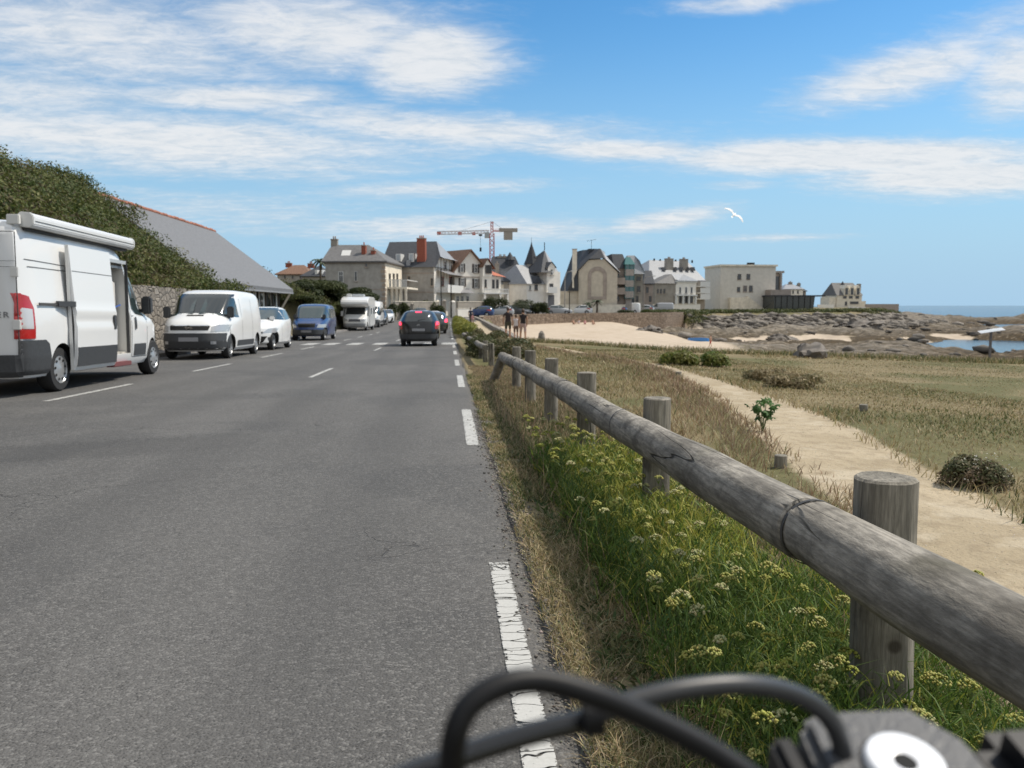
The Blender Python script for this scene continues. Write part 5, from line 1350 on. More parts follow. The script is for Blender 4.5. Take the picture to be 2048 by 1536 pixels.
# ================================================================== bicycle we ride on
def bike():
    g = atX(0, 0, -1)
    STEMP = atY(1822, 1530, .26); base = Vector((STEMP.x, STEMP.y, 0))
    t = thing('bicycle', 'bicycle handlebar with black cables and a round white stem cap seen from the saddle', 'bicycle', base)
    BLK = mat('cable_black', (.006, .006, .007), .5, spec=.3); BLKG = mat('glossy_black', (.010, .011, .013), .25, spec=.5, coat=.4); GRY = mat('grey_cable', (.035, .036, .038), .42, spec=.5)
    ALU = mat('dull_aluminium', (.06, .062, .066), .5, bump=.2, bscale=300); CAPW = mat('white_cap', (.86, .88, .92), .3, coat=.4)
    def pts(l): return [Vector((p - base)) for p in (atY(u, v, y) for u, v, y in l)]
    def spline(P, n=10):
        out = []
        for i in range(len(P) - 1):
            p0 = P[max(i - 1, 0)]; p1 = P[i]; p2 = P[i + 1]; p3 = P[min(i + 2, len(P) - 1)]
            for k in range(n):
                s = k / n; out.append(.5 * ((2 * p1) + (p2 - p0) * s + (2 * p0 - 5 * p1 + 4 * p2 - p3) * s * s + (3 * p1 - p0 - 3 * p2 + p3) * s ** 3))
        return out + [P[-1]]
    c1 = pts([(960, 1660, .235), (912, 1570, .225), (906, 1490, .22), (935, 1415, .222), (1000, 1372, .226), (1080, 1362, .23), (1180, 1388, .232), (1300, 1438, .235), (1420, 1500, .235), (1520, 1570, .232), (1600, 1650, .23)])
    MB().tube(spline(c1), .0037, 16).build('brake_cable', BLK, t, smooth=True)
    c2 = pts([(620, 1690, .24), (760, 1580, .245), (900, 1520, .252), (1060, 1468, .258), (1185, 1438, .262)])
    MB().tube(spline(c2), .0038, 16).build('gear_cable', BLKG, t, smooth=True)
    c3 = pts([(1150, 1445, .262), (1250, 1408, .268), (1360, 1380, .272), (1480, 1370, .278), (1570, 1382, .286), (1640, 1418, .292), (1680, 1480, .295), (1690, 1580, .296)])
    MB().tube(spline(c3), .0037, 16).build('gear_cable', GRY, t, smooth=True)
    tie = pts([(1168, 1436, .256), (1205, 1432, .256)]); MB().tube(tie, .006, 12).build('cable_tie', BLK, t, smooth=True)
    # stem: clamp block with the steerer cap on top, tilted to the rider
    c = atY(1818, 1492, .285) - base
    s = thing('stem_holder', None, None); bpy.data.objects.remove(s)
    tilt = Matrix.Translation(c) @ Matrix.Rotation(R(14), 4, 'X')
    def put(mb, name, m, **k):
        o = mb.build(name, m, t, **k); o.matrix_local = tilt; return o
    put(MB().prism([(-.036, -.040), (-.030, .028), (-.018, .034), (.020, .034), (.034, .014), (.036, -.045)], 'z', -.050, -.010), 'stem', ALU, bevel=.004)
    put(MB().box(-.043, -.032, -.05, .026, -.055, -.016), 'stem_clamp', BLK, bevel=.003)
    put(MB().lathe([(.0150, -.014), (.0150, -.009), (.0141, -.0065), (.0128, -.006), (.0045, -.0075)], n=40, cap=False), 'stem_cap', CAPW, smooth=True, angle=50)
    put(MB().lathe([(.0163, -.0098), (.0163, -.0105)], n=40), 'cap_ring', BLK)
    put(MB().lathe([(.0046, -.0073), (.0046, -.0125)], n=6), 'bolt_socket', UNDER)
    put(MB().bar((-.40, -.03, -.05), (.36, -.03, -.05), .026), 'handlebar', BLKG, bevel=.006)
    put(MB().box(.037, .10, -.07, .022, -.06, -.006), 'grip', BLK, bevel=.010)
    # the rest of the front end, below the picture
    w = float(roadz(.62)); hx = c.x
    MB().bar((hx, c.y - .01, c.z - .05), (hx, c.y + .12, c.z - .30), .036).build('head_tube', BLKG, t)
    for sx in (-1, 1): MB().bar((hx + sx * .05, c.y + .12, c.z - .30), (hx + sx * .05, .62 - base.y, w + .34), .022).build('fork', BLKG, t)
    rim = [(.315 * math.cos(a), .315 * math.sin(a)) for a in np.linspace(0, 2 * PI, 41)]
    MB().tube([(hx, .62 - base.y + p[0], w + .335 + p[1]) for p in rim], .02, 10, cap=False).build('front_wheel', TYRE, t, smooth=True)
bike()
# ================================================================== buildings
def wallmat(n, c, v=.12): return mat(n, c, .9, v, 1.3, .25, 25, detail=6)
W_GREY = wallmat('grey_render', (.35, .33, .30)); W_WHITE = wallmat('white_render', (.78, .74, .67), .06); W_CREAM = wallmat('cream_render', (.70, .64, .53)); W_BEIGE = wallmat('beige_render', (.52, .465, .375), .08)
W_BROWN = wallmat('brown_render', (.33, .28, .24)); W_STONE = wallmat('grey_stone', (.30, .27, .23)); BAND = wallmat('stone_band', (.33, .28, .24)); QUOIN = wallmat('dressed_stone', (.34, .27, .21), .25)
SLATE = mat('dark_slate', (.036, .040, .048), .75, .3, 3, .3, 12, stretch=(1, 1, 4)); SLATE2 = mat('weathered_slate', (.12, .118, .118), .75, .2, 2.5, .3, 12, stretch=(1, 1, 4)); ZINC = mat('pale_slate', (.26, .27, .285), .5, .15, 2.5, .2, 12, stretch=(1, 1, 4))  # pale slate also paints the sunlit slopes of dark roofs
TILE = mat('brown_tile', (.17, .095, .06), .8, .3, 6, .4, 14); TILER = mat('red_tile', (.42, .13, .07), .8, .3, 6, .4, 14); BRICK = mat('red_brick', (.26, .075, .045), .85, .3, 10, .4, 30)
WGL = mat('window_glass', (.025, .03, .035), .08, spec=.8); FRW = mat('white_frame', (.62, .62, .60), .6); FRD = mat('dark_frame', (.07, .06, .05), .6); SHUT = mat('dark_shutter', (.06, .05, .045), .6); TEAL = mat('teal_metal', (.025, .12, .12), .4); TGL = mat('teal_glass', (.05, .13, .14), .1, spec=.8)
CONC = mat('concrete', (.33, .30, .27), .9, .15, 3)
class House:
    """a building in its own frame: local x runs to the right along the wall that faces us, y goes back"""
    def __init__(s, name, label, cat, u, v, y, a, group='seafront houses', z=None):
        p = atY(u, v, y); s.z0 = (tz(p.x, y) if z is None else z); s.O = Vector((p.x, y, s.z0)); s.a = a
        s.t = thing(name, label, cat, s.O, a, group); s.ca, s.sa = math.cos(a), math.sin(a)
    def loc(s, P): d = P - s.O; return Vector((d.x * s.ca + d.y * s.sa, -d.x * s.sa + d.y * s.ca, d.z))
    def F(s, u, v, ly=0.):       # picture point on the plane local y = ly
        d = ray(u, v); C0 = Vector((0, 0, CZ)); n = Vector((-s.sa, s.ca, 0)); O = s.O + n * ly
        t = (O - C0).dot(n) / d.dot(n); q = s.loc(C0 + d * t); return q.x, q.z
    def Rr(s, u, v, lx):         # picture point on the plane local x = lx
        d = ray(u, v); C0 = Vector((0, 0, CZ)); n = Vector((s.ca, s.sa, 0)); O = s.O + n * lx
        t = (O - C0).dot(n) / d.dot(n); q = s.loc(C0 + d * t); return q.y, q.z
    def part(s, mb, name, m, **k): return mb.build(name, m, s.t, **k)
    def box(s, name, m, *b, **k): return s.part(MB().box(*b), name, m, **k)
    def poly(s, name, m, V, Fc): return s.part(MB().add(V, Fc), name, m)
    def winF(s, u0, v0, u1, v1, ly=0., fr=FRW, gl=WGL, shut=None, name='window', bars=1):
        x0, z1 = s.F(u0, v0, ly); x1, z0 = s.F(u1, v1, ly)
        return s.win('F', ly, x0, x1, z0, z1, fr, gl, shut, name, bars)
    def winR(s, u0, v0, u1, v1, lx, fr=FRW, gl=WGL, shut=None, name='window', bars=1):
        y0, z1 = s.Rr(u0, v0, lx); y1, z0 = s.Rr(u1, v1, lx)
        return s.win('R', lx, y0, y1, z0, z1, fr, gl, shut, name, bars)
    def win(s, pl, off, a0, a1, z0, z1, fr=FRW, gl=WGL, shut=None, name='window', bars=1):
        w = a1 - a0; t = min(.12, w * .12)
        def bx(mb, p, q, zz0, zz1, d0, d1):
            if pl == 'F': mb.box(p, q, off - d1, off - d0, zz0, zz1)
            else: mb.box(off + d0, off + d1, p, q, zz0, zz1)
            return mb
        m = MB(); bx(m, a0, a0 + t, z0, z1, -.02, .07); bx(m, a1 - t, a1, z0, z1, -.02, .07); bx(m, a0 + t, a1 - t, z1 - t, z1, -.02, .069); bx(m, a0 + t, a1 - t, z0, z0 + t, -.02, .069)
        if bars: bx(m, (a0 + a1) / 2 - t * .3, (a0 + a1) / 2 + t * .3, z0 + t, z1 - t, -.02, .05); bx(m, a0 + t, a1 - t, z0 + (z1 - z0) * .62, z0 + (z1 - z0) * .62 + t * .6, -.02, .048)
        o = m.build(name, fr, s.t); bx(MB(), a0 + t * .6, a1 - t * .6, z0 + t * .6, z1 - t * .6, -.02, .03).build('pane', gl, o)
        bx(MB(), a0 - .08, a1 + .08, z0 - .12, z0 - .002, -.02, .14).build('sill', BAND, o)
        if shut:
            for p, q in ((a0 - w * .55, a0 - .03), (a1 + .03, a1 + w * .55)): bx(MB(), p, q, z0, z1, .0, .06).build('shutter', shut, s.t)
        return o
    def hip(s, x0, x1, y0, y1, ze, zr, m, inset=None, ov=.4, rl=None, name='roof'):
        """hipped roof; rl = (ridge x0, ridge x1)"""
        x0 -= ov; x1 += ov; y0 -= ov; y1 += ov; ym = (y0 + y1) / 2; a, b = rl or (x0 + inset, x1 - inset)
        V = [(x0, y0, ze), (x1, y0, ze), (x1, y1, ze), (x0, y1, ze), (a, ym, zr), (b, ym, zr)]
        V += [(x, y, ze - .18) for x, y, z in V[:4]]
        return s.poly(name, m, V, [(0, 1, 5, 4), (1, 2, 5), (2, 3, 4, 5), (3, 0, 4), (6, 9, 8, 7), (0, 6, 7, 1), (1, 7, 8, 2), (2, 8, 9, 3), (3, 9, 6, 0)])
    def chimney(s, x, y, z0, z1, w=.5, d=.5, m=W_STONE, pots=2, name='chimney'):
        o = s.box(name, m, x - w / 2, x + w / 2, y - d / 2, y + d / 2, z0, z1)
        MB().box(x - w / 2 - .06, x + w / 2 + .06, y - d / 2 - .06, y + d / 2 + .06, z1, z1 + .12).build('chimney_cap', BAND, o)
        for k in range(pots): MB().lathe([(.1, z1 + .1), (.09, z1 + .5)], (x + (k - (pots - 1) / 2) * .26, y, 0), n=8).build('chimney_pot', TILER if m is BRICK else BAND, o)
        return o

# --- barn with the long grey roof, beside the road
def barn():
    z0 = -.95; t = thing('barn', 'low building with long grey slate roof and orange ridge tiles behind the bank', 'building', (-14, 50, z0)); O = Vector((-14, 50, z0))
    def L(x, y, z): return (x - O.x, y - O.y, z - O.z)
    E0, E1 = L(-11, 40.0, 2.22), L(-11, 60.0, 2.22); R0, R1 = L(-16.3, 40.0, 6.28), L(-16.3, 60.0, 6.28); B0, B1 = L(-21.6, 40.0, 2.22), L(-21.6, 60.0, 2.22)
    V = [E0, E1, R1, R0, B1, B0]; th = .22
    V += [(x, y, z - th) for x, y, z in V]
    MB().add(V, [(0, 1, 2, 3), (3, 2, 4, 5), (6, 9, 8, 7), (9, 11, 10, 8), (0, 6, 7, 1), (0, 3, 9, 6), (3, 5, 11, 9), (1, 7, 8, 2), (2, 8, 10, 4), (4, 10, 11, 5)]).build('roof', BARNR, t)
    mb = MB()
    for k in range(50): y = 40.0 + k * .4 - 50; j_ = random.uniform(-.03, .03); mb.lathe([(.09, y), (.12, y + .3), (.10, y + .41)], (R0[0], 0, R0[2] + j_), 'y', 8)
    mb.build('ridge_tiles', mat('ridge_tile', (.30, .12, .075), .85, .3, 6), t)
    MB().box(-20.8 + 14, -11.9 + 14, 41 - 50, 59.2 - 50, -.3, 2.9).build('wall', W_WHITE, t)
    MB().prism([(-6.8, 2.9), (2.1, 2.9), (-2.3, 6.6)], 'y', -9, 9.2).build('gable_wall', W_WHITE, t)
    gz = MB().box(2.75, 3.02, -10.0, 10.0, 2.86, 2.95).build('gutter', ZINC, t)
    for k, y in enumerate((-7.5, -4.5, -1.5, 1.4, 3.6, 5.6, 7.6)):
        MB().box(2.1, 2.16, y, y + (.9 if k % 2 else .55), .2, 2.85).build('window', WGL, t)
    for y in (-6, -3, 0, 2.6, 4.9, 6.9, 8.9): MB().box(2.1, 2.22, y, y + .14, 0, 2.9).build('timber_post', FRD, t)
    MB().bar((2.15, 9.15, 1.5), (2.9, 9.3, 2.85), .14).build('roof_bracket', W_CREAM, t)
BARNR = mat('barn_slate', (.145, .148, .155), .65, .12, 2.5, .35, 22, stretch=(1, 2.2, 5))
barn()

# --- H1 grey hipped house
h = House('grey_house', 'grey rendered house with hipped slate roof and a white balcony on columns', 'house', 652, 611, 112, R(-8)); s = h
x1, ze = s.F(769, 522); D = 11.5
h.box('wall', W_GREY, 0, x1, 0, D, -1.5, ze)
h.box('side_wall', W_CREAM, x1 + .002, x1 + .05, 0.001, D, -1.0, ze - .01)  # sunlit side of the grey house, put into the colour as cream
ra, zr = s.F(664, 490, D / 2); rb, _ = s.F(737, 490, D / 2)
h.hip(0, x1, 0, D, ze, zr, SLATE2, rl=(ra, rb)); h.box('cornice', BAND, -.12, x1 + .12, -.12, D + .1, ze - .32, ze - .19)
cx, cz = s.F(669, 480, D / 2); h.chimney(cx, D / 2, zr - .8, cz, .9, .6, W_STONE, 2)
for u, vt, vb in ((728, 492, 506), (747, 502, 518)):
    lx, zt = s.F(u, vt, 2.4); _, zb = s.F(u, vb, 2.4); h.chimney(lx, 2.4, zb - .6, zt, .55, .8, BRICK, 1)
xa, za = s.F(683, 508, 2); xb, zb = s.F(701, 513, 2); h.poly('skylight', FRW, [(xa, 1.62, zb + .10), (xb, 1.62, zb + .10), (xb, 2.6, za + .55), (xa, 2.6, za + .55)], [(0, 1, 2, 3)])
h.winF(677, 543, 687, 565); h.winF(709, 543, 714.5, 562, bars=0); h.winF(730, 525, 735.5, 534, bars=0, fr=BAND)
_, zs = s.F(720, 578); h.box('string_course', BAND, -.03, x1 + .08, -.05, D, zs - .1, zs)
mb = MB()
for k in range(11): zz = .2 + k * (ze - .6) / 11; w_ = .55 if k % 2 else .35; mb.box(x1 - w_, x1 + .07, -.06, w_, zz, zz + .42)
h.part(mb, 'quoins', QUOIN)
for u in (779, 787, 794): 
    ya, zt = s.Rr(u, 547, x1 + .05); _, zb = s.Rr(u, 574, x1 + .05); h.win('R', x1 + .05, ya - .55, ya + .55, zb, zt, FRD, WGL)
_, zf = s.F(820, 576, 3); xo, _ = s.F(822, 576, 4.5)
h.box('balcony_floor', W_CREAM, x1 + .06, xo, 1.5, 9.8, zf - .15, zf + .1)
mb = MB().box(x1 + .06, xo, 1.5, 1.6, zf + 1.0, zf + 1.1).box(xo - .1, xo, 1.5, 9.8, zf + 1.0, zf + 1.1)
for k in range(12): q = x1 + .3 + (xo - x1 - .4) * k / 11; mb.box(q - .05, q + .05, 1.52, 1.58, zf + .1, zf + 1.0)
h.part(mb, 'balustrade', FRW)
for k in range(4): q = x1 + .6 + (xo - x1 - .8) * k / 3; h.part(MB().lathe([(.2, -.5), (.17, zf - .5), (.26, zf - .15)], (q, 1.7, 0), n=12), 'column', W_CREAM, smooth=True)

# --- H2 big dark slate roof
h = s = House('big_roofed_house', 'tall house with steep dark slate roof and a big red brick chimney', 'house', 770, 612, 124, R(-15))
x1, ze = s.F(867, 533); D = 12.
h.box('wall', W_GREY, 0, x1, 0, D, -1.5, ze)
ra, zr = s.F(779, 484, D / 2); rb, _ = s.F(873, 480, D / 2)
_, zh = s.Rr(893, 517, x1)
h.poly('roof', SLATE, [(-.6, -.5, ze - .1), (x1 + .5, -.5, ze - .1), (rb, D / 2, zr), (ra, D / 2, zr), (-.6, D + .5, ze - .1), (x1 + .5, D + .5, ze - .1), (x1 + .5, 1.9, zh), (x1 + .5, D - 1.9, zh)],
       [(0, 1, 6, 2, 3), (3, 2, 7, 5, 4), (0, 3, 4), (0, 4, 5, 1)])
h.poly('roof_hip', ZINC, [(x1 + .52, 1.9, zh + .01), (x1 + .52, D - 1.9, zh + .01), (rb + .01, D / 2, zr + .01), (x1 + 1.1, 1.4, zh - .25), (x1 + 1.1, D - 1.4, zh - .25)], [(3, 4, 1, 0), (0, 1, 2)])  # sunlit hip of the dark roof, its light painted as paler slate
h.part(MB().prism([(0, -1), (D, -1), (D, ze), (D - 1.9, zh - .1), (1.9, zh - .1), (0, ze)], 'x', x1 + .001, x1 + .12), 'gable_wall', W_WHITE)  # white timbered gable; sun here and shade on the grey front are coloured in
for k in range(6): yy = 1.9 + k * (D - 3.8) / 5; h.box('timber_post', BAND, x1 + .12, x1 + .17, yy - .08, yy + .08, ze - 1.6, zh - .2)
lx, zt = s.F(844, 478, 1.4); _, zb = s.F(844, 529, 1.4); h.chimney(lx, 1.2, zb - .3, zt, 1.25, .8, BRICK, 3)
for u0, v0, u1, v1 in ((793, 508, 803, 523), (819, 507, 829, 524)):
    xa, za = s.F(u0, v0, .9); xb, zb = s.F(u1, v1, .9); o = h.box('dormer_window', FRW, xa, xb, .55, 2.2, zb, za); MB().box(xa + .12, xb - .12, .53, .56, zb + .12, za - .12).build('pane', mat('pale_pane', (.40, .43, .45), .2) if u0 < 800 else bpy.data.materials['pale_pane'], o)
xa, za = s.F(813, 520, 0); xb, zb = s.F(820, 533, 0); o = h.box('dormer', ZINC, xa, xb, -.1, 1.8, zb, za)
_, zz = s.F(820, 546); h.box('string_course', BAND, -.02, x1 + .02, -.06, 0, zz - .12, zz + .05); _, zz = s.F(820, 584); h.box('string_course', BAND, -.02, x1 + .02, -.06, 0, zz - .12, zz + .05)
h.winF(815, 552, 821, 563, fr=QUOIN, bars=0); h.winF(861, 556, 867, 572, fr=QUOIN, bars=0)
for u in (884, 901): ya, zt = s.Rr(u, 553, x1 + .12); _, zb = s.Rr(u, 572, x1 + .12); h.win('R', x1 + .12, ya - .9, ya + .9, zb, zt, BRICK, WGL)
for u, v0, v1 in ((890, 522, 540), (903, 522, 540)): ya, zt = s.Rr(u, v0, x1 + .12); _, zb = s.Rr(u, v1, x1 + .12); h.win('R', x1 + .12, ya - .7, ya + .7, zb, zt, FRW, WGL)
_, za = s.Rr(890, 548, x1 + .12); _, zb = s.Rr(890, 584, x1 + .12)
h.poly('awning', mat('grey_awning', (.2, .2, .21), .7), [(x1 + .1, 1, za + .5), (x1 + .1, 10.5, za + .5), (x1 + 2.0, 10.5, za - .2), (x1 + 2.0, 1, za - .2)], [(0, 1, 2, 3)])
h.box('balcony', FRW, x1 + .12, x1 + 1.9, 1, 10.5, zb - .15, zb + .05); h.box('balcony_rail', FRW, x1 + 1.82, x1 + 1.88, 1, 10.5, zb + .05, zb + 1.0)

# --- H3 white gabled house with brown tile roof
h = s = House('gabled_house', 'white gabled house with brown tiled roof and dark shutters', 'house', 909, 609, 131, R(36))
xl, ze = s.F(909, 539); xr, zer = s.F(968, 534); xp, zp = s.F(939, 500)
D = 11
h.part(MB().prism([(xl, -1.5), (xr, -1.5), (xr, zer), (xp, zp), (xl, ze)], 'y', 0, D), 'wall', W_WHITE)
h.poly('roof', TILE, [(xl - .7, -.5, ze - .45), (xp, -.5, zp + .12), (xr + .5, -.5, zer - .35), (xl - .7, D + .4, ze - .45), (xp, D + .4, zp + .12), (xr + .5, D + .4, zer - .35),
                      (xl - .7, -.5, ze - .65), (xp, -.5, zp - .08), (xr + .5, -.5, zer - .55), (xl - .7, D + .4, ze - .65), (xp, D + .4, zp - .08), (xr + .5, D + .4, zer - .55)],
       [(0, 1, 4, 3), (1, 2, 5, 4), (0, 6, 7, 1), (1, 7, 8, 2), (6, 9, 10, 7), (7, 10, 11, 8), (3, 4, 10, 9), (4, 5, 11, 10), (0, 3, 9, 6), (2, 8, 11, 5)])
xa, zt = s.F(899, 500, 6); h.poly('side_roof', TILE, [(xp - .3, 5.6, zp - .0), (xa - 2.0, 5.8, zp - .1), (xa - 2.0, 1.0, ze - .4), (xl - .2, 1.0, ze - .4)], [(0, 1, 2, 3)])
h.box('side_wall', W_WHITE, xa - 1.6, xl + .01, 1.4, 9, -1.5, ze - .4)
for q in ((920, 527, 926.5, 545), (948, 528, 955, 546), (921, 556, 928, 573), (948.5, 557, 956, 577)): h.winF(*q, shut=SHUT, fr=FRW)
for u in (912, 921, 932): h.winF(u, 592, u + 6, 604)
xa, za = s.F(903, 583, -.5); xb, _ = s.F(941, 583, -.5); h.poly('awning', bpy.data.materials['grey_awning'], [(xa, -.02, za + .5), (xb, -.02, za + .5), (xb, -1.6, za - .2), (xa, -1.6, za - .2)], [(0, 1, 2, 3)])
_, zz = s.F(940, 554); h.box('string_course', BAND, xl - .02, xr + .02, -.07, 0, zz - .1, zz + .08)
# --- H4 lower wing with dormer gable and red lean-to roof
h = s = House('dormered_wing', 'lower white wing with small gable and bright red lean-to roof', 'house', 967, 609, 133, R(36))
x1, ze = s.F(1004, 553); D = 8
h.box('wall', W_WHITE, 0.02, x1, .3, D, -1.5, ze)
xg, zg = s.F(985, 543); xp, zp = s.F(975, 518)
h.part(MB().prism([(0, ze - .1), (xg, ze - .1), (xg, zg + .8), (xp, zp), (0, zg + .8)], 'y', .1, 7), 'gable_wall', W_WHITE)
h.poly('roof', TILE, [(-.2, -.2, zg + .6), (xp, -.2, zp + .15), (xg + .5, -.2, zg + .4), (-.2, 7.2, zg + .6), (xp, 7.2, zp + .15), (xg + .5, 7.2, zg + .4)], [(0, 1, 4, 3), (1, 2, 5, 4)])
_, z2 = s.F(990, 538, 4); h.poly('lean_to_roof', TILER, [(xg, -.2, ze + .15), (x1 + .8, -.2, ze - .1), (x1 - .4, 4.5, z2 + .2), (xg, 4.5, z2 + .6)], [(0, 1, 2, 3)])
for q in ((972, 530, 975.5, 547), (978, 530, 981.5, 547), (969, 559, 973, 575), (984, 559, 989, 577), (992, 559, 997, 577)): h.winF(*q, ly=.1 if q[1] < 540 else .3, shut=SHUT if q[1] < 540 else None, fr=FRD)
xa, za = s.F(968, 577, -1.4); xb, zb = s.F(1017, 587, -1.4); h.box('balcony', FRW, xa, xb, -1.5, .3, zb - .1, zb + .1)
mb = MB().box(xa, xb, -1.5, -1.42, za - .1, za)
for k in range(16): q = xa + .1 + (xb - xa - .2) * k / 15; mb.box(q - .05, q + .05, -1.48, -1.42, zb + .1, za - .1)
h.part(mb, 'balustrade', FRW)
for u in (969, 1000, 1015): q, _ = s.F(u, 590, -1.3); h.part(MB().box(q - .18, q + .18, -1.45, -1.1, -.6, zb - .1), 'pillar', W_WHITE)
# --- slate roofs behind (crane side)
h = s = House('slate_roofed_house', 'dark slate roofed house behind the lower wing with a tiny pointed turret', 'house', 980, 600, 152, R(-6))
x1, ze = s.F(1046, 552); D = 9; h.box('wall', W_GREY, 0, x1, 0, D, -1.5, ze); ra, zr = s.F(984, 513, D / 2); rb, _ = s.F(1030, 517, D / 2); h.hip(0, x1, 0, D, ze - .2, zr, SLATE, rl=(ra, rb))
cx, ct = s.F(1020, 504, 3); _, cb = s.F(1020, 520, 3); h.part(MB().lathe([(.85, cb - 1.5), (.85, cb - .1), (.95, cb), (.02, ct)], (cx, 3, 0), n=10), 'turret', SLATE)
for u in (1000, 1008): q, zt = s.F(u, 513, 3.5); h.chimney(q, 4.5, zr - 1, zt, 1.2, .7, W_STONE, 2)
h = s = House('grey_sided_house', 'plain grey sided house with dark slate roof left of the turreted house', 'house', 1007, 609, 140, R(-4))
x1, ze = s.F(1054, 562); D = 8; h.box('wall', W_GREY, 0, x1, 0, D, -1.5, ze); ra, zr = s.F(1001, 541, D / 2); rb, _ = s.F(1058, 541, D / 2); h.hip(0, x1, 0, D, ze, zr, SLATE, rl=(ra, rb), ov=.5)
q, zt = s.F(994, 528, 3); h.chimney(q, 4, ze, zt, .7, .7, W_STONE, 1)
# --- turreted white house
h = s = House('turreted_house', 'white villa with two pointed slate towers, one slimmer and higher', 'house', 1054, 612, 136, R(34))
x1, ze = s.F(1089, 566); D = 9
h.box('wall', W_WHITE, 0, x1, 0, D, -1.5, ze)
xa, zt = s.F(1054, 528, 1); xb, _ = s.F(1068, 528, 1)
h.poly('roof', ZINC, [(-.3, -.4, ze - .2), (x1, -.4, ze - .2), (xb + 1.6, 4, zt), (xa, 4, zt), (-.3, D, ze - .2), (x1, D, ze - .2)], [(0, 1, 2, 3), (3, 2, 5, 4), (0, 3, 4), (1, 5, 2)])
q, za = s.F(1063, 484, 4); xa, zb = s.F(1051, 527, 4); w = q - xa
h.part(MB().lathe([(w * 1.02, zb - .1), (w * .72, zb + (za - zb) * .22), (w * .42, zb + (za - zb) * .55), (w * .12, zb + (za - zb) * .86), (.03, za), (.03, za + .8)], (q, 4, 0), n=12), 'spire', SLATE, smooth=True, angle=20)
h.part(MB().lathe([(w * .85, 0), (w * .85, zb)], (q, 4, 0), n=12), 'tower', W_GREY, smooth=True, angle=20)
xl, zm = s.F(1089, 543); xr, _ = s.F(1116, 543)
h.box('tower_wall', W_WHITE, xl, xr, -.6, 6, -1.5, zm)
q, za = s.F(1089, 500, 2.7); ym = 2.7
h.poly('tower_roof', SLATE, [(xl - 1.6, -1.0, zm - .2), (xr - 2.2, -1.0, zm - .2), (xr - 2.2, 6.4, zm - .2), (xl - 1.6, 6.4, zm - .2), (q, ym, za), (q, ym, za + 1.2)], [(0, 1, 4), (2, 3, 4), (3, 0, 4)])
h.poly('tower_roof_side', ZINC, [(xr - 2.2, -1.0, zm - .2), (xr + .3, 0, zm - .2), (xr + .3, 6.2, zm - .2), (q, ym, za)], [(0, 1, 3), (1, 2, 3)])  # right faces of the tower roof, sunlight painted in as pale slate
h.part(MB().bar((q, ym, za - .1), (q, ym, za + 1.3), .1), 'finial', UNDER)
xa, za_ = s.F(1096, 533, -.7); xb, _ = s.F(1110, 533, -.7); xm, zp = s.F(1103, 525, -.7)
h.part(MB().prism([(xa, zm - .6), (xb, zm - .6), (xb, za_), (xm, zp), (xa, za_)], 'y', -.72, 3), 'dormer', W_WHITE); h.poly('dormer_roof', SLATE, [(xa - .3, -.9, za_ - .2), (xm, -.9, zp + .12), (xb + .3, -.9, za_ - .2), (xa - .3, 3, za_ - .2), (xm, 3, zp + .12), (xb + .3, 3, za_ - .2)], [(0, 1, 4, 3), (1, 2, 5, 4)])
h.winF(1101, 538, 1105, 550, ly=-.72, bars=0); h.winF(1099, 567, 1106, 580, ly=-.6, fr=SHUT); h.winF(1069, 569, 1075, 580, fr=SHUT); h.winF(1058, 570, 1062, 580)
xa, z_ = s.F(1096, 590, -.6); xb, zb = s.F(1108, 607, -.6); h.box('garage_door', mat('grey_door', (.09, .09, .095), .6), xa, xb, -.66, -.6, 0, z_)
_, zf = s.F(1100, 585, -.6); xa, _ = s.F(1094, 585, -1.2); xb, _ = s.F(1112, 585, -1.2); h.box('balcony', FRW, xa, xb, -1.5, -.6, zf - .1, zf); h.box('balcony_rail', FRW, xa, xb, -1.5, -1.45, zf, zf + .9)
_, zb = s.F(1060, 552, 0); xa, _ = s.F(1064, 560); xb, _ = s.F(1080, 560); h.poly('small_dormer', SLATE, [(xa, -.6, ze), (xb, -.6, ze), ((xa + xb) / 2, -.6, zb), ((xa + xb) / 2, 3, zb), (xb, 3, ze), (xa, 3, ze)], [(0, 1, 2), (1, 4, 3, 2), (0, 2, 3, 5)])
# --- big beige gable
h = s = House('beige_gabled_building', 'large beige gabled building with blind arch and a teal glass bay', 'apartment building', 1157, 612, 143, R(-2))
P = [s.F(*q) for q in ((1157, 542), (1177, 520), (1208, 518), (1235, 544))]; x1, _ = s.F(1231, 604); x1 = P[3][0]; D = 14
h.part(MB().prism([(0, -1.5), (x1, -1.5), P[3], P[2], P[1], P[0]], 'y', 0, D), 'wall', W_BEIGE)
# arch band as a raised ring
def arch(u0, v0, u1, v1, n=10):
    xa, zt = s.F(u0, v0); xb, zb = s.F(u1, v1); w = (xb - xa) / 2; zc = zt - w * .95; xc = (xa + xb) / 2
    return [(xa, zb)] + [(xc - w * math.cos(t), zc + w * .95 * math.sin(t)) for t in np.linspace(0, math.pi, n + 1)] + [(xb, zb)]
o_ = arch(1176, 533, 1213, 599); i_ = arch(1182.5, 541, 1206, 593); n_ = len(o_)
V = [(p[0], -.10, p[1]) for p in o_] + [(p[0], -.10, p[1]) for p in i_] + [(p[0], .0, p[1]) for p in o_] + [(p[0], .0, p[1]) for p in i_]
Fc = [(k, k + 1, n_ + k + 1, n_ + k) for k in range(n_ - 1)] + [(0, n_, 2 * n_ - 1, n_ - 1)] + [(k, 2 * n_ + k, 2 * n_ + k + 1, k + 1) for k in range(n_ - 1)] + [(n_ + k, n_ + k + 1, 3 * n_ + k + 1, 3 * n_ + k) for k in range(n_ - 1)]
h.poly('blind_arch', BAND, V, Fc)
tl = s.F(1166, 500, D * .5); tr = s.F(1200, 497, 1.0); t2 = s.F(1230, 499, D * .5)
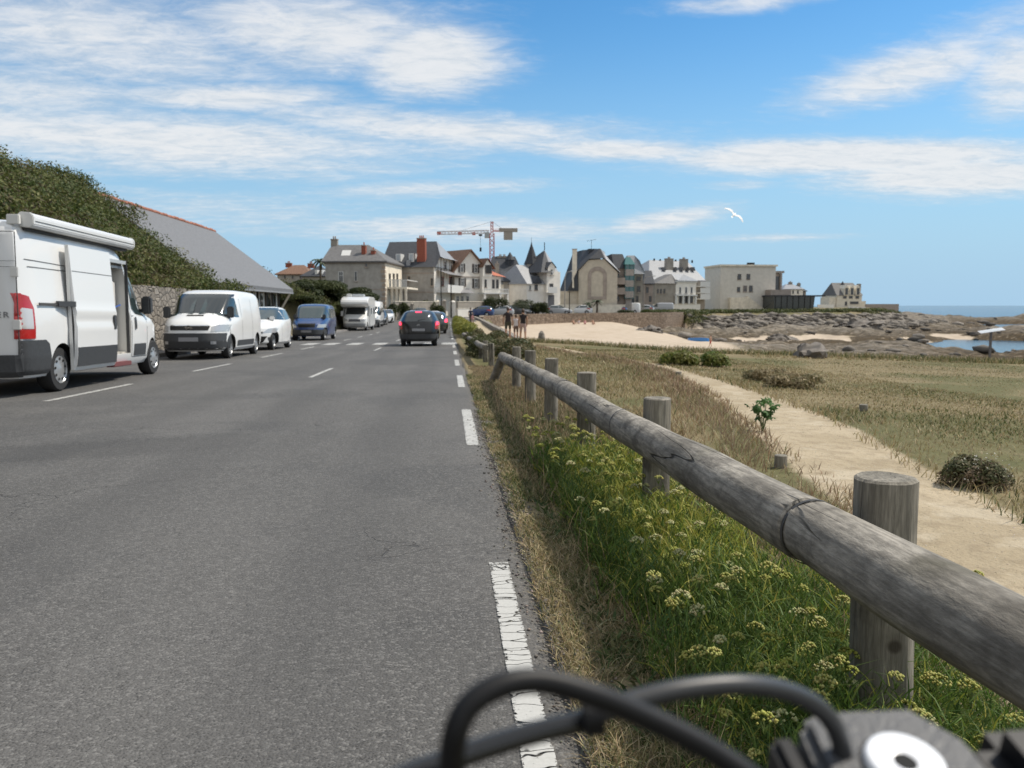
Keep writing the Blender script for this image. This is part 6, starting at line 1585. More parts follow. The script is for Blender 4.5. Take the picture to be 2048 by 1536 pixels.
ze0 = P[0][1]; zl = s.F(1152, 582)[1]; xl0 = s.F(1134, 582)[0]
h.poly('roof', SLATE, [(P[0][0] - .2, -.4, ze0 + .05), (P[1][0], -.4, P[1][1] + .15), (P[2][0] + .25, -.4, P[2][1] + .12), (tr[0] + .1, 1.2, tr[1]), (tl[0], D * .5, tl[1]), (tl[0] - 1, D, tl[1]), (P[0][0] - .2, D, ze0),
                       (xl0, .2, zl), (P[0][0] - .02, -.4, zl), (xl0, D, zl), (tr[0], D, tr[1])], [(0, 1, 3, 4), (1, 2, 3), (0, 4, 7, 8), (4, 5, 9, 7), (3, 10, 5, 4)])
h.poly('roof_side', ZINC, [(P[2][0], -.45, P[2][1] + .17), (P[3][0] + .45, -.45, P[3][1] - .1), (P[3][0] + .45, D, P[3][1] - .1), (t2[0] - .8, D, t2[1]), (tr[0] + .01, 1.2, tr[1] + .01)], [(0, 1, 2, 3, 4)])  # same slate roof, right slope coloured pale for the sun on it
h.box('lower_wall', W_BEIGE, xl0 - 1.5, -.001, .4, D, -1.5, zl)
_, zz = s.F(1170, 516, 3); h.box('roof_box', SLATE, s.F(1174, 500, 5)[0], s.F(1198, 500, 5)[0], 3, 9, P[1][1], s.F(1174, 499, 5)[1])
q, zt = s.F(1149.5, 499, 0); _, zb = s.F(1149.5, 541, 0); h.chimney(q, .2, zb - 3, zt, .75, .75, W_CREAM, 0)
xa, za = s.F(1183, 480, 4); h.part(MB().bar((xa, 4, P[1][1] + 1), (xa, 4, za), .06).bar((xa - .8, 4, za - .2), (xa + .8, 4, za + .1), .05), 'aerial', UNDER)
u0, zt = s.F(1252, 536, 2.5); xw, _ = s.F(1239, 536, 2.5)
h.box('bay_wall', W_BROWN, x1 + .002, u0, 2.5, D - .5, -1.5, zt)
za = s.F(1236, 507, 3)[1]; h.poly('bay_roof', SLATE, [(x1 - .2, 2.0, zt - .1), (u0 + .5, 2.0, zt - .1), (s.F(1246, 506, 4)[0], 4.5, za), (s.F(1224, 507, 4)[0], 4.5, za), (x1 - .2, D, zt), (u0 + .5, D, zt), (s.F(1246, 506, 4)[0], D, za), (s.F(1224, 507, 4)[0], D, za)],
                              [(0, 1, 2, 3), (1, 5, 6, 2), (3, 2, 6, 7), (0, 3, 7, 4)])
for v0, v1 in ((548, 560), (572, 584), (592, 602)): h.winF(1232.5, v0, 1238, v1, ly=2.5, fr=FRD, bars=0)
for v in (567, 587): xa, z_ = s.F(1229, v, 1.2); xb, _ = s.F(1250, v, 1.2); h.box('balcony', BAND, xa, xb, 1.0, 2.5, z_ - .15, z_); h.box('balcony_rail', BAND, xa, xb, 1.0, 1.06, z_, z_ + 1.0)
xa, zt = s.F(1251, 529, 1.4); xb, _ = s.F(1268, 529, 1.4); _, zb = s.F(1251, 597, 1.4)
o = h.box('glass_bay', TGL, xa, xb, 1.4, 5.5, zb, zt)
fr = MB()
for k in range(3): q = xa + (xb - xa) * k / 2; fr.box(q - .08, q + .08, 1.33, 1.4, zb, zt)
fr.build('mullions', TEAL, o)
for v in (545, 567, 589): _, z_ = s.F(1260, v, 1.3); MB().box(xa, xb, 1.30, 1.39, z_ - .55, z_ + .55).build('spandrel', CONC, o)
q = (xa + xb) / 2; h.poly('bay_cap', TEAL, [(xa - .2, 1.1, zt), (xb + .2, 1.1, zt), (xb + .2, 5.6, zt), (xa - .2, 5.6, zt), (q - .4, 3.3, zt + 1.4), (q + .4, 3.3, zt + 1.4)], [(0, 1, 5, 4), (1, 2, 5), (2, 3, 4, 5), (3, 0, 4)])
h.box('ground_columns', CONC, xa + .2, xb - .2, 2.0, 5, -1, zb)
# right wing
h = s = House('grey_wing', 'grey rendered building with steep pale slate roof right of the teal bay', 'apartment building', 1268, 612, 147, R(-10), z=None)
x1, ze = s.F(1286, 547); D = 11; h.box('wall', W_STONE, 0, x1, 0, D, -1.5, ze)
pa = s.F(1254, 511, 3); pb = s.F(1269, 511, 3); pc = s.F(1279, 521, 1.5)
h.poly('roof', ZINC, [(-1.2, -.4, ze - .1), (x1 + .4, -.4, ze - .1), (pc[0], 1.2, pc[1]), (pb[0], 3, pb[1]), (pa[0], 3, pa[1]), (pa[0], D, pa[1]), (x1 + .4, D, ze - .1), (pb[0], D, pb[1])], [(0, 1, 2, 3, 4), (1, 6, 7, 3, 2), (4, 3, 7, 5)])
h.winF(1273, 553, 1282, 562, fr=FRD); h.winF(1274, 572, 1281, 584, fr=FRD); h.winF(1272, 592, 1277, 604, fr=FRD)
h = s = House('dark_roofed_house', 'narrow dark house with black slate roof between two grey buildings', 'house', 1288, 612, 160, R(-6))
x1, ze = s.F(1306, 567); h.box('wall', W_BROWN, 0, x1, 0, 9, -1.5, ze); ra, zr = s.F(1291, 541, 4); rb, _ = s.F(1304, 540, 4); h.hip(0, x1, 0, 9, ze, zr, SLATE, rl=(ra, rb), ov=.3); h.winF(1292, 574, 1297, 586, fr=FRD); h.winF(1298, 592, 1303, 604, fr=FRD)
# --- pale manor with chimneys and dormers
h = s = House('pale_manor', 'pale slate roofed manor with small dormers, chimneys and a white columned front', 'building', 1308, 612, 176, R(22))
x1, ze = s.F(1404, 560, 4); D = 14; x0 = s.F(1299, 560, 4)[0]
h.box('wall', W_WHITE, x0, x1, 4, 4 + D, -1.5, ze)
ra, zr = s.F(1309, 519, 9); rb, _ = s.F(1385, 522, 9)
h.hip(x0, x1, 4, 4 + D, ze - .1, zr, ZINC, rl=(ra, rb), ov=.6)
for u, v0 in ((1338.5, 518), (1368, 519)): q, zt = s.F(u, v0, 7.5); h.chimney(q, 7.6, zr - 3.2, zt, 1.9, .9, W_STONE, 3)
for u, v0 in ((1310, 517), (1322, 518), (1353, 519), (1386, 520)): q, zt = s.F(u, v0, 10.6); h.part(MB().lathe([(.22, zr - .4), (.18, zt)], (q, 10.9, 0), n=8), 'roof_finial', UNDER)
for u in (1330, 1353, 1366, 1378, 1389):
    q, z_ = s.F(u, 537, 6.3); h.part(MB().prism([(q - .32, z_ - .5), (q + .32, z_ - .5), (q, z_ + .35)], 'y', 6.3, 8.0), 'dormer', SLATE2)
xr, _ = s.F(1350, 567); _, zf = s.F(1330, 567)
h.box('pavilion_side', W_STONE, 0, xr, -.3, 4, -1.5, zf)  # side turned from the sun, its shade put into the grey colour
xe, zc = s.F(1392, 562, -.3)
h.box('pavilion_front', W_WHITE, xr + .002, xe, -.3, 4, -1.5, zc)
q, za = s.F(1346, 548, 1.5); h.poly('pavilion_roof', SLATE2, [(-.3, -.6, zf), (xr + .2, -.6, zf), (q, 2, za), (q, 4.2, za), (-.3, 4.2, zf)], [(0, 1, 2), (0, 2, 3, 4)])
h.poly('front_roof', ZINC, [(xr + .2, -.7, zc + .02), (xe + .3, -.7, zc + .02), (xe - .2, 3.9, s.F(1390, 549, 3.9)[1]), (q, 2, za + .01)], [(0, 1, 2, 3)])  # front slope paler than the left one: sunlight put into the slate colour
h.box('cornice', FRW, xr - .1, xe + .2, -.5, -.3, zc - .35, zc)
for u in (1360, 1372, 1383): h.winF(u - 2, 574, u + 2, 587, ly=-.3, bars=0); h.winF(u - 2.6, 592, u + 2.6, 606, ly=-.3, fr=FRD)
for k, u in enumerate((1351.5, 1366, 1377.5, 1391)): q, _ = s.F(u, 600, -.6); h.part(MB().lathe([(.28, 0), (.22, s.F(1360, 590, -.5)[1])], (q, -.62, 0), n=10), 'column', FRW, smooth=True)
_, z_ = s.F(1370, 590, -.6); h.box('portico', FRW, xr, xe, -.9, -.3, z_ - .2, z_ + .1)
for u in (1314, 1320, 1327): h.winF(u, 578, u + 3, 587, ly=-.3, fr=FRD, bars=0)
for v in (572, 585, 597): xa, z_ = s.F(1393, v, 3); xb, _ = s.F(1412, v, 3); h.box('balcony', FRW, xa, xb, 1.6, 4, z_ - .2, z_ + .0); h.box('balcony_rail', FRW, xa, xb, 1.6, 1.66, z_, z_ + 1.0)
xa, _ = s.F(1393, 600, 3.9); xb, _ = s.F(1409, 600, 3.9); h.box('rear_wall', W_STONE, xa, xb, 3.7, 9, -1, ze - .2)
# --- distant little houses
for i, (u0, u1, vt, ve, y, m, r_, lab) in enumerate([(1414, 1441, 573, 585, 230, W_WHITE, TILE, 'small distant house squeezed between the manor and the block building'),
                                                     (556, 618, 530, 548, 165, W_GREY, TILE, 'distant brown roofed house above the trees on the left'), (606, 652, 531, 552, 158, W_GREY, SLATE, 'distant slate roofed house with two white dormers beside the grey house'),
                                                     (1567, 1606, 568, 578, 260, W_WHITE, ZINC, 'distant low house with pale roof behind the glass pavilion'), (1590, 1612, 570, 582, 300, W_BROWN, SLATE, 'farthest little brown house above the glass pavilion')]):
    h = s = House('distant_house', lab, 'house', u0, 612, y, R(-5)); x1, ze = s.F(u1, ve); h.box('wall', m, 0, x1, 0, 9, -1.5, ze); _, zr = s.F(u0, vt, 4.5); h.hip(0, x1, 0, 9, ze, zr, r_, inset=2.5, ov=.4)
    q, zt = s.F(u0 + (u1 - u0) * .35, vt - 3, 4.5); h.chimney(q, 4.5, zr - .5, zt, 1.2, .7, BRICK if i < 3 else W_STONE, 2)
    if i == 2:
        for u in (631, 641): xa, za = s.F(u, 540, .8); xb, zb = s.F(u + 5, 550, .8); h.box('dormer_window', FRW, xa, xb, .3, 3, zb, za)
    else:
        for k in range(3): u = u0 + (u1 - u0) * (.2 + .25 * k); h.winF(u, ve + 3, u + 3, ve + 9, bars=0, fr=FRD)
# --- block-shaped building and the glass pavilion
h = s = House('block_building', 'plain cream block building with flat cornice and few small windows', 'building', 1440, 615, 192, R(2))
x1, zt = s.F(1552, 533); D = 11
h.box('wall', wallmat('pale_block_render', (.60, .57, .51), .06), 0, x1, 0, D, -1.5, zt); h.box('cornice', W_CREAM, -.3, x1 + .35, -.35, D + .2, zt, zt + .42)
for q in ((1475, 548, 1482, 559), (1493, 548, 1500, 559), (1474, 574, 1480, 584), (1486, 571, 1494, 584), (1498, 571, 1505, 584), (1498, 604, 1505, 611)): h.winF(*q, fr=FRD if q[0] != 1486 else BAND, bars=1 if q[0] == 1486 else 0)
q, z_ = s.F(1503, 527, 4); h.box('roof_hatch', UNDER, q - .8, q + .8, 4, 5, zt + .4, zt + 1.1)
xa, za = s.F(1457, 595); xb, _ = s.F(1494, 596); h.box('outside_stair', W_CREAM, xa, xb, -1.3, -.001, -1, za)
xa, za = s.F(1492, 592); xb, _ = s.F(1540, 612); h.part(MB().prism([(xa, za), (xb, -.8), (xa, -.8)], 'y', -1.0, -.001), 'stair_flank', W_CREAM)
xa, za = s.F(1553, 542, 3); xb, _ = s.F(1566, 542, 3); h.box('annex', W_BROWN, x1 + .002, xb - .4, 3, D, -1, za - .6); h.box('annex_roof', CONC, x1 + .002, xb + .1, 2.4, D, za - .5, za)
xq, _ = s.F(1563, 542, 2.5); h.box('annex_column', CONC, xq - .2, xq + .2, 2.4, 2.8, -1, za - .5)
for v in (560, 575): z_ = s.F(1556, v, 2.9)[1]; h.box('window', WGL, x1 + .4, xb - .9, 2.94, 3.0, z_ - .9, z_ + .9)
h = s = House('glass_pavilion', 'dark glass pavilion with flat overhanging roof next to the block building', 'restaurant', 1548, 617, 186, R(2))
x1, zt = s.F(1630, 593); xo, _ = s.F(1647, 592)
h.part(MB().prism([(0, -1.5), (x1 - .5, -1.5), (x1, zt), (0, zt)], 'y', 0, 8), 'glass_wall', mat('dark_pavilion_glass', (.02, .028, .026), .12, .2, .4, spec=.8)); h.box('flat_roof', SLATE, -.3, xo, -1, 9, zt, zt + .3)
for k in range(7): q = x1 * k / 7 + .3; h.box('mullion', UNDER, q - .06, q + .06, -.08, -.001, -1, zt)
h.box('upper_storey', W_BROWN, .5, x1 * .55, 3, 8, zt + .3, zt + 1.6)
# --- far manor on the point
h = s = House('distant_manor', 'distant pale manor standing alone on the point with dormers and small spire', 'manor', 1673, 612, 390, R(4))
x1, ze = s.F(1724, 591); _, zt = s.F(1690, 574); D = 14
h.box('wall', W_CREAM, 0, x1, 0, D, -2, ze); h.poly('roof', SLATE2, [(-.4, -.4, ze), (x1 + .4, -.4, ze), (x1 - .8, D / 2, zt + 2.2), (.8, D / 2, zt + 2.2), (-.4, D, ze), (x1 + .4, D, ze)], [(0, 1, 2, 3), (3, 2, 5, 4), (0, 3, 4), (1, 5, 2)])
for u in (1678, 1720): q, z_ = s.F(u, 568, 6); h.chimney(q, 7, ze + 2, z_, 1.6, 1.4, W_STONE, 0)
q, z_ = s.F(1692, 562, 3); h.part(MB().lathe([(1.7, zt + .2), (.05, z_)], (q, 6, 0), n=8), 'spire', SLATE)
for u in (1687, 1698, 1710): q, z_ = s.F(u + 2, 575, 1.5); h.part(MB().prism([(q - 1.2, ze), (q + 1.2, ze), (q + 1.2, z_ - .4), (q, z_ + 1.2), (q - 1.2, z_ - .4)], 'y', -.5, 5), 'dormer', W_CREAM); h.win('F', -.5, q - .7, q + .7, ze + .4, z_ - .3, FRD, WGL, bars=0)
for u in (1686, 1698, 1711): h.winF(u, 588 + 4, u + 7, 597, fr=FRD, bars=0)
h.winF(1690, 603, 1694, 611, fr=FRD, bars=0); h.winF(1700, 603, 1717, 608, fr=FRD)
for ua, ub, v in ((1660, 1673, 594), (1724, 1733, 602)): xa, z_ = s.F(ua, v); xb, _ = s.F(ub, v); h.box('side_wing', W_CREAM, xa, xb, .5, 9, -2, z_)
for i, (ua, ub, va, y, m, lab) in enumerate([(1636, 1668, 609, 350, W_WHITE, 'long white garden wall left of the distant manor'), (1698, 1732, 614, 345, W_WHITE, 'white garden wall below the distant manor'), (1732, 1798, 608, 385, W_BROWN, 'brown breakwater wall running out right of the distant manor')]):
    xa = atY(ua, va, y); xb = atY(ub, va, y); z_ = min(tz(xa.x, y), tz(xb.x, y)) - .5
    o = MB().box(0, xb.x - xa.x, 0, .8, 0, xa.z - z_).build('garden_wall', m); o.location = (xa.x, y, z_); tag(o, lab, 'wall')

# --- walls, gate posts and bollards by the road's end
def lowwall(name, lab, u0, u1, v, y0, y1, m, th=.4, cat='wall'):
    a = atY(u0, v, y0); b = atY(u1, v, y1); z = min(tz(a.x, y0), tz(b.x, y1)) - .3; d = b - a; L = math.hypot(d.x, d.y)
    o = MB().box(0, L, -th / 2, th / 2, 0, (a.z + b.z) / 2 - z).build(name, m); o.location = (a.x, a.y, z); o.rotation_euler.z = math.atan2(d.y, d.x)
    MB().box(-.03, L + .03, -th / 2 - .05, th / 2 + .05, (a.z + b.z) / 2 - z, (a.z + b.z) / 2 - z + .09).build('coping', W_CREAM, o)
    return tag(o, lab, cat)
lowwall('garden_wall', 'grey stone garden wall in front of the balcony of the grey house', 788, 872, 604, 106, 114, W_STONE)
lowwall('garden_wall', 'grey stone wall under the gabled house just right of the white gate post', 914, 985, 604, 121, 128, W_STONE)
lowwall('garden_wall', 'low white wall at the foot of the gabled house', 914, 978, 617, 119, 125, W_WHITE, .3)
lowwall('garden_wall', 'long pale wall with railing in front of the beige gable', 1118, 1250, 610, 139, 142, W_CREAM, .3)
lowwall('garden_wall', 'white wall in front of the columned pavilion', 1306, 1400, 609, 170, 172, W_WHITE, .3)
for i, (u, v, y, w, m, lab) in enumerate([(905.5, 602, 117, .75, W_WHITE, 'tall white gate post where the road bends'), (888, 600, 116, .55, W_STONE, 'slim stone gate pillar left of the white gate post'), (875, 601, 115, .5, W_CREAM, 'cream pillar of the entrance left of the stone gate pillar'),
                                          (1012.5, 604, 128, .8, W_WHITE, 'white gate pillar behind the silver car'), (822, 606, 109, .6, W_STONE, 'stone pillar at the end of the grey house wall')]):
    p = atY(u, v, y); g = tz(p.x, y) - .05; H = p.z - g
    t = thing('gate_post', lab, 'gate post', (p.x, y, g)); MB().box(-w / 2, w / 2, -w / 2, w / 2, 0, H - .25).build('shaft', m, t); MB().box(-w / 2 - .08, w / 2 + .08, -w / 2 - .08, w / 2 + .08, H - .25, H - .12).build('capital', m, t); MB().lathe([(w * .5, H - .12), (w * .35, H), (.02, H + .08)], n=10).build('cap', m, t)
# bushes in the front gardens and hedges by the sea wall
def bush(lab, u, v, y, w, hgt, pal=TREEP, n=2500, size=.16, name='garden_bush'):
    p = atY(u, v, y); random.seed(int(u)); g = tz(p.x, y)
    return shrub(name, lab, 'bush', p.x, y, [(random.uniform(-w, w) * .7, random.uniform(-.4, .4), random.uniform(.25, .7) * hgt, w * .45, w * .4, hgt * .35) for _ in range(8)], n, size, pal)
bush('dark garden bush below the balustrade of the lower wing', 988, 600, 126, 2.2, 3.0)
bush('wide dark bush in front of the turreted villa', 1062, 600, 132, 2.6, 2.6)
bush('greyish bush between the lower wing and the turreted villa', 1030, 602, 130, 2.2, 2.0, [(.07, .085, .05), (.09, .10, .06)])
bush('small dark bush left of the garage of the turreted villa', 1083, 602, 131, 1.4, 2.0)
bush('dark shrub beside the columns of the grey house', 802, 602, 107, 1.2, 2.2); bush('shrub under the front corner of the grey house', 772, 600, 103, 1.4, 2.3)
bush('shrub in the garden left of the stone gate pillar', 866, 598, 113, 1.6, 2.6)
GH = [(.05, .10, .02), (.07, .13, .028), (.04, .08, .018)]
bush('low clipped bright green hedge on top of the sea wall, left one', 1074, 624, 126.5, 2.6, .95, GH, 4000, .12, 'hedge'); bush('longer green hedge on top of the sea wall right of the silver grey car', 1142, 625, 131, 2.8, .95, GH, 4000, .12, 'hedge')
bush('rounded taller green hedge joined to the longer hedge', 1166, 622, 132.5, 1.6, 1.35, GH, 3000, .12, 'hedge'); bush('small dark hedge below the white delivery van', 1249, 627, 140, 1.5, .8, TREEP, 1500, .12, 'hedge')
bush('big dark green bush hanging over the right end of the sea wall', 1310, 630, 146, 2.6, 1.3, [(.05, .07, .018), (.07, .09, .025), (.10, .11, .03)], 5000, .16)
# palm-like tree by the left distant roofs, small palms in front of the gable
def palm(lab, u, v, y, hh, n=26, name='palm_tree'):
    p = atY(u, v, y); g = tz(p.x, y); t = thing(name, lab, 'palm', (p.x, y, g), group=None); H = p.z - g
    MB().tube([(0, 0, -.1), (.05, 0, H * .5), (0, 0, H)], [.22, .17, .15], 10).build('trunk', BARK, t, smooth=True)
    mb = MB()
    for k in range(n):
        a = k * 2.4; e = random.uniform(-.3, 1.1); L = hh * random.uniform(.8, 1.1); pts = [Vector((math.cos(a) * L * s_ * math.cos(e * (1 - s_)), math.sin(a) * L * s_ * math.cos(e * (1 - s_)), H + L * (math.sin(e) * s_ - .7 * s_ * s_))) for s_ in (0, .3, .6, .85, 1)]
        w = [.05, .22, .26, .16, .02]; d = Vector((-math.sin(a), math.cos(a), 0)); V = []
        for q, ww in zip(pts, w): V += [q - d * ww * hh * .5 - Vector((0, 0, ww * .4)), q, q + d * ww * hh * .5 - Vector((0, 0, ww * .4))]
        Fc = []
        for i in range(4): Fc += [(3 * i, 3 * i + 1, 3 * i + 4, 3 * i + 3), (3 * i + 1, 3 * i + 2, 3 * i + 5, 3 * i + 4)]
        mb.add(V, Fc)
    mb.build('crown', PALM, t, fix=False)
PALM = mat('palm_green', (.035, .06, .025), .6, .3, 3)
palm('dark palm sticking up behind the left corner of the grey house', 640, 521, 148, 1.9)
palm('small palm in front of the blind arch', 1176, 606, 139.5, 1.0, 16); palm('thicker small palm right of the blind arch', 1194, 603, 139, 1.1, 20)
def lamp(lab, u, v, y, arm=1.3, k=1):
    p = atY(u, v, y); g = tz(p.x, y); H = p.z - g; t = thing('street_lamp', lab, 'street lamp', (p.x, y, g), group='street lamps on the seafront')
    MB().tube([(0, 0, 0), (0, 0, H * .85), (k * .3, 0, H * .97), (k * arm, 0, H)], [.10, .07, .05, .04], 10).build('pole', CONC, t, smooth=True)
    MB().box(k * arm - .35, k * arm + .35, -.14, .14, H - .08, H + .08).build('lamp_head', FRW, t, bevel=.04)
lamp('street lamp with bent arm left of the beige gable', 1130, 542, 137); lamp('street lamp with long arm in front of the dark narrow house', 1288, 552, 148, 1.8)
for u, v, y, lab in ((1139, 585, 134, 'thin dark pole standing by the hedge below the beige gable'), (882, 540, 118, 'thin pole in front of the awning of the big roofed house'), (902, 560, 116.5, 'thin pole just left of the white gate post')):
    p = atY(u, v, y); g = tz(p.x, y); t = thing('pole', lab, 'pole', (p.x, y, g)); MB().tube([(0, 0, 0), (0, 0, p.z - g)], [.09, .06], 8).build('shaft', UNDER, t); MB().lathe([(.11, p.z - g), (.12, p.z - g + .1), (.02, p.z - g + .2)], n=8).build('cap', UNDER, t)

# ================================================================== tower crane
def crane():
    y = 300; b = atY(984, 560, y); g = 0.; top = atY(984, 458, y).z; apex = atY(983, 443, y).z
    t = thing('tower_crane', 'red and white tower crane above the roofs', 'crane', (b.x, y, g))
    RED = mat('crane_red', (.50, .10, .08), .6); CW = mat('crane_white', (.55, .50, .50), .6)
    def lattice(p0, p1, w, n, bw, up_=(0, 0, 1)):
        p0 = Vector(p0); p1 = Vector(p1); d = (p1 - p0) / n; dn = d.normalized(); e = dn.cross(Vector(up_)).normalized(); f_ = e.cross(dn); mb = MB(); c = [(1, 1), (1, -1), (-1, -1), (-1, 1)]
        for (i, j) in c: mb.bar(p0 + e * i * w / 2 + f_ * j * w / 2, p1 + e * i * w / 2 + f_ * j * w / 2, bw)
        for k in range(n):
            for q in range(4):
                a, b2 = c[q], c[(q + 1) % 4]
                if k % 2: a, b2 = b2, a
                mb.bar(p0 + d * k + e * a[0] * w / 2 + f_ * a[1] * w / 2, p0 + d * (k + 1) + e * b2[0] * w / 2 + f_ * b2[1] * w / 2, bw * .7)
        return mb
    H = top - g
    lattice((0, 0, 0), (0, 0, H - 1.6), 1.5, 16, .28, (0, 1, 0)).build('mast', RED, t)
    jl = atY(874, 463, y).x - b.x; jr = atY(1016, 459, y).x - b.x
    lattice((-1, 0, H - 1.0), (jl, 0, H - 1.6), 1.0, 16, .2).build('jib', CW, t)
    for a, bb in ((.93, 1.0), (.55, .62), (.30, .36)): MB().box(jl * bb, jl * a, -.55, .55, H - 2.2, H - 1.2).build('red_jib_section', RED, t)
    MB().box(.5, jr, -.6, .6, H - .9, H - .5).bar((.5, 0, H - .1), (jr, 0, H + .2), .12).build('counter_jib', RED, t)
    MB().box(jr - 3.2, jr + 3.4, -.7, .7, H - 1.0, H + .3).box(jr - 1.5, jr + 1.6, -.7, .7, H - 3.8, H - .9).build('counterweight', CONC, t)
    lattice((0, 0, H - 1.6), (0, 0, apex - g), .8, 4, .2, (0, 1, 0)).build('tower_head', RED, t)
    MB().box(-2.6, -.9, -.8, .8, H - 3.2, H - 1.2).build('cab', mat('cab_grey', (.35, .38, .40), .4), t)
    for x_ in (jl * .55, jr - 1): MB().bar((0, 0, apex - g), (x_, 0, H - .6), .07).build('tie_bar', UNDER, t)
    hx = atY(961, 470, y).x - b.x; MB().box(hx - .6, hx + .6, -.5, .5, H - 2.5, H - 1.9).build('trolley', UNDER, t)
    MB().bar((hx, 0, H - 2.3), (hx, 0, H - 6.6), .10).build('hoist_cable', UNDER, t); MB().box(hx - .35, hx + .35, -.3, .3, H - 8.0, H - 6.6).build('hook_block', UNDER, t)
crane()

# ================================================================== people, gull, panel, boat
SKIN = mat('skin', (.42, .24, .16), .6); HAIR = mat('brown_hair', (.05, .03, .018), .7)
def person(lab, loc, rz, H, top, legs, hair=HAIR, pose=(.14, -.12), arm=(.12, .12), shoes=None, shorts=True, female=False, group=None):
    """one skinned body; metres for a 1.78 m adult scaled to H"""
    k = H / 1.78; sw = .17 if female else .20; hp = .105
    J = {'pel': (0, 0, .96), 'wai': (0, 0, 1.10), 'che': (0, .0, 1.32), 'nek': (0, 0, 1.50), 'hd': (0, .01, 1.60), 'hd2': (0, .015, 1.72)}
    r_ = {'pel': (.155, .11), 'wai': (.125 if female else .15, .10), 'che': (.155 if female else .18, .115), 'nek': (.058, .055), 'hd': (.075, .09), 'hd2': (.068, .08)}
    E = [('pel', 'wai'), ('wai', 'che'), ('che', 'nek'), ('nek', 'hd'), ('hd', 'hd2')]
    for s_, q, ph in ((1, 'r', pose[0]), (-1, 'l', pose[1])):
        J['sh' + q] = (s_ * sw, 0, 1.44); J['el' + q] = (s_ * (sw + .06), -arm[0] * s_ * ph * 6 * .3, 1.16); J['wr' + q] = (s_ * (sw + .05), .06 - s_ * ph * .5, .92); J['ha' + q] = (s_ * (sw + .045), .08 - s_ * ph * .5, .83)
        r_['sh' + q] = (.062, .06); r_['el' + q] = (.043, .043); r_['wr' + q] = (.028, .03); r_['ha' + q] = (.022, .042)
        J['hi' + q] = (s_ * hp, 0, .88); J['kn' + q] = (s_ * (hp + .0), ph * .9 + .03, .49); J['an' + q] = (s_ * hp, ph * 1.5 - .02, .09 + max(0, -ph) * .15); J['to' + q] = (s_ * (hp + .01), ph * 1.5 + .15, .035)
        r_['hi' + q] = (.095, .10); r_['kn' + q] = (.06, .062); r_['an' + q] = (.038, .045); r_['to' + q] = (.042, .03)
        E += [('che', 'sh' + q), ('sh' + q, 'el' + q), ('el' + q, 'wr' + q), ('wr' + q, 'ha' + q), ('pel', 'hi' + q), ('hi' + q, 'kn' + q), ('kn' + q, 'an' + q), ('an' + q, 'to' + q)]
    names = list(J); me = bpy.data.meshes.new('person'); me.from_pydata([tuple(c * k for c in J[n]) for n in names], [(names.index(a), names.index(b)) for a, b in E], [])
    o = bpy.data.objects.new('person', me); COL.objects.link(o); o.modifiers.new('s', 'SKIN'); sv = me.skin_vertices[0].data
    for i, n in enumerate(names): sv[i].radius = (r_[n][0] * k, r_[n][1] * k); sv[i].use_root = (n == 'pel')
    o.modifiers.new('u', 'SUBSURF').levels = 2; bpy.context.view_layer.update(); evaluated(o); me = o.data
    me.materials.clear()
    for m in (SKIN, top, legs, shoes or UNDER): me.materials.append(m)
    for p in me.polygons:
        c = p.center / k; a = abs(c.x)
        if c.z < .075: mi = 3
        elif c.z > 1.51: mi = 0
        elif c.z > 1.0: mi = 0 if (a > sw + .005 and c.z < (1.38 if female else 1.27)) else 1
        elif a > sw - .01 and c.z > .74: mi = 0
        elif c.z > (.58 if shorts else .1): mi = 2
        else: mi = 0
        p.material_index = mi
    me.polygons.foreach_set('use_smooth', [True] * len(me.polygons))
    hb = bmesh.new(); bmesh.ops.create_uvsphere(hb, u_segments=16, v_segments=10, radius=1)
    for v in hb.verts: v.co = Vector((v.co.x * .088, v.co.y * .098 - .012, v.co.z * .105 + (.0 if v.co.y > 0 or not female else -.03)))
    hm = bpy.data.meshes.new('hair'); hb.to_mesh(hm); hb.free(); hm.materials.append(hair); hm.polygons.foreach_set('use_smooth', [True] * len(hm.polygons))
    ho = bpy.data.objects.new('hair', hm); COL.objects.link(ho); ho.parent = o; ho.location = (0, -.005 * k, 1.695 * k); ho.scale = (k, k, k)
    o.location = loc; o.rotation_euler.z = rz
    return tag(o, lab, 'person', group)
DK = mat('dark_tshirt', (.03, .022, .024), .9); OL = mat('olive_trousers', (.045, .045, .03), .9); WTOP = mat('white_top', (.55, .50, .50), .9); BRS = mat('brown_shorts', (.12, .075, .06), .9); PKS = mat('dusty_pink_shorts', (.35, .25, .23), .9); BLT = mat('black_top', (.018, .014, .016), .9); SHW = mat('pale_shoes', (.6, .58, .55), .7)
def pp(u, v, y): p = atY(u, v, y); return Vector((p.x, y, tz(p.x, y) - .0))
person('man in dark t-shirt walking away on the footpath beside the low wall', pp(1016, 690, 46.5), R(-6), 1.80, DK, OL, shoes=SHW)
person('woman in black sleeveless top and pinkish shorts walking on the footpath', pp(1046, 696, 42.0), R(4), 1.70, BLT, PKS, female=True, pose=(-.13, .14), shoes=SHW)
person('person in white top and brown shorts walking between the man and the woman', pp(1032, 690, 45.0), R(0), 1.42, WTOP, BRS, female=True, pose=(.08, -.1))
person('person in dark clothes standing by the parked cars at the bend', pp(941, 640, 95), R(20), 1.75, mat('navy_top', (.03, .035, .06), .9), UNDER, shorts=False)
person('child in pink top at the far end of the footpath', pp(945, 645, 88), R(-20), 1.25, mat('pink_top', (.55, .28, .30), .9), PKS, female=True)
person('bather in red shorts standing at the edge of the rocks', (atY(1421, 697, 74).x, 74, tz(atY(1421, 697, 74).x, 74) - .02), R(60), 1.15, SKIN, mat('red_shorts', (.4, .04, .03), .8))
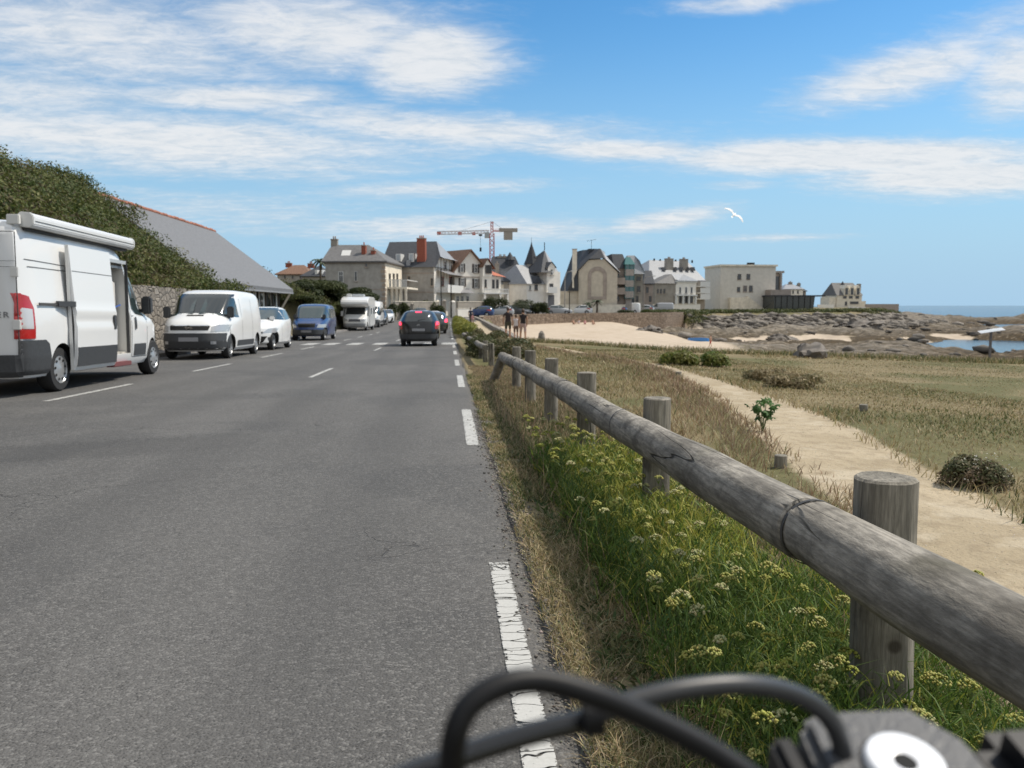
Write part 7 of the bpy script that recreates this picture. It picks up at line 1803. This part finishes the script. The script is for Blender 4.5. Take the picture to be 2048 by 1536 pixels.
def sitter(lab, u, y, m, m2):
    """a small seated sunbather: one continuous skinned body"""
    J = [(0, 0, .12), (0, -.10, .34), (0, -.14, .52), (0, -.12, .64), (0, -.10, .78), (.1, .05, .12), (.13, .42, .30), (.14, .72, .06), (-.1, .05, .12), (-.13, .42, .28), (-.14, .74, .06), (.19, -.15, .50), (.26, -.28, .25), (-.19, -.15, .50), (-.26, -.28, .25)]
    E = [(0, 1), (1, 2), (2, 3), (3, 4), (0, 5), (5, 6), (6, 7), (0, 8), (8, 9), (9, 10), (2, 11), (11, 12), (2, 13), (13, 14)]; rr = [.13, .13, .12, .05, .09, .09, .06, .04, .09, .06, .04, .055, .035, .055, .035]
    me = bpy.data.meshes.new('person'); me.from_pydata(J, E, []); o = bpy.data.objects.new('person', me); COL.objects.link(o); o.modifiers.new('s', 'SKIN')
    for i, q in enumerate(rr): me.skin_vertices[0].data[i].radius = (q, q); me.skin_vertices[0].data[i].use_root = i == 0
    o.modifiers.new('u', 'SUBSURF').levels = 1; bpy.context.view_layer.update(); evaluated(o); me = o.data; me.materials.clear()
    for q in (SKIN, m): me.materials.append(q)
    for p in me.polygons: p.material_index = 1 if (p.center.z < .25 and p.center.y < .15) or (.25 < p.center.z < .5 and abs(p.center.x) < .16 and m2) else 0
    me.polygons.foreach_set('use_smooth', [True] * len(me.polygons)); p = atY(u, 643, y); o.location = (p.x, y, tz(p.x, y) - .02); o.rotation_euler.z = R(150 + u % 50)
    tag(o, lab, 'person', 'sunbathers below the sea wall')
sitter('leftmost sunbather sitting on the sand under the sea wall', 1147, 122, DK, False); sitter('sunbather in white sitting nearest the sea wall', 1158, 124, WTOP, True)
sitter('sunbather in pink clothes right of the one in white', 1170, 122, bpy.data.materials['pink_top'], True); sitter('rightmost sunbather on the sand under the sea wall', 1186, 121, BRS, False)
def gull():
    p = atY(1468, 430, 50); t = thing('seagull', 'white gull gliding in the sky right of the houses', 'bird', p); t.rotation_euler = (R(35), R(38), R(-20))
    WB = mat('gull_white', (.85, .85, .83), .7); GW = mat('gull_grey', (.80, .80, .80), .7)
    b = MB().lathe([(.005, -.28), (.035, -.2), (.07, -.05), (.075, .06), (.05, .15), (.042, .19), (.038, .24), (.012, .28)], (0, 0, 0), 'y', 12).build('body', WB, t, smooth=True)
    MB().tube([(0, .27, 0), (0, .33, -.01)], [.012, .003], 6).build('beak', ORANGE, t)
    MB().add([(-.03, -.2, .005), (.03, -.2, .005), (.07, -.36, 0), (0, -.38, .0), (-.07, -.36, 0), (0, -.22, .02)], [(0, 1, 2, 3, 4), (0, 5, 1)]).build('tail', WB, t)
    for s_ in (-1, 1):
        P = [((.03, .10, .02), (.03, -.08, .02)), ((.28, .17, .10), (.28, -.03, .09)), ((.50, .10, .10), (.48, -.07, .09)), ((.72, -.06, .03), (.68, -.13, .03))]
        V = [(s_ * a[0], a[1], a[2] + o) for o in (.008, -.008) for pr in P for a in pr]
        Fc = [(2 * i, 2 * i + 1, 2 * i + 3, 2 * i + 2) for i in range(3)] + [(8 + 2 * i, 8 + 2 * i + 2, 8 + 2 * i + 3, 8 + 2 * i + 1) for i in range(3)] + [(2 * i, 2 * i + 2, 10 + 2 * i, 8 + 2 * i) for i in range(3)] + [(2 * i + 1, 9 + 2 * i, 11 + 2 * i, 2 * i + 3) for i in range(3)]
        MB().add(V, Fc).build('wing', GW, t)
gull()
def panel():
    p = gnd(1979, 721, -.9); t = thing('information_panel', 'tilted pale information board on a single post in the grass field', 'sign', p); k = p.y / 30
    H = atY(1979, 662, p.y).z - p.z
    MB().box(-.11, .11, -.06, .06, -.2, H).build('post', mat('grey_post', (.17, .14, .12), .8, .2, 6), t, bevel=.01)
    w = .44 * k * 1.1
    o = MB().box(-w, w, -.30, .30, -.02, .02).build('board', mat('pale_board', (.60, .60, .62), .45), t, bevel=.008); o.location = (.02, 0, H + .04); o.rotation_euler = (R(20), R(-8), 0)
    MB().box(-w * .92, w * .92, -.26, .26, .021, .024).build('board_sheet', mat('board_print', (.58, .60, .63), .3, col2=(.45, .50, .52), vscale=5), o)
    MB().box(-.2, .2, -.12, .12, H - .04, H + .01).build('bracket', UNDER, t)
panel()
def boat():
    y = 92; p = atY(1397, 664, y); t = thing('small_boat', 'small bright blue boat pulled up on the grey rocks', 'boat', (p.x, y, tz(p.x, y) + .15), R(-8)); t.rotation_euler.x = R(-12)
    BLU = mat('bright_blue_hull', (.03, .20, .55), .35, coat=.4)
    L = 1.2; n = 10; V = []; 
    for i in range(n + 1):
        x = -L + 2 * L * i / n; f = (1 - abs(x / L) ** 3.0) ** .6 if i not in (0, n) else .05
        if x < 0: f = max(f, .75)
        V += [(x, -.42 * f, .42), (x, -.30 * f, .12), (x, 0, .0), (x, .30 * f, .12), (x, .42 * f, .42)]
    Fc = [(i * 5 + k, i * 5 + k + 1, i * 5 + k + 6, i * 5 + k + 5) for i in range(n) for k in range(4)] + [(0, 1, 2, 3, 4)]
    o = MB().add(V, Fc).build('hull', BLU, t); md = o.modifiers.new('s', 'SOLIDIFY'); md.thickness = .03; bpy.context.view_layer.update(); evaluated(o)
    for x in (-.5, .3): MB().box(x - .1, x + .1, -.36, .36, .30, .33).build('thwart', mat('boat_wood', (.3, .2, .1), .7) if x < 0 else bpy.data.materials['boat_wood'], t)
boat()
def standing_stone():
    p = atY(1083, 694, 43.2); g = tz(p.x, 43.2); z = -.95
    mb = MB(); H = atY(1083, 662, 43.2).z - z; mb.lathe([(.20, -.4), (.19, H * .5), (.15, H * .82), (.06, H), (.01, H * 1.02)], n=9); o = mb.build('standing_stone', STONE, smooth=True, angle=50); o.location = (p.x, 43.2, z)
    tag(o, 'single upright granite stone rising from the low wall by the cove', 'stone')
standing_stone()
